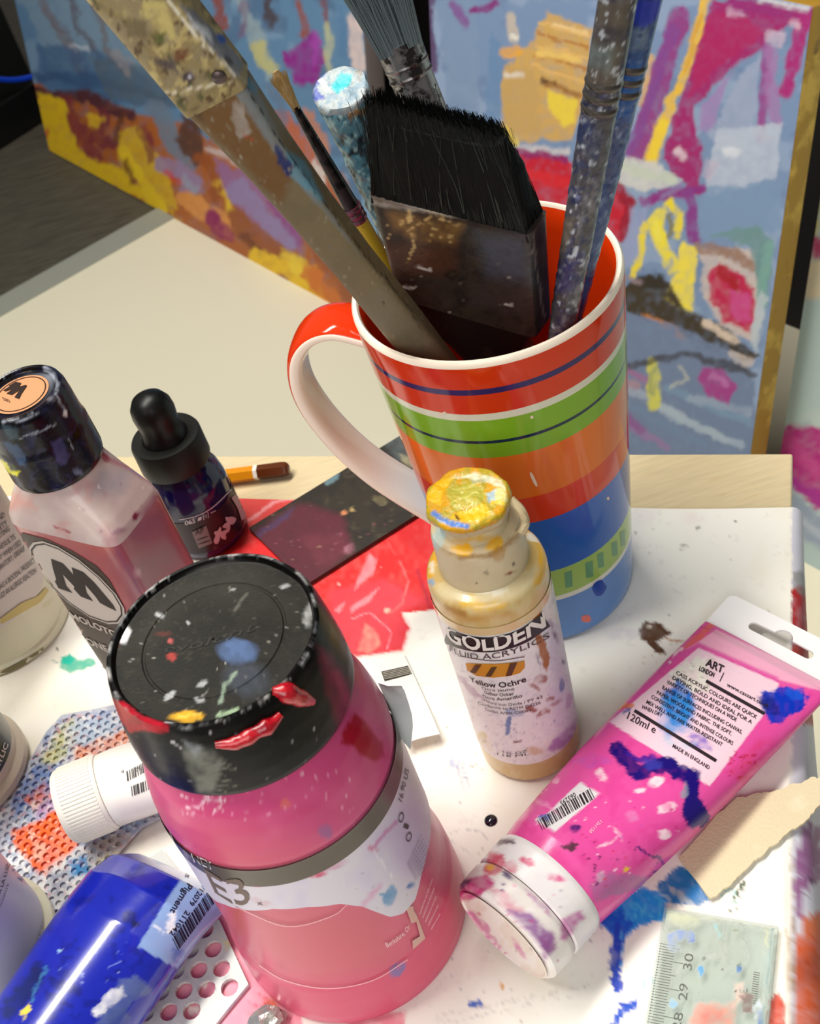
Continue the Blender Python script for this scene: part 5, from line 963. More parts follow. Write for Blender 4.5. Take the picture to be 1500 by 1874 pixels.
# --- black flat brush facing the camera
B, d = axis_from((872, 600), (941, 1010), .0100, .150); T = lambda q: tat(B, d, q); zf = zoom(440, 0, 2.143)
t1, t2, t3 = T((858, 560)), T((822, 378)), T((797, 182)); Pc = B + d * t2
w = (G((964, 398), Pc.z) - G((680, 355), Pc.z)); W_ = w.length; w = w.normalized(); w = (w - d * w.dot(d)).normalized(); n = w.cross(d)
if n.dot(CAM - Pc) < 0: n = -n
br = thing('flat_brush', 'broad black-bristled flat brush with a rusty dark ferrule at the mug centre', 'paintbrush', tuple(B), BG)
HW = W_ / 2
def paint_fe(p):
    p.mottle((58, 48, 40), 30, .5, .8); p.mottle((34, 30, 30), 18, .6, .7, seed=4)
    p.poly([zf(510, 770), zf(1130, 850), zf(1130, 880), zf(515, 800)], (112, 100, 92), .9, 5, .3); p.stroke([zf(515, 795), zf(800, 840), zf(1110, 905)], 6, (168, 160, 150), .9, 4, .4)
    p.poly([zf(570, 830), zf(880, 880), zf(840, 960), zf(700, 950), zf(600, 900)], (130, 96, 54), .9, 14, .6); p.poly([zf(560, 960), zf(850, 960), zf(840, 1080), zf(620, 1060)], (84, 50, 34), .8, 24, .3); p.poly([zf(930, 920), zf(1120, 930), zf(1160, 1120), zf(960, 1080)], (74, 78, 92), .8, 30, .3); p.poly([zf(890, 1100), zf(1180, 1150), zf(1180, 1240), zf(900, 1200)], (66, 56, 56), .7, 20, .3)
    R = random.Random(3)
    for k in range(46):
        x, y = R.uniform(570, 860), R.uniform(840, 930); x2, y2 = x + R.uniform(-25, 25), y + R.uniform(-20, 25); p.stroke([zf(x, y), zf(x2, y2)], 1.8, (214, 180, 120), .9, 1.5, .2)
    p.stroke([zf(670, 920), zf(680, 970), zf(660, 1030)], 2, (206, 176, 120), .9, 1.5, .1); p.blot(*zf(830, 1078), 12, 9, (30, 26, 24), 0, .9, 3); p.blot(*zf(832, 1076), 8, 6, (60, 48, 40), 0, .9, 3)
    for a_, b_ in [((640, 1125), (690, 1130)), ((1020, 1192), (1068, 1198)), ((700, 1045), (750, 1062))]: p.stroke([zf(*a_), zf(*b_)], 4, (206, 200, 196), .95, 2, .1)
    p.specks((*zf(600, 950), *zf(1150, 1230)), 40, (.8, 2), [(170, 160, 150), (120, 110, 100), (20, 18, 18)], 6); p.stroke([zf(1130, 850), zf(1190, 1240)], 3, (150, 140, 134), .8, 2, .4)
vf = rows_loft(B, d, [(t1, HW * .93, .0068, 12), (t2, HW, .0068, 12), (t2 + .0012, HW * 1.005, .0070, 12)], w, n, seg=120, step=.001); cmk('ferrule', vf, (52, 44, 38), paint_fe, mat('rusty_metal', attr=True, rough=.35, metal=.3, bump=(240, .3)), br, smooth=35)
blackb = mat('black_bristle_core', (5, 6, 6), .6, spec=.2, stretch=((900, 900, 30),), bump=(1, .6, .0012))
L_ = t3 - t2
mk('bristle_core', *rows_loft(B, d, [(t2 - .003, HW * .97, .0062, 7), (t2 + L_ * .5, HW * .86, .0062, 5), (t2 + L_ * .75, HW * .70, .0048, 4), (t3 - .009, HW * .56, .0018, 3)], w, n, seg=48), blackb, br, label='dense black bristles')
hairs('bristles', B, d, w, n, t2 - .002, L_ * .97, HW * .98, .0066, HW * .74, .0042, 3400, .00022, mat('black_bristle', (9, 11, 10), .42, spec=.35), br, 5, bend=-.0035, jit=.07, shape=lambda a: .99 - .04 * a)
hairs('stray_bristles', B, d, w, n, t2 + L_ * .1, L_ * .72, HW * .9, .0068, HW * .72, .0054, 110, .00014, mat('pale_stray_bristle', (44, 52, 46), .4), br, 15, bend=-.003, jit=.16)
vf = rows_loft(B, d, [(0, .003, .0025, 3), (t1 * .6, .0042, .0026, 4), (t1 * .80, .0052, .0028, 4), (t1 * .90, HW * .62, .0040, 6), (t1 + .003, HW * .88, .0056, 9)], w, n, seg=48); mk('handle', *vf, mat('dark_handle', (20, 16, 14), .5, spots=[((44, 34, 28), 90, .6, .05)]), br)

# --- slim brush with a small tan tip
B, d = axis_from((700, 480), (978, 975), .0100, .173); T = lambda q: tat(B, d, q); w, n = wframe(B, d, .2, 0)
br = thing('round_brush', 'slim brush with a small tan tip, pink band and yellow handle', 'paintbrush', tuple(B), BG)
hp_ = lambda q, px: px / pxm(B + d * T(q)) / 2
a, b, c, e = (T((654, 400)), T((640, 375)), T((541, 193)), T((512, 128)))
r1, r2 = hp_((654, 400), 32), hp_((541, 193), 15)
mk('handle', *rows_loft(B, d, [(0, .0016, .0016), (a * .6, r1 * 1.1, r1 * 1.1), (a, r1, r1)], w, n, 2, 24), mat('yellow_handle', (206, 172, 50), .4, spots=[((60, 50, 30), 300, .66, .03)]), br)
mk('pink_band', *rows_loft(B, d, [(a - .001, r1 * 1.03, r1 * 1.03), (b, r1 * 1.02, r1 * 1.02)], w, n, 2, 24), mat('pink_paint_band', (150, 54, 78), .35, spots=[((60, 40, 50), 400, .55, .05)]), br)
for k in (0, .4, .8): mk('crimp_ring', *rows_loft(B, d, [(a + (b - a) * k, r1 * 1.14, r1 * 1.14), (a + (b - a) * (k + .18), r1 * 1.14, r1 * 1.14)], w, n, 2, 24), mat('crimp_metal', (120, 90, 100), .3, metal=.7), br)
mk('ferrule', *rows_loft(B, d, [(b - .001, r1 * .98, r1 * .98), (b + (c - b) * .3, r1 * .8, r1 * .8), (c, r2, r2)], w, n, 2, 28), mat('dark_ferrule', (58, 50, 52), .3, metal=.5, bump=(200, .3), spots=[((20, 18, 22), 120, .48, .08), ((150, 146, 150), 260, .68, .03)]), br)
mk('bristle_core', *rows_loft(B, d, [(c - .001, r2 * .9, r2 * .9), (c + (e - c) * .45, r2 * 1.7, r2 * 1.2), (e - .003, r2 * 1.5, r2 * .6), (e, r2 * .8, r2 * .2)], w, n, 2, 20), mat('tan_tip', (176, 146, 96), .6, stretch=((600, 600, 40),), grain=.25, gscale=4), br, label='fanned tan bristle tip')
hairs('bristles', B, d, w, n, c - .001, e - c, r2 * .8, r2 * .8, r2 * 2.0, r2 * .9, 90, .00022, mat('tan_bristle_tip', (196, 166, 110), .55), br, 8, jit=.2)

# --- thick paint-caked handle end
B, d = axis_from((738, 470), (928, 977)); T = lambda q: tat(B, d, q); w, n = wframe(B, d, .2, 0); e = T((617, 158)); hp_ = lambda q, px: px / pxm(B + d * T(q)) / 2
br = thing('upturned_brush', 'upturned brush with a thick paint-caked handle end, white and turquoise on top', 'paintbrush', tuple(B), BG)
r_e = hp_((617, 158), 104)
def paint_c(p):
    p.mottle((60, 110, 130), 16, .45, .9); p.mottle((20, 30, 36), 11, .55, .9, seed=4); p.mottle((150, 186, 190), 9, .62, .9, seed=6); p.mottle((16, 16, 20), 22, .60, .8, seed=9)
    p.poly([zf(400, 400), zf(480, 390), zf(500, 440), zf(430, 470)], (150, 110, 60), .9, 4, .4); p.poly([zf(430, 350), zf(500, 330), zf(520, 400), zf(460, 430)], (70, 170, 196), .9, 4, .3)
def paint_ct(p):
    p.mottle((130, 160, 180), 10, .55, .8); p.poly([zf(260, 350), zf(300, 290), zf(340, 280), zf(300, 340), zf(330, 390), zf(270, 395)], (40, 70, 180), .95, 4, .3); p.poly([zf(350, 340), zf(390, 285), zf(440, 290), zf(430, 330), zf(380, 370)], (40, 196, 206), .95, 4, .3); p.poly([zf(450, 260), zf(480, 290), zf(470, 330)], (150, 130, 110), .8, 4, .4); p.stroke([zf(300, 300), zf(340, 350)], 8, (236, 236, 226), .9, 4, .4)
vf = rows_loft(B, d, [(0, .0028, .0028), (e * .45, .0035, .0035), (e * .68, .0048, .0048), (e * .82, r_e * .66, r_e * .66), (e * .9, r_e * .8, r_e * .8), (e - .010, r_e * .9, r_e * .9), (e - .006, r_e * .93, r_e * .93), (e - .004, r_e * .7, r_e * .7)], w, n, 2, 90, .0012)
vf = wob(wob(vf, .0008, 220), .0005, 520); cmk('handle', vf, (84, 130, 146), paint_c, mat('caked_paint', attr=True, rough=.35, bump=(420, .6), coat=.2), br, smooth=60)
d2 = (d + (CAM - (B + d * e)).normalized() * .55).normalized()
vf = wob(lathe(dense([(r_e * .80, -.0060), (r_e * 1.0, -.0030), (r_e * 1.03, -.0008), (r_e * .95, .0006), (r_e * .5, .0009), (.0003, .0007)], .0008), B + d * (e - .0012), 90, d2, cap0=False), .0006, 300); cmk('paint_crust', vf, (176, 186, 190), paint_ct, mat('caked_paint_top', attr=True, rough=.4, bump=(500, .6)), br, smooth=60, label='white and turquoise paint crust')

# --- round brush with grey bristles
B, d = axis_from((858, 404), (1092, 990)); T = lambda q: tat(B, d, q)
w, n = wframe(B, d, .2, 0); hp_ = lambda q, px: px / pxm(B + d * T(q)) / 2
br = thing('round_brush', 'round brush with splayed grey bristles and a paint-spotted metal ferrule', 'paintbrush', tuple(B), BG)
a, b, c = T((775, 200)), T((752, 140)), T((727, 76)); r1, r2 = hp_((752, 140), 80), hp_((727, 76), 86)
mk('handle', *rows_loft(B, d, [(0, .0035, .0035), (a * .6, .0065, .0065), (a, r1 * .96, r1 * .96)], w, n, 2, 28), mat('grey_handle', (70, 66, 64), .5, spots=[((150, 150, 150), 120, .6, .04), ((30, 28, 30), 90, .55, .05)]), br)
fer = mat('spotted_ferrule', (150, 148, 150), .25, metal=.65, bump=(200, .3), spots=[((60, 54, 54), 90, .52, .05), ((30, 28, 30), 160, .60, .04), ((214, 214, 216), 200, .66, .03)])
mk('ferrule', *rows_loft(B, d, [(a - .004, r1, r1), (b, r1 * 1.0, r1), (c - .002, r2, r2), (c, r2 * 1.03, r2 * 1.03)], w, n, 2, 40), fer, br)
for q in (b, b + .004): mk('crimp_ring', *rows_loft(B, d, [(q, r1 * 1.03, r1 * 1.03), (q + .0007, r1 * 1.07, r1 * 1.07), (q + .0014, r1 * 1.03, r1 * 1.03)], w, n, 2, 40, .0003), fer, br)
mk('bristle_core', *rows_loft(B, d, [(c - .002, r2 * .9, r2 * .9), (c + .02, r2 * 1.05, r2 * 1.0), (c + .04, r2 * 1.2, r2 * .8), (c + .05, r2 * .7, r2 * .3)], w, n, 2, 32), mat('grey_core', (52, 62, 68), .6, stretch=((500, 500, 20),), grain=.4, gscale=3), br, label='grey blue bristles')
hairs('bristles', B, d, w, n, c - .002, .050, r2 * .95, r2 * .95, r2 * 1.75, r2 * 1.2, 600, .0003, mat('grey_bristle', (112, 124, 128), .5), br, 4, jit=.22)

# --- two paint-covered round brushes standing together at the right
zg = zoom(900, 0, 2.5)
def twin(rim, low, rows_px, label, base, fn, zr=.165):
    B, d = axis_from(rim, low, .0100, zr); T = lambda q: tat(B, d, q); w, n = wframe(B, d, .2, 0)
    t = thing('round_brush', label, 'paintbrush', tuple(B), BG)
    rw = [(0, .0030, .0030)] + [(T(q), px / pxm(B + d * T(q)) / 2, px / pxm(B + d * T(q)) / 2) for q, px in rows_px]
    te = rw[-1][0]; r = rw[-1][1]; tm = T((0, 205) if False else rows_px[-2][0])
    lower = [x for x in rw if x[0] <= tm]; upper = [(tm - .0006, lower[-1][1] * 1.02, lower[-1][2] * 1.02)] + [x for x in rw if x[0] > tm] + [(te + .02, r, r)]
    vf = wob(rows_loft(B, d, lower, w, n, 2, 64, .001), .0003, 500); cmk('handle', vf, base, fn, mat('painted_handle', attr=True, rough=.28, bump=(350, .45), coat=.2), t, smooth=60)
    cmk('ferrule', rows_loft(B, d, upper, w, n, 2, 64, .001), base, fn, mat('painted_ferrule', attr=True, rough=.25, metal=.35, bump=(200, .2)), t, smooth=60)
    for k in (0, .004, .008): mk('crimp_ring', *rows_loft(B, d, [(tm + k, lower[-1][1] * 1.01, lower[-1][1] * 1.01), (tm + k + .0012, lower[-1][1] * 1.08, lower[-1][1] * 1.08), (tm + k + .0024, lower[-1][1] * 1.02, lower[-1][1] * 1.02)], w, n, 2, 48, .0004), mat('crimp_grey', (90, 84, 80), .25, metal=.6), t)
    mk('bristles', *rows_loft(B, d, [(te + .018, r * .95, r * .95), (te + .04, r * 1.1, r * 1.0), (te + .055, r * .4, r * .3)], w, n, 2, 24), mat('dark_bristle', (40, 40, 50), .6, stretch=((500, 500, 20),), grain=.4, gscale=3), t)
    return t
def paint_f1(p):
    p.mottle((62, 60, 70), 26, .45, .9); p.mottle((36, 44, 84), 16, .55, .9, seed=3); p.mottle((112, 110, 118), 13, .60, .8, seed=5)
    p.poly([zg(470, 0), zg(640, 0), zg(600, 200), zg(560, 400), zg(400, 400)], (98, 90, 80), .9, 20, .3); p.poly([zg(500, 120), zg(600, 130), zg(580, 200), zg(480, 190)], (60, 56, 66), .8, 14, .3); p.poly([zg(440, 200), zg(560, 220), zg(540, 330), zg(430, 300)], (110, 122, 124), .8, 16, .4)
    p.mottle((190, 196, 206), 11, .70, .8, .08, seed=7); p.poly([zg(360, 560), zg(430, 520), zg(520, 640), zg(460, 760), zg(400, 680)], (40, 50, 80), .7, 12, .4); p.specks((*zg(300, 500), *zg(520, 1500)), 60, (1.5, 5), [(190, 196, 210), (30, 34, 60), (100, 110, 150), (70, 66, 66), (40, 44, 90)], 4)
    p.poly([zg(300, 1000), zg(380, 1000), zg(340, 1150), zg(290, 1150)], (96, 86, 76), .9, 8, .3); p.poly([zg(290, 1200), zg(400, 1180), zg(370, 1340), zg(280, 1340)], (50, 46, 96), .7, 12, .5)
def paint_f2(p):
    p.mottle((46, 74, 130), 26, .45, .9); p.mottle((30, 46, 100), 18, .56, .9, seed=3); p.mottle((110, 130, 170), 12, .66, .8, seed=5)
    p.poly([zg(640, 0), zg(800, 0), zg(760, 80), zg(700, 130), zg(640, 110)], (48, 60, 170), 1, 6, .2); p.poly([zg(600, 130), zg(720, 130), zg(700, 220), zg(600, 240)], (106, 124, 150), .9, 12, .4); p.poly([zg(570, 300), zg(690, 280), zg(640, 560), zg(540, 520)], (40, 84, 150), .9, 14, .3); p.poly([zg(520, 560), zg(620, 560), zg(540, 860), zg(480, 850)], (70, 80, 120), .9, 16, .4); p.specks((*zg(480, 150), *zg(720, 900)), 50, (1, 3.5), [(150, 166, 200), (24, 36, 80), (60, 110, 180)], 8)
twin((1030, 590), (944, 1098), [((1023, 640), 44), ((1036, 560), 50), ((1060, 420), 58), ((1084, 200), 66), ((1106, 0), 72)], 'paint-stained grey brush at the right, in front of the blue one', (70, 68, 74), paint_f1, .161)
twin((1056, 530), (931, 1076), [((1045, 590), 40), ((1063, 500), 48), ((1086, 400), 56), ((1139, 170), 64), ((1178, 0), 68)], 'blue paint-covered brush at the right, behind the grey one', (52, 78, 130), paint_f2)

# ================================================================ TUBES
def ground_axis(a, za, b, zb):
    A_, B_ = G(a, za), G(b, zb); e1 = (B_ - A_); e1.z = 0; L_ = e1.length; e1.normalize(); e2 = V((e1.y, -e1.x, 0)); return A_, B_, e1, e2, L_
UP = V((0, 0, 1))
# --- pink tube
A_, E_, e1, e2, TL = ground_axis((925, 1705), .0222, (1452, 1146), .009)
base0 = V((A_.x, A_.y, .0004)); pk = thing('pink_paint_tube', 'big fluorescent pink paint tube with a white flip cap and hang slot', 'tube', tuple(base0))
zz5 = zoom(820, 1080, 2.206); zt = zoom(800, 1400, 2.143)
def trow(s, hw, ht, zc, e=2): return (s, hw, ht, zc, e)
def tloft(rows, step, seg=120):
    rr = densr(rows, step); return loft([sect(base0 + e1 * r[0] + UP * (r[3]), e2, UP, r[1], r[2], seg, r[4]) for r in rr])
def paint_pt(p):
    S, Y, B_ = p.stroke, p.poly, p.blot; z = zz5
    p.mottle((236, 98, 172), 60, .5, .5, .3); p.mottle((222, 64, 150), 30, .62, .5, seed=5)
    p.warp = .5
    Y([z(960, 240), z(1080, 160), z(1560, 380), z(1560, 420), z(1330, 360), z(1010, 218)], (248, 176, 206), 1, 4, 0); Y([z(930, 260), z(1010, 210), z(1330, 350), z(1340, 375), z(1010, 236), z(960, 290)], (228, 92, 170), .8, 4, .1)
    Y([z(1010, 232), z(1334, 375), z(1320, 440), z(1055, 792), z(650, 532)], (248, 212, 228), 1, 2, 0)
    p.warp = 3
    Y([z(940, 240), z(1080, 110), z(1085, 130), z(1000, 220), z(960, 240)], (240, 110, 90), .9, 5, .4)
    # white crust, blue smears on the label
    p.warp = 5; wh = (240, 236, 226); Y([z(1010, 262), z(1040, 290), z(1050, 330), z(1045, 400), z(980, 410), z(900, 370), z(895, 330), z(960, 300)], wh, .95, 4, .5); p.specks((*z(890, 270), *z(1060, 410)), 60, (1.5, 5), [wh, (220, 214, 200), (246, 244, 240), (196, 190, 180)], 3)
    bl = (20, 110, 210); Y([z(930, 360), z(970, 400), z(1000, 480), z(960, 550), z(890, 530), z(860, 430), z(900, 400)], bl, 1, 8, .4); Y([z(860, 430), z(930, 420), z(1000, 450), z(970, 560), z(880, 590), z(850, 540)], (60, 150, 226), .8, 14, .6); Y([z(960, 590), z(1030, 580), z(1070, 640), z(1000, 640)], (120, 90, 200), .8, 6, .7); Y([z(860, 590), z(1000, 620), z(980, 650), z(860, 620)], (170, 206, 232), .6, 8, .6)
    Y([z(1250, 450), z(1260, 410), z(1340, 395), z(1420, 395), z(1450, 430), z(1440, 470), z(1390, 500), z(1350, 540), z(1300, 535), z(1275, 500)], (14, 52, 190), 1, 4, .1); Y([z(1250, 430), z(1320, 430), z(1340, 500), z(1280, 500)], (16, 28, 120), .8, 6, .3); Y([z(1350, 400), z(1420, 400), z(1440, 440), z(1380, 450)], (30, 90, 220), .8, 6, .4)
    S([z(690, 470), z(740, 460)], 12, (236, 120, 40), .9, 4, .4); B_(*z(715, 490), 10, 6, (30, 60, 160), -.4, .95, 3, .5); S([z(910, 262), z(945, 235)], 7, (250, 214, 226), .9, 3)
    # navy streak
    p.warp = 4; nv = (30, 14, 116)
    S([z(680, 640), z(720, 690), z(770, 740), z(820, 710), z(880, 700), z(940, 740), z(990, 755)], 28, nv, 1, 4, .15); S([z(720, 660), z(800, 690), z(830, 670)], 10, (60, 30, 150), .9, 3, .3); Y([z(940, 730), z(990, 730), z(1012, 780), z(1000, 840), z(1040, 880), z(1050, 926), z(1030, 960), z(960, 950), z(950, 880), z(960, 800)], nv, 1, 4, .05); Y([z(790, 690), z(850, 680), z(860, 720), z(800, 730)], (60, 60, 170), .8, 5, .4)
    Y([zt(970, 80), zt(1025, 60), zt(1030, 130), zt(1060, 170), zt(1060, 225), zt(1010, 245), zt(965, 215)], nv, 1, 4, .05); B_(*z(955, 810), 7, 14, (150, 150, 170), .1, .9, 3, .3)
    # barcode sticker, caked flecks
    p.warp = .6; Y([zt(560, 66), zt(634, 112), zt(620, 125), zt(460, 262), zt(378, 215), zt(430, 190)], (236, 232, 236), 1, 2, 0); p.warp = 3
    for x, y, a, b, r in [(640, 40, 14, 7, .9), (855, 65, 14, 9, -.3), (795, 97, 10, 5, -.1), (900, 170, 18, 9, -.4), (890, 272, 14, 8, .1), (465, 62, 8, 5, -.4), (640, 440, 6, 10, .3), (710, 270, 12, 2.5, .9), (660, 310, 16, 2.5, -.4)]: B_(*zt(x, y), a, b, (250, 220, 232), r, .95, 3, .7)
    B_(*zt(420, 205), 12, 7, (40, 90, 190), .3, .9, 3, .5); B_(*zt(540, 248), 9, 8, (60, 20, 110), .4, 1, 3, .3); Y([zt(485, 322), zt(530, 298), zt(555, 312), zt(515, 342)], (80, 50, 60), .95, 2, .2); S([zt(790, 325), zt(840, 355), zt(880, 370), zt(888, 410), zt(850, 420)], 4, (40, 20, 110), .95, 2.5, .2); B_(*zt(742, 410), 5, 4, (240, 196, 60)); B_(*zt(765, 200), 12, 10, (226, 140, 196), .2, .8, 5, .5); Y([zt(600, 470), zt(640, 420), zt(840, 440), zt(860, 460), zt(620, 540)], (176, 110, 160), .9, 8, .3); Y([zt(240, 260), zt(300, 180), zt(480, 330), zt(560, 450), zt(480, 400), zt(300, 300)], (220, 62, 140), .6, 18, .3); S([zt(360, 120), zt(480, 190)], 6, (250, 160, 206), .7, 5, .5); Y([z(500, 690), z(600, 660), z(660, 690), z(560, 720)], (196, 90, 190), .7, 8, .8)
    Y([z(1120, 740), z(1260, 600), z(1330, 600), z(1200, 780)], (226, 60, 120), .6, 10, .8); p.specks((*z(1130, 660), *z(1270, 760)), 26, (1.2, 4), [(190, 30, 80), (206, 40, 60)], 9); p.specks((*zt(560, 280), *zt(880, 480)), 46, (.8, 3), [(120, 20, 70), (250, 210, 230), (90, 30, 90), (220, 30, 60)], 10); p.specks((*zt(380, 80), *zt(1000, 300)), 40, (.8, 3), [(250, 206, 230), (206, 40, 120), (190, 90, 180)], 11)
rows = [trow(.0215, .0195, .0195, .0218), trow(.0235, .0215, .0213, .0218), trow(.030, .0225, .0217, .0219), trow(.045, .0240, .0200, .0205, 2.1), trow(.070, .0262, .0168, .0178, 2.2), trow(.10, .0278, .0128, .0150, 2.3), trow(.13, .0289, .0082, .0122, 2.4), trow(.150, .0294, .0044, .0104, 2.6), trow(TL - .0185, .0297, .0012, .0094, 4)]
tb = cmk('tube_body', tloft(rows, .0008, 300), (232, 82, 164), paint_pt, mat('pink_tube', attr=True, rough=.25, bump=(40, .25, .003)), pk, smooth=60)
# white crimped end with its hang slot
o0 = base0 + e1 * TL + UP * .0089; cw, cl = .0297, .0195
outer = [V((-cw, -cl)), V((cw, -cl)), V((cw, -.002)), V((cw - .002, 0)), V((-cw + .002, 0)), V((-cw, -.002))]
slot = []
sy, sh, sw = -.0095, .0021, .0125
for i in range(9): t = -math.pi / 2 + math.pi * i / 8; slot.append(V((sw + sh * math.cos(t), sy + sh * math.sin(t))))
for i in range(13): t = math.pi * i / 12; slot.append(V((.0042 * math.cos(t), sy + sh * .6 + .0042 * math.sin(t)))) if .0042 * math.sin(t) > .0008 else None
for i in range(9): t = math.pi / 2 + math.pi * i / 8; slot.append(V((-sw + sh * math.cos(t), sy + sh * math.sin(t))))
allp = outer + slot; tris = tessellate_polygon([[V((p.x, p.y, 0)) for p in outer], [V((p.x, p.y, 0)) for p in reversed(slot)]])
ordr = outer + list(reversed(slot)); th = .0005; N0 = len(ordr); v = []
for sgn in (1, -1):
    for p in ordr: v.append(o0 + e2 * p.x + e1 * p.y + UP * (th * sgn))
f = []
for t in tris:
    a, b, c = t
    if (v[b] - v[a]).cross(v[c] - v[a]).z < 0: t = t[::-1]
    f.append(tuple(t)); f.append(tuple(i + N0 for i in t[::-1]))
no = len(outer)
for i in range(no): j = (i + 1) % no; f.append((i, j, N0 + j, N0 + i))
for i in range(len(slot)): j = (i + 1) % len(slot); f.append((no + i, no + j, N0 + no + j, N0 + no + i))
mk('crimped_end', v, f, mat('white_crimp', (240, 238, 240), .4), pk, smooth=30, label='white crimped end with a hang slot')
# cap
def paint_pc(p):
    z = zt; Y, B_ = p.poly, p.blot; p.mottle((246, 240, 240), 30, .5, .6)
    m1, m2 = (196, 40, 120), (150, 90, 160)
    Y([z(80, 490), z(130, 440), z(200, 430), z(230, 470), z(160, 520), z(90, 530)], m1, .95, 5, .5); Y([z(70, 480), z(110, 440), z(140, 450), z(100, 490)], (60, 20, 70), .9, 4, .4); Y([z(200, 480), z(280, 500), z(350, 580), z(300, 580), z(230, 540)], (226, 150, 170), .8, 8, .7); Y([z(270, 570), z(370, 580), z(460, 680), z(440, 750), z(380, 680)], m2, .85, 8, .7); Y([z(390, 680), z(450, 650), z(465, 720), z(420, 770)], (150, 80, 150), .8, 6, .6)
    for x, y, a, b, r in [(170, 640, 14, 20, -.6), (130, 590, 12, 8, .4), (320, 715, 5, 20, -.6), (205, 690, 14, 12, .3), (240, 720, 4, 8, .2)]: B_(*z(x, y), a, b, (206, 100, 160), r, .85, 4, .8)
    Y([z(200, 340), z(260, 350), z(270, 400), z(230, 440), z(180, 420)], (206, 40, 90), .9, 5, .5); B_(*z(205, 400), 8, 7, (236, 176, 60), 0, .9, 3, .5); B_(*z(350, 378), 14, 8, (216, 60, 120), .4, .95, 3, .5); B_(*z(470, 445), 16, 8, (226, 90, 150), .2, .9, 4, .6); B_(*z(290, 400), 12, 10, (214, 60, 100), .3, .9, 4, .6); Y([z(230, 290), z(300, 295), z(310, 310), z(240, 315)], (70, 30, 60), .9, 4, .5); Y([z(490, 600), z(560, 570), z(580, 600), z(500, 690), z(480, 680)], (196, 110, 170), .9, 6, .5); Y([z(340, 480), z(440, 560), z(450, 600), z(380, 540)], (196, 140, 190), .7, 6, .6); B_(*z(275, 430), 10, 5, (60, 30, 110), .8, .9, 3, .5)
    p.specks((*z(80, 440), *z(560, 780)), 50, (.8, 3), [m1, (120, 60, 130), (226, 120, 170)], 21)
capmat = mat('white_cap_paint', attr=True, rough=.35)
rows = [trow(.0112, .0214, .0214, .0218), trow(.0118, .0220, .0219, .0220), trow(.0225, .0222, .0220, .0220), trow(.0240, .0216, .0214, .0220)]
cmk('cap_ring', tloft(rows, .0009, 160), (238, 232, 234), paint_pc, capmat, pk, smooth=35)
rows = [trow(-.0010, .0195, .0195, .0218), trow(-.0006, .0208, .0208, .0219), trow(.0006, .0218, .0217, .0220), trow(.0090, .0222, .0219, .0220), trow(.0108, .0212, .0211, .0220)]
vf = tloft(rows, .0009, 160)
cmk('flip_lid', vf, (236, 228, 224), paint_pc, capmat, pk, smooth=35)
ec = base0 + e1 * (-.0017) + UP * .0218
vf = lathe(dense([(.0196, .0), (.0190, -.0002), (.0182, .0004), (.0005, .0004)], .0009), ec, 120, e1, cap0=False); vf = (vf[0], [q[::-1] for q in vf[1]]); cmk('lid_face', vf, (232, 220, 208), paint_pc, capmat, pk, smooth=35)
PT = [tb]; tk = flat((44, 30, 40)); up5 = (3.2, -6.6)
lines = [('CASS ACRYLIC COLOURS ARE QUICK', (918, 340), (1242, 522)), ('DRYING, BOLD AND IDEAL FOR A', (903, 360), (1222, 542)), ('VARIETY OF TECHNIQUES ON A WIDE', (880, 377), (1160, 532)), ('RANGE OF SURFACES INCLUDING CANVAS,', (862, 400), (1182, 582)), ('PAPER, WOOD AND FABRIC. THE SOFT,', (840, 420), (1140, 588)), ('CONSISTENT, BRIGHT AND INTENSE COLOURS', (818, 437), (1145, 627)), ('MIX WELL AND ARE WATER-RESISTANT', (798, 458), (1102, 632)), ('WHEN DRY', (778, 478), (860, 514)), ('MADE IN ENGLAND', (903, 635), (1050, 725)), ('www.cassart.co.uk', (1122, 388), (1290, 478))]
for s_, a_, b_ in lines: decal('small_print', pk, PT, [ptext(s_, [zz5(*a_), zz5(*b_)], (2.6, -6.2), .01)], tk, .00025)
decal('lettering', pk, PT, [ptext('ART', [zz5(1036, 305), zz5(1106, 337)], (4, -13), .03)], tk, .00025)
decal('lettering', pk, PT, [ptext('LONDON', [zz5(1010, 325), zz5(1070, 354)], (3, -8), .03)], tk, .00025)
decal('lettering', pk, PT, [ptext('120ml e', [zz5(720, 520), zz5(832, 580)], (5, -12), .005)], tk, .00025)
decal('divider_line', pk, PT, [strip([zz5(1095, 370), zz5(1112, 335)], 1.5, False)], tk, .00025)
decal('black_rule', pk, PT, [strip([zz5(1040, 368), zz5(1275, 500)], 6, False)], tk, .00025)
decal('black_rule', pk, PT, [strip([zz5(752, 488), zz5(1080, 690)], 6, False)], tk, .00025)
for q in bars(zt(392, 218), zt(600, 92), (9, 18), 4, 26): decal('barcode_bar', pk, PT, [q], tk, .00025)
decal('lettering', pk, PT, [ptext('065295', [zt(538, 108), zt(480, 146)], (3, 7))], tk, .00025)
decal('lettering', pk, PT, [ptext('12x1150', [zt(638, 216), zt(594, 260)], (4, 5))], flat((250, 206, 226)), .00025)

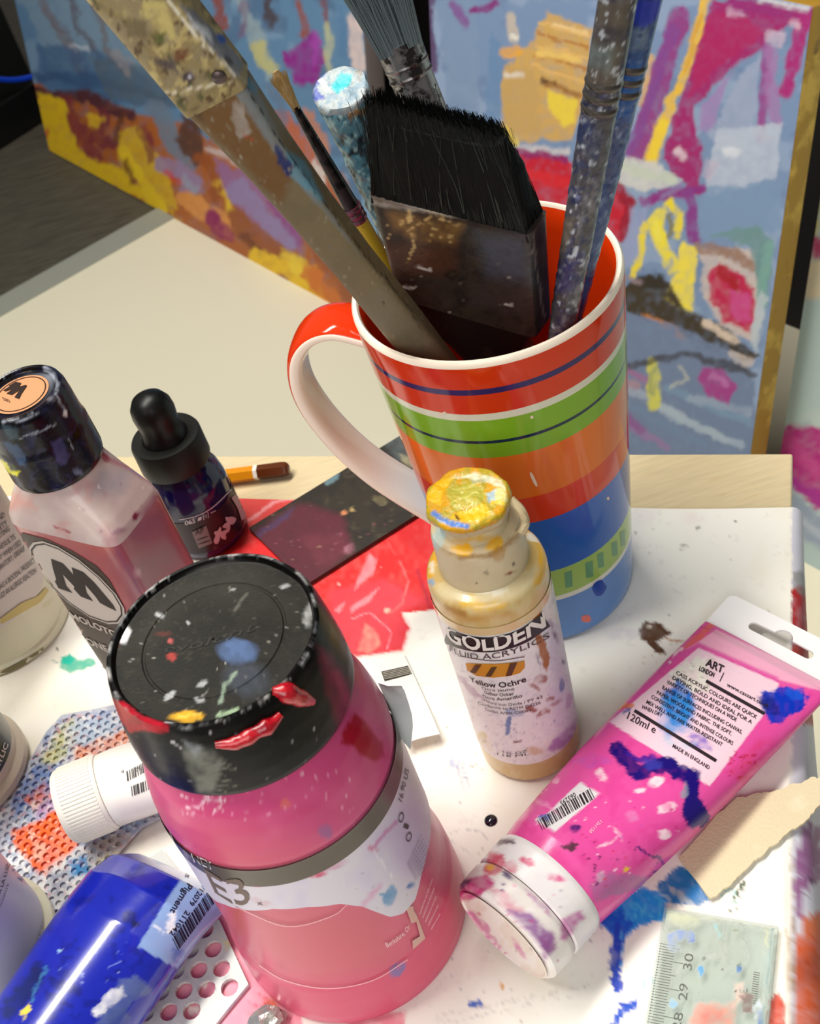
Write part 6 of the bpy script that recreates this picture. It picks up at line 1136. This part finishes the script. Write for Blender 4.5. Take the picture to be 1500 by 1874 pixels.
# --- blue tube
A_, E_, f1, f2, BL = ground_axis((338, 1598), .010, (140, 1858), .018); b0 = V((A_.x, A_.y, .0036)); bt = thing('blue_paint_tube', 'glossy ultramarine blue paint tube lying on the punched sheet', 'tube', tuple(b0))
zb1 = zoom(0, 1200, 2.781)
def bloft(rows, step, seg=140): return loft([sect(b0 + f1 * r[0] + UP * r[3], f2, UP, r[1], r[2], seg, r[4]) for r in densr(rows, step)])
def paint_bt(p):
    z = zb1; Y, S, B_ = p.poly, p.stroke, p.blot; p.mottle((24, 40, 176), 60, .5, .6, .3); p.mottle((12, 22, 120), 24, .66, .6, seed=4)
    p.warp = .8; Y([z(975, 1065), z(1150, 1290), z(1140, 1310), z(905, 1595), z(700, 1480), z(850, 1240)], (132, 164, 214), 1, 2, 0); p.warp = 4
    Y([z(860, 1310), z(900, 1300), z(890, 1380), z(870, 1430), z(850, 1380)], (240, 242, 246), .95, 4, .4); Y([z(880, 1480), z(940, 1500), z(900, 1590), z(870, 1540)], (40, 100, 190), .7, 8, .6); S([z(790, 1370), z(830, 1410)], 4, (226, 232, 244), .8, 3, .5)
    Y([z(620, 1650), z(700, 1630), z(770, 1690), z(760, 1720), z(680, 1760), z(560, 1880), z(480, 1880)], (86, 104, 160), .9, 6, .3); Y([z(520, 1740), z(560, 1700), z(630, 1690), z(640, 1720), z(560, 1790), z(480, 1840), z(470, 1800)], (226, 230, 236), .9, 5, .4); Y([z(560, 1800), z(640, 1790), z(660, 1874), z(540, 1900)], (70, 90, 150), .8, 8, .4)
    Y([z(240, 1630), z(320, 1640), z(420, 1700), z(400, 1730), z(260, 1690)], (14, 22, 110), .8, 5, .3); Y([z(230, 1700), z(330, 1740), z(380, 1800), z(240, 1760)], (14, 22, 110), .7, 5, .3); Y([z(20, 1760), z(180, 1560), z(240, 1590), z(200, 1700), z(60, 1850), z(0, 1850)], (12, 28, 70), .8, 12, .4); S([z(240, 1580), z(180, 1700), z(160, 1760)], 5, (60, 120, 170), .8, 4, .7); Y([z(95, 1820), z(150, 1770), z(160, 1800), z(130, 1850)], (226, 206, 70), .95, 3, .5); B_(*z(302, 1498), 5, 5, (150, 190, 220)); B_(*z(413, 1616), 3, 4, (150, 170, 226)); B_(*z(660, 1330), 14, 14, (14, 14, 60), 0, .6, 5, .3); B_(*z(690, 1355), 8, 6, (20, 20, 30), 0, .8, 3)
    S([z(480, 1480), z(500, 1500)], 3, (130, 150, 226), .8, 2); S([z(600, 1560), z(560, 1580)], 3, (130, 150, 226), .7, 2); S([z(710, 945), z(760, 950), z(790, 930)], 4, (170, 180, 206), .8, 3, .4); p.specks((*z(300, 1450), *z(650, 1680)), 24, (.8, 2), [(110, 130, 206), (160, 180, 230)], 3)
    Y([z(690, 930), z(760, 860), z(800, 880), z(740, 960)], (70, 90, 190), .7, 8, .3)
rows = [(.0, .0245, .0022, .0050, 3), (.0022, .0262, .0055, .0068, 2.6), (.009, .0272, .0130, .0134, 2.15), (.02, .0270, .0176, .0178, 2), (.035, .0266, .0190, .0192, 2), (.11, .0240, .0200, .0202, 2), (.125, .021, .0195, .0202, 2), (.128, .012, .012, .0202, 2)]
bb = cmk('tube_body', bloft(rows, .0008, 280), (20, 34, 164), paint_bt, mat('blue_tube', attr=True, rough=.2, coat=.5, bump=(45, .1, .002)), bt, smooth=60)
mk('screw_cap', *bloft([(.127, .0150, .0150, .0202, 2), (.1285, .0160, .0160, .0202, 2), (.146, .0155, .0155, .0202, 2), (.1475, .0145, .0145, .0202, 2)], .003, 60), mat('tube_cap_blue', (16, 20, 60), .4), bt, smooth=35)
inkd = flat((14, 16, 44))
for q in bars(zb1(905, 1500), zb1(1110, 1230), (-11, -22), 8, 26): decal('barcode_bar', bt, [bb], [q], inkd, .00025)
decal('lettering', bt, [bb], [ptext('Pigment', [zb1(952, 1158), zb1(862, 1300)], (10, 6.5), .01)], inkd, .00025)
decal('lettering', bt, [bb], [ptext('B15', [zb1(972, 1076), zb1(938, 1122)], (6, 4), .01)], inkd, .00025)
decal('lettering', bt, [bb], [ptext('712079', [zb1(1030, 1165), zb1(958, 1262)], (8, 5), .01)], inkd, .00025)
decal('lettering', bt, [bb], [ptext('211042', [zb1(945, 1295), zb1(858, 1415)], (8, 5), .01)], inkd, .00025)

# --- white tube
A_, E_, g1, g2, WL = ground_axis((118, 1478), .0195, (262, 1420), .0195); w0 = V((A_.x, A_.y, .0032)); wt = thing('white_paint_tube', 'small plain white tube with ribbed cap lying behind the pink jar', 'tube', tuple(w0)); rW = .0160
wc = w0 + UP * (rW + .0002)
v, f = lathe([(.0146, 0), (.0154, .0008), (rW, .003), (rW, .0175), (.0156, .0185)], wc, 72, g1); mk('cap', v, f, mat('white_plastic', (240, 236, 226), .4, sss=.1), wt, smooth=35)
for k in range(64):
    t = 2 * math.pi * k / 64; x_, y_, a_ = frame(g1); rad = x_ * math.cos(t) + y_ * math.sin(t); tan = g1.cross(rad)
    v, f = box(wc + g1 * .0098 + rad * (rW + .0001), g1, tan, rad, .0070, .00032, .00022); mk('cap_rib', v, f, MATS['white_plastic'], wt)
def wrow(s, hw, ht, zc): return sect(w0 + g1 * s + UP * zc, g2, UP, hw, ht, 80, 2)
v, f = loft([wrow(*r) for r in [(.0182, .0146, .0146, rW), (.0190, .0154, .0153, rW), (.024, .0156, .0154, rW), (.04, .0166, .0140, .0148), (.058, .0180, .0095, .0110), (.072, .0195, .0035, .0060), (.080, .0198, .0012, .0040)]]); wb = mk('tube_body', v, f, mat('white_tube', (240, 236, 230), .35, sss=.1, spots=[((222, 218, 214), 60, .68, .08)]), wt, smooth=60)
gk = flat((60, 58, 60))
for q in bars(zb1(648, 640), zb1(745, 590), (-2, -18), 5, 9): decal('barcode_bar', wt, [wb], [q], gk, .0003)
for q in bars(zb1(672, 715), zb1(760, 680), (-2, -18), 6, 8): decal('barcode_bar', wt, [wb], [q], gk, .0003)
decal('lettering', wt, [wb], [ptext('6', [zb1(628, 580), zb1(616, 590)], (2, 5)), ], gk, .0003)
decal('lettering', wt, [wb], [ptext('52', [zb1(712, 563), zb1(684, 575)], (2, 6))], gk, .0003)

# ================================================================ PERFORATED SHEETS
def inpoly(p, poly):
    c = False; n = len(poly)
    for i in range(n):
        a, b = poly[i], poly[(i + 1) % n]
        if (a[1] > p[1]) != (b[1] > p[1]) and p[0] < a[0] + (p[1] - a[1]) / (b[1] - a[1]) * (b[0] - a[0]): c = not c
    return c
def snap(P, Q):
    best = (None, 1e9)
    for a, b in zip(Q, Q[1:] + Q[:1]):
        a, b = V((a[0], a[1], 0)), V((b[0], b[1], 0)); ab = b - a; t = max(0, min(1, (V((P.x, P.y, 0)) - a).dot(ab) / ab.length_squared)); q = a + ab * t; dd_ = (V((P.x, P.y, 0)) - q).length
        if dd_ < best[1]: best = (q.copy(), dd_)
    return best
def perforated(name, label, poly, pitch, hole, rot, z0, th, base, fn, m, fill=None):
    """hexagonal cells with round holes, one cell per lattice site"""
    Q = [(G(q).x, G(q).y) for q in poly]; cx, cy = sum(q[0] for q in Q) / len(Q), sum(q[1] for q in Q) / len(Q); v, f = [], []; idx = {}
    def vid(P):
        k = (round(P.x * 2e5), round(P.y * 2e5), round(P.z * 2e5))
        if k not in idx: idx[k] = len(v); v.append(P)
        return idx[k]
    c_, s_ = math.cos(rot), math.sin(rot); N = 40; Rh = pitch / math.sqrt(3); cells = 0
    for i in range(-N, N + 1):
        for j in range(-N, N + 1):
            x, y = pitch * (i + .5 * (j % 2)), pitch * .8660254 * j; P = V((cx + x * c_ - y * s_, cy + x * s_ + y * c_, 0))
            inside = inpoly((P.x, P.y), Q)
            if not inside:
                near, dist = snap(P, Q)
                if dist > pitch * .62: continue
            cells += 1; zb = .0006 * mnoise.noise(V((P.x, P.y, 0)) * 60)
            ho, hi, hl = [], [], []; solid = not inside or snap(P, Q)[1] < hole * 1.25
            for k in range(12):
                t = rot + math.pi / 2 + k * math.pi / 6; rr = Rh if k % 2 == 0 else Rh * .8660254
                o3 = P + V((rr * math.cos(t), rr * math.sin(t), 0)); o3 = o3 if inpoly((o3.x, o3.y), Q) else snap(o3, Q)[0]; o3.z = z0 + .0006 * mnoise.noise(V((o3.x, o3.y, 0)) * 60); ho.append(vid(o3))
                q = P + V((hole * math.cos(t), hole * math.sin(t), z0 + zb))
                if solid: continue
                hi.append(vid(q)); hl.append(vid(q - V((0, 0, th))))
            if solid:
                u = []
                for q in ho:
                    if q not in u: u.append(q)
                if len(u) > 2: f.append(tuple(u))
                continue
            for k in range(12):
                l = (k + 1) % 12; f.append((ho[k], ho[l], hi[l], hi[k])); f.append((hi[k], hi[l], hl[l], hl[k]))
            if fill: f.append(tuple(hl))
    # rim wall down to the paper
    from collections import Counter
    ec = Counter(); 
    for q in f:
        for a, b in zip(q, q[1:] + q[:1]): ec[(a, b)] += 1
    for (a, b) in list(ec):
        if (b, a) not in ec and v[a].z > z0 - th * .6 and v[b].z > z0 - th * .6:
            i0 = len(v); v += [V((v[a].x, v[a].y, z0 - th)), V((v[b].x, v[b].y, z0 - th))]; f.append((b, a, i0, i0 + 1))
    print(name, 'cells', cells)
    loc = (cx, cy, .0004)
    # one more pass: split the quads so colour has room
    return cmk(name, (v, f), base, fn, m, None, warp=4, wsc=14, smooth=30, label=label, cat='sheet', loc=loc)
def paint_fine(p):
    z = zb1; Y, B_ = p.poly, p.blot; p.mottle((160, 176, 206), 30, .45, .9); p.mottle((236, 234, 232), 14, .55, .8, seed=4); p.mottle((110, 130, 170), 12, .66, .8, seed=6)
    Y([(70, 1400), (110, 1330), (130, 1318), (150, 1340), (90, 1420)], (206, 206, 140), .9, 8, .3); Y([(110, 1330), (240, 1300), (260, 1350), (180, 1370), (130, 1390)], (176, 194, 214), .9, 12, .5); Y([(130, 1370), (250, 1330), (260, 1380), (170, 1400), (140, 1400)], (226, 130, 76), .9, 10, .5); Y([(20, 1470), (60, 1400), (110, 1395), (110, 1440), (50, 1480), (20, 1500)], (112, 140, 200), .95, 8, .4); Y([(40, 1460), (80, 1430), (105, 1450), (90, 1490), (60, 1480)], (240, 120, 80), .85, 8, .7); Y([(60, 1480), (110, 1460), (120, 1490), (70, 1520)], (160, 130, 180), .8, 10, .6)
    p.mottle((236, 236, 234), 7, .62, .6, seed=14); p.mottle((90, 100, 140), 7, .68, .6, seed=15)
    Y([(15, 1525), (60, 1505), (100, 1485), (125, 1480), (150, 1540), (120, 1570), (90, 1600), (60, 1590)], (238, 100, 36), 1, 6, .15); Y([(50, 1540), (90, 1530), (100, 1580), (70, 1600)], (226, 90, 50), .8, 8, .4); Y([(60, 1540), (85, 1540), (80, 1580), (60, 1570)], (236, 190, 170), .8, 5, .4); Y([(80, 1590), (150, 1550), (200, 1560), (150, 1640), (100, 1660)], (206, 206, 206), .9, 12, .5); Y([(125, 1575), (160, 1565), (165, 1600), (130, 1605)], (40, 130, 190), .95, 6, .4); Y([(90, 1600), (130, 1590), (120, 1640), (95, 1640)], (120, 124, 150), .8, 10, .6); Y([(160, 1545), (230, 1520), (260, 1540), (200, 1570)], (176, 160, 150), .9, 10, .6); Y([(180, 1570), (220, 1560), (180, 1620)], (214, 200, 130), .7, 8, .5); Y([(0, 1480), (30, 1475), (20, 1530), (0, 1530)], (200, 196, 206), .8, 8, .4); p.mottle((206, 60, 40), 6, .70, .5, seed=17); p.mottle((246, 236, 226), 6, .72, .6, seed=18)
fine_poly = [(118, 1316), (212, 1297), (290, 1310), (330, 1420), (300, 1500), (262, 1520), (200, 1590), (130, 1672), (108, 1690), (-60, 1560), (-40, 1470), (20, 1452), (62, 1392), (90, 1345)]
perforated('mesh_rag', 'paint-covered dimpled plastic mesh in orange and blue under the white tube', fine_poly, .0040, .0013, .3, .0029, .0012, (186, 190, 206), paint_fine, mat('mesh_paint', attr=True, rough=.4, bump=(500, .4)), fill=True)
def paint_coarse(p):
    zp = zoom(300, 1640, 5.769); Y, B_ = p.poly, p.blot; p.mottle((216, 220, 216), 16, .5, .7); p.mottle((170, 180, 184), 8, .66, .7, seed=6); Y([zp(600, 480), zp(740, 290), zp(830, 410), zp(760, 500), zp(650, 520)], (222, 216, 150), .9, 8, .3); Y([zp(560, 1340), zp(900, 980), zp(1010, 880), zp(960, 860), zp(620, 1200), zp(500, 1350)], (150, 166, 196), .8, 6, .5); B_(*zp(900, 1005), 4, 4, (40, 50, 150)); Y([zp(400, 1300), zp(460, 1250), zp(480, 1340), zp(380, 1350)], (110, 150, 196), .8, 6, .3); Y([(110, 1650), (160, 1640), (190, 1600), (230, 1560), (200, 1600), (150, 1660)], (206, 204, 186), .8, 6, .3)
coarse_poly = [(150, 1655), (300, 1560), (405, 1690), (434, 1754), (458, 1806), (428, 1842), (392, 1886), (300, 1960), (120, 1960), (60, 1850), (108, 1712)]
perforated('punched_sheet', 'pale grey punched sheet with round holes between the blue tube and pink jar', coarse_poly, .0089, .0034, -.25, .0022, .0016, (206, 210, 206), paint_coarse, mat('punched_paint', attr=True, rough=.4))

# ================================================================ FLAT THINGS
# --- clear ruler
TLr, TRr = G((1215, 1660), .003), G((1425, 1696), .003); ux = (TRr - TLr).normalized(); uy = V((ux.y, -ux.x, 0))
if uy.y > 0: uy = -uy
RWd = (TRr - TLr).length; cR = TLr + ux * RWd / 2 + uy * .155; rl = thing('clear_ruler', 'clear paint-spotted plastic ruler ending at 30 at the bottom right', 'ruler', (cR.x, cR.y, .0004))
clear = bpy.data.materials.new('clear_acrylic'); clear.use_nodes = True; nt = clear.node_tree; bsd = nt.nodes['Principled BSDF']; bsd.inputs['Base Color'].default_value = (*lin((176, 198, 190)), 1); bsd.inputs['Roughness'].default_value = .12; bsd.inputs['Alpha'].default_value = .30
v, f = box(V((cR.x, cR.y, .0021)), ux, uy, UP, RWd / 2, .155, .0014, .0005); rb = mk('blade', v, f, clear, rl, smooth=35)
zr = .0036
def rp(x, y): p = TLr + ux * x + uy * y; return PR(V((p.x, p.y, zr)))
t30 = (G((1207, 1757), .0036) - TLr).dot(uy); tkm = flat((40, 44, 40))
for k in range(0, 75):
    y = t30 - .006 + k * .00095; mm = k - 6
    ln = .0088 if (k * 1) % 10 == 6 else (.0068 if k % 5 == 1 else .0052)
    if k > 40: break
    decal('tick', rl, [rb], [[rp(.0008, y), rp(.0008 + ln, y), rp(.0008 + ln, y + .00026), rp(.0008, y + .00026)]], tkm, .0001, step=30)
z7 = zoom(1180, 1380, 3.794)
for s_, a_, b_ in [('30', (322, 1505), (338, 1390)), ('29', (290, 1715), (300, 1600)), ('28', (240, 1920), (268, 1800))]: decal('numeral', rl, [rb], [ptext(s_, [z7(*a_), z7(*b_)], (-16, -2.5), .002)], tkm, .0001, step=30)
decal('numeral', rl, [rb], [ptext('3', [z7(655, 1620), z7(655, 1660)], (15, 3), .002)], tkm, .0001, step=30)
for k in range(14): decal('tick', rl, [rb], [[rp(RWd - .0065, t30 - .002 + k * .0008), rp(RWd - .0045, t30 - .002 + k * .0008), rp(RWd - .0045, t30 - .0017 + k * .0008), rp(RWd - .0065, t30 - .0017 + k * .0008)]], tkm, .0001, step=30)
def paint_rl(p):
    z = z7; Y, B_, S = p.poly, p.blot, p.stroke; 
    B_(*z(260, 1150), 30, 16, (206, 212, 170), .2, .6, 10, .4); Y([z(150, 1270), z(240, 1215), z(340, 1240), z(345, 1300), z(310, 1320), z(290, 1270), z(250, 1310), z(150, 1320)], (76, 120, 206), .75, 4, .5); B_(*z(200, 1345), 14, 8, (110, 140, 200), .3, .6, 5, .5); S([z(300, 1310), z(335, 1310), z(345, 1260)], 3, (40, 70, 170), .8, 2, .2)
    B_(*z(385, 1510), 6, 12, (30, 150, 214), .2, .9, 3, .4); B_(*z(645, 1490), 6, 8, (30, 110, 190), .3, .9, 3, .3); S([z(640, 1450), z(660, 1440), z(650, 1480)], 3, (110, 130, 110), .8, 2); S([z(490, 1190), z(520, 1260)], 8, (120, 200, 214), .7, 4, .6); B_(*z(195, 1730), 8, 8, (120, 176, 210), 0, .9, 2.5); B_(*z(465, 1405), 6, 6, (166, 172, 166), 0, .8, 2); B_(*z(408, 1420), 5, 4, (84, 94, 90), 0, .9, 2); B_(*z(632, 1225), 7, 3.5, (130, 140, 116), .1, .9, 2)
    S([z(560, 1150), z(548, 1300), z(560, 1480), z(620, 1510)], 1.6, (130, 136, 126), .8, 1.5, .3); S([z(640, 1190), z(690, 1240), z(705, 1330), z(690, 1440)], 1.6, (130, 136, 126), .8, 1.5, .3); S([z(210, 1530), z(240, 1470), z(300, 1450)], 1.4, (150, 150, 146), .7, 1.5, .3)
    Y([z(350, 1730), z(450, 1720), z(560, 1740), z(640, 1700), z(620, 1900), z(280, 1900), z(330, 1800)], (224, 132, 112), .8, 10, .4); Y([z(380, 1800), z(500, 1760), z(560, 1840), z(400, 1900)], (206, 96, 86), .6, 12, .6); Y([z(620, 1600), z(690, 1580), z(700, 1680), z(620, 1760)], (240, 200, 186), .7, 10, .4); Y([z(660, 1670), z(730, 1650), z(770, 1690), z(740, 1800), z(670, 1790)], (120, 84, 84), .85, 5, .4); Y([z(740, 1750), z(800, 1700), z(815, 1780), z(760, 1850)], (214, 226, 238), .85, 5, .6); Y([z(780, 1800), z(820, 1760), z(820, 1900), z(780, 1900)], (60, 110, 196), .8, 5, .5); S([z(840, 1180), z(850, 1340)], 5, (226, 226, 150), .6, 4, .5); Y([z(800, 1400), z(900, 1300), z(870, 1640), z(790, 1600)], (160, 206, 214), .4, 20, .4)
    e_ = (120, 136, 126)
    S([rp(.0016, .0016), rp(RWd - .0016, .0016)], 4, e_, .7, 3, .3); S([rp(RWd - .0018, .0016), rp(RWd - .0018, .11)], 6, (130, 160, 160), .7, 4, .3); S([rp(.0016, .0016), rp(.0016, .11)], 3, e_, .7, 2, .2); Y([z(130, 1100), z(560, 1120), z(540, 1160), z(140, 1150)], (190, 196, 150), .4, 8, .4); S([z(700, 1110), z(900, 1190)], 5, (110, 116, 110), .5, 4, .5)
    p.specks((*z(200, 1150), *z(830, 1650)), 34, (.8, 2.4), [(110, 116, 110), (150, 156, 150), (70, 76, 76)], 5)
p0 = TLr + ux * .0012 + uy * .0012; v, f = grid(V((p0.x, p0.y, .00362)), ux * (RWd - .0024), uy * .12, 90, 240)
if (v[1] - v[0]).cross(v[91] - v[0]).z < 0: f = [q[::-1] for q in f]
cmk('paint_film', (v, f), (214, 226, 214), paint_rl, mat('ruler_film', attr=True, rough=.2, alpha='attr'), rl, warp=3, alpha=.12, smooth=60, label='thin spots of dried paint')
# --- torn grey-brown card
z7p = lambda L: [z7(*q) for q in L]
tp = z7p([(230, 720), (500, 420), (640, 300), (700, 296), (780, 270), (860, 262), (950, 238), (1010, 210), (1090, 200), (1150, 160), (1190, 165), (1330, 120), (1420, 150), (1380, 250), (1280, 330), (1214, 352), (1170, 400), (1120, 460), (1050, 512), (1000, 530), (945, 590), (910, 620), (860, 650), (800, 715), (760, 730), (700, 800), (640, 850), (600, 905), (540, 935), (500, 975), (455, 1000), (430, 985), (330, 840)])
R = random.Random(5); tp2 = []
for i, q in enumerate(tp):
    a = V(q); b = V(tp[(i + 1) % len(tp)])
    for k in range(3): c = a.lerp(b, k / 3); tp2.append((c.x + R.uniform(-1.3, 1.3), c.y + R.uniform(-1.3, 1.3)))
P = ccw([G(q, .0026) for q in tp2]); v, f = slab(P, .0012)
mk('torn_card', v, f, mat('grey_card', (220, 206, 172), .8, bump=(800, .3), spots=[((232, 218, 186), 60, .55, .1), ((120, 100, 80), 500, .74, .02)]), smooth=30, label='torn piece of beige cardboard sticking out under the pink tube', cat='card', loc=(P[0].x, P[0].y, .0014))
# --- dark paint-stained strip under the mug handle
sp4 = [(735, 795), (455, 966), (560, 1070), (790, 926), (850, 886), (800, 755)]
P = [G(q, .0026) for q in [(455, 966), (560, 1070), (800, 920), (842, 894), (790, 760)]]
P = [G((455, 966), .0026), G((560, 1070), .0026)]; dirn = (G((735, 795), .0026) - P[0]).normalized(); ln = .093
n1, n2 = 90, 60; dv = P[1] - P[0]
v, f = grid(P[0], dv, dirn * ln, n2, n1); k0 = len(v)
if (v[1] - v[0]).cross(v[n2 + 1] - v[0]).z < 0: f = [q[::-1] for q in f]
cor = [P[0], P[1], P[1] + dirn * ln, P[0] + dirn * ln]; v += cor + [c - V((0, 0, .0018)) for c in cor]; f += [(k0 + i, k0 + 4 + i, k0 + 4 + (i + 1) % 4, k0 + (i + 1) % 4) for i in range(4)]
def paint_st(p):
    z = zoom(420, 640, 2.5); Y = p.poly; p.mottle((48, 42, 32), 30, .5, .8); p.mottle((70, 62, 46), 12, .68, .7, seed=4); Y([z(60, 860), z(320, 700), z(520, 760), z(560, 900), z(400, 1090), z(200, 960)], (92, 32, 48), .95, 16, .2); Y([z(330, 860), z(520, 840), z(560, 930), z(420, 1000)], (110, 46, 60), .8, 16, .5); Y([z(90, 860), z(300, 720), z(280, 760), z(120, 870)], (70, 60, 100), .7, 8, .5); Y([z(430, 600), z(500, 560), z(490, 600), z(440, 620)], (110, 140, 150), .8, 4, .4); Y([z(690, 430), z(770, 370), z(820, 420), z(830, 520), z(760, 500)], (80, 88, 90), .9, 10, .5); Y([z(770, 480), z(850, 490), z(860, 540), z(800, 520)], (176, 166, 130), .8, 5, .7)
    p.blot(*z(690, 690), 12, 8, (120, 110, 80), .4, .9, 3, .6); p.blot(*z(565, 728), 4, 3, (200, 170, 110)); p.blot(*z(520, 748), 5, 4, (200, 130, 90)); p.specks((*z(150, 700), *z(850, 1000)), 46, (.8, 2.2), [(150, 110, 100), (190, 170, 130), (110, 80, 90), (170, 90, 110)], 6); p.blot(*z(545, 912), 12, 9, (176, 120, 136), -.5, .8, 4, .7)
cmk('plastic_strip', (v, f), (40, 34, 28), paint_st, mat('stained_strip', attr=True, rough=.45), None, warp=3, smooth=30, label='dark maroon and black paint-stained plastic strip under the mug handle', cat='strip', loc=(P[0].x, P[0].y, .0008))
# --- pencil
a_, b_ = G((430, 870), .0038), G((529, 857), .0038); pd = (b_ - a_).normalized(); pn = V((-pd.y, pd.x, 0)); pc = thing('pencil', 'orange pencil with brown dipped end and white band beside the dropper bottle', 'pencil', (b_.x, b_.y, .0))
def prod(s0, s1, r0, r1, m, name, seg=6, lab=None):
    x_, y_, z_ = frame(pd); rg = [sect(b_ + pd * s, x_, y_, r, r, seg) for s, r in ((s0, r0), (s1, r1))]; return rg
rP = .0040
zb5 = zoom(420, 640, 2.5)
sw_ = lambda px: (G((px, 862), .0038) - b_).dot(pd)
s_w0, s_w1 = sw_(466), sw_(473)
hexr = lambda s, r: sect(b_ + pd * s, *frame(pd)[:2], r, r, 6)
rnd = lambda s, r: sect(b_ + pd * s, *frame(pd)[:2], r, r, 24)
mk('shaft', *loft([hexr(-.13, rP), hexr(s_w0, rP)]), mat('orange_lacquer', (222, 142, 16), .3, coat=.4), pc, smooth=20)
mk('tip_wood', *loft([hexr(-.13, rP), hexr(-.148, .001)]), birch, pc, smooth=20)
mk('white_band', *loft([hexr(s_w0, rP * 1.01), hexr(s_w1, rP * 1.01)]), flat((240, 236, 226), .3), pc, smooth=20)
mk('dipped_end', *loft([hexr(s_w1, rP), hexr(-.0035, rP), hexr(-.0015, rP * .93), hexr(-.0003, rP * .7), hexr(.0002, rP * .35)]), mat('brown_lacquer', (92, 44, 14), .25, coat=.4), pc, smooth=20)
# --- label scrap by the jar
zs = zoom(620, 1180, 5)
sc = [(200, 175), (590, 82), (640, 180), (760, 440), (850, 640), (922, 815), (760, 850), (600, 900), (380, 500)]
P = [G(zs(*q), .0018 + (.0050 if q[1] > 790 else 0)) for q in sc]; P = ccw(P); v, f = slab(P, .0004); loc = (P[0].x, P[0].y, .0014)
scrap = mk('paper_scrap', v, f, flat((248, 246, 240), .6), smooth=20, label='small white paper scrap with a striped black block beside the jar', cat='paper', loc=loc)
decal('black_block', scrap, [scrap], [[zs(388, 248), zs(632, 193), zs(668, 270), zs(418, 336)]], flat((52, 50, 40)), .0002)
for k in range(5): decal('pale_line', scrap, [scrap], [strip([zs(400 + k * 5, 262 + k * 14), zs(640 + k * 6, 208 + k * 13)], 1.1, False)], flat((196, 190, 176)), .0004)
# --- peeled label flap on the jar
dirc = V((CAM.x - JC.x, CAM.y - JC.y, 0)).normalized(); fp = [(360, 350), (450, 378), (572, 375), (600, 420), (640, 540), (668, 640), (678, 740), (655, 960), (600, 900), (545, 830), (470, 600)]
fnv = (dirc + UP * .9).normalized(); fl_ = [PL(zs(*q), JC + UP * .108 + dirc * .003 * math.sin(i), fnv) for i, q in enumerate(fp)]; cc_ = sum(fl_, V()) / len(fl_)
v = [p for p in fl_] + [p - fnv * .0004 for p in fl_]; N0 = len(fl_); tr_ = tessellate_polygon([[V((q[0], q[1], 0)) for q in fp]]); f = [tuple(t) for t in tr_] + [tuple(i + N0 for i in t[::-1]) for t in tr_] + [(i, (i + 1) % N0, N0 + (i + 1) % N0, N0 + i) for i in range(N0)]
mk('peeled_label', v, f, mat('label_back', (214, 218, 222), .5, spots=[((234, 236, 238), 60, .5, .2)]), jar, smooth=60, label='grey peeled flap of the label')
# --- ink drop and foil scrap
q = G((898, 1502)); v, f = lathe([(.0026, 0), (.0025, .0005), (.0018, .0011), (.0003, .0014)], q + V((0, 0, .0001)), 24); mk('ink_drop', v, f, mat('ink_black', (16, 12, 28), .08, coat=.8), paper, smooth=60, label='shiny black ink drop')
q = G((488, 1870), .004); bm = bmesh.new(); bmesh.ops.create_icosphere(bm, subdivisions=3, radius=1)
v = [q + V((x.co.x * .0070, x.co.y * .0055, x.co.z * .0034)) * (1 + .35 * mnoise.noise(x.co * 2.2 + V((5, 1, 2)))) for x in bm.verts]; bm.verts.index_update(); f = [tuple(y.index for y in x.verts) for x in bm.faces]; bm.free()
mk('foil_scrap', v, f, mat('crumpled_foil', (190, 190, 184), .25, metal=.6, bump=(220, .8)), smooth=25, label='crumpled scrap of silvery foil by the pink jar base', cat='scrap', loc=(q.x, q.y, .0004))
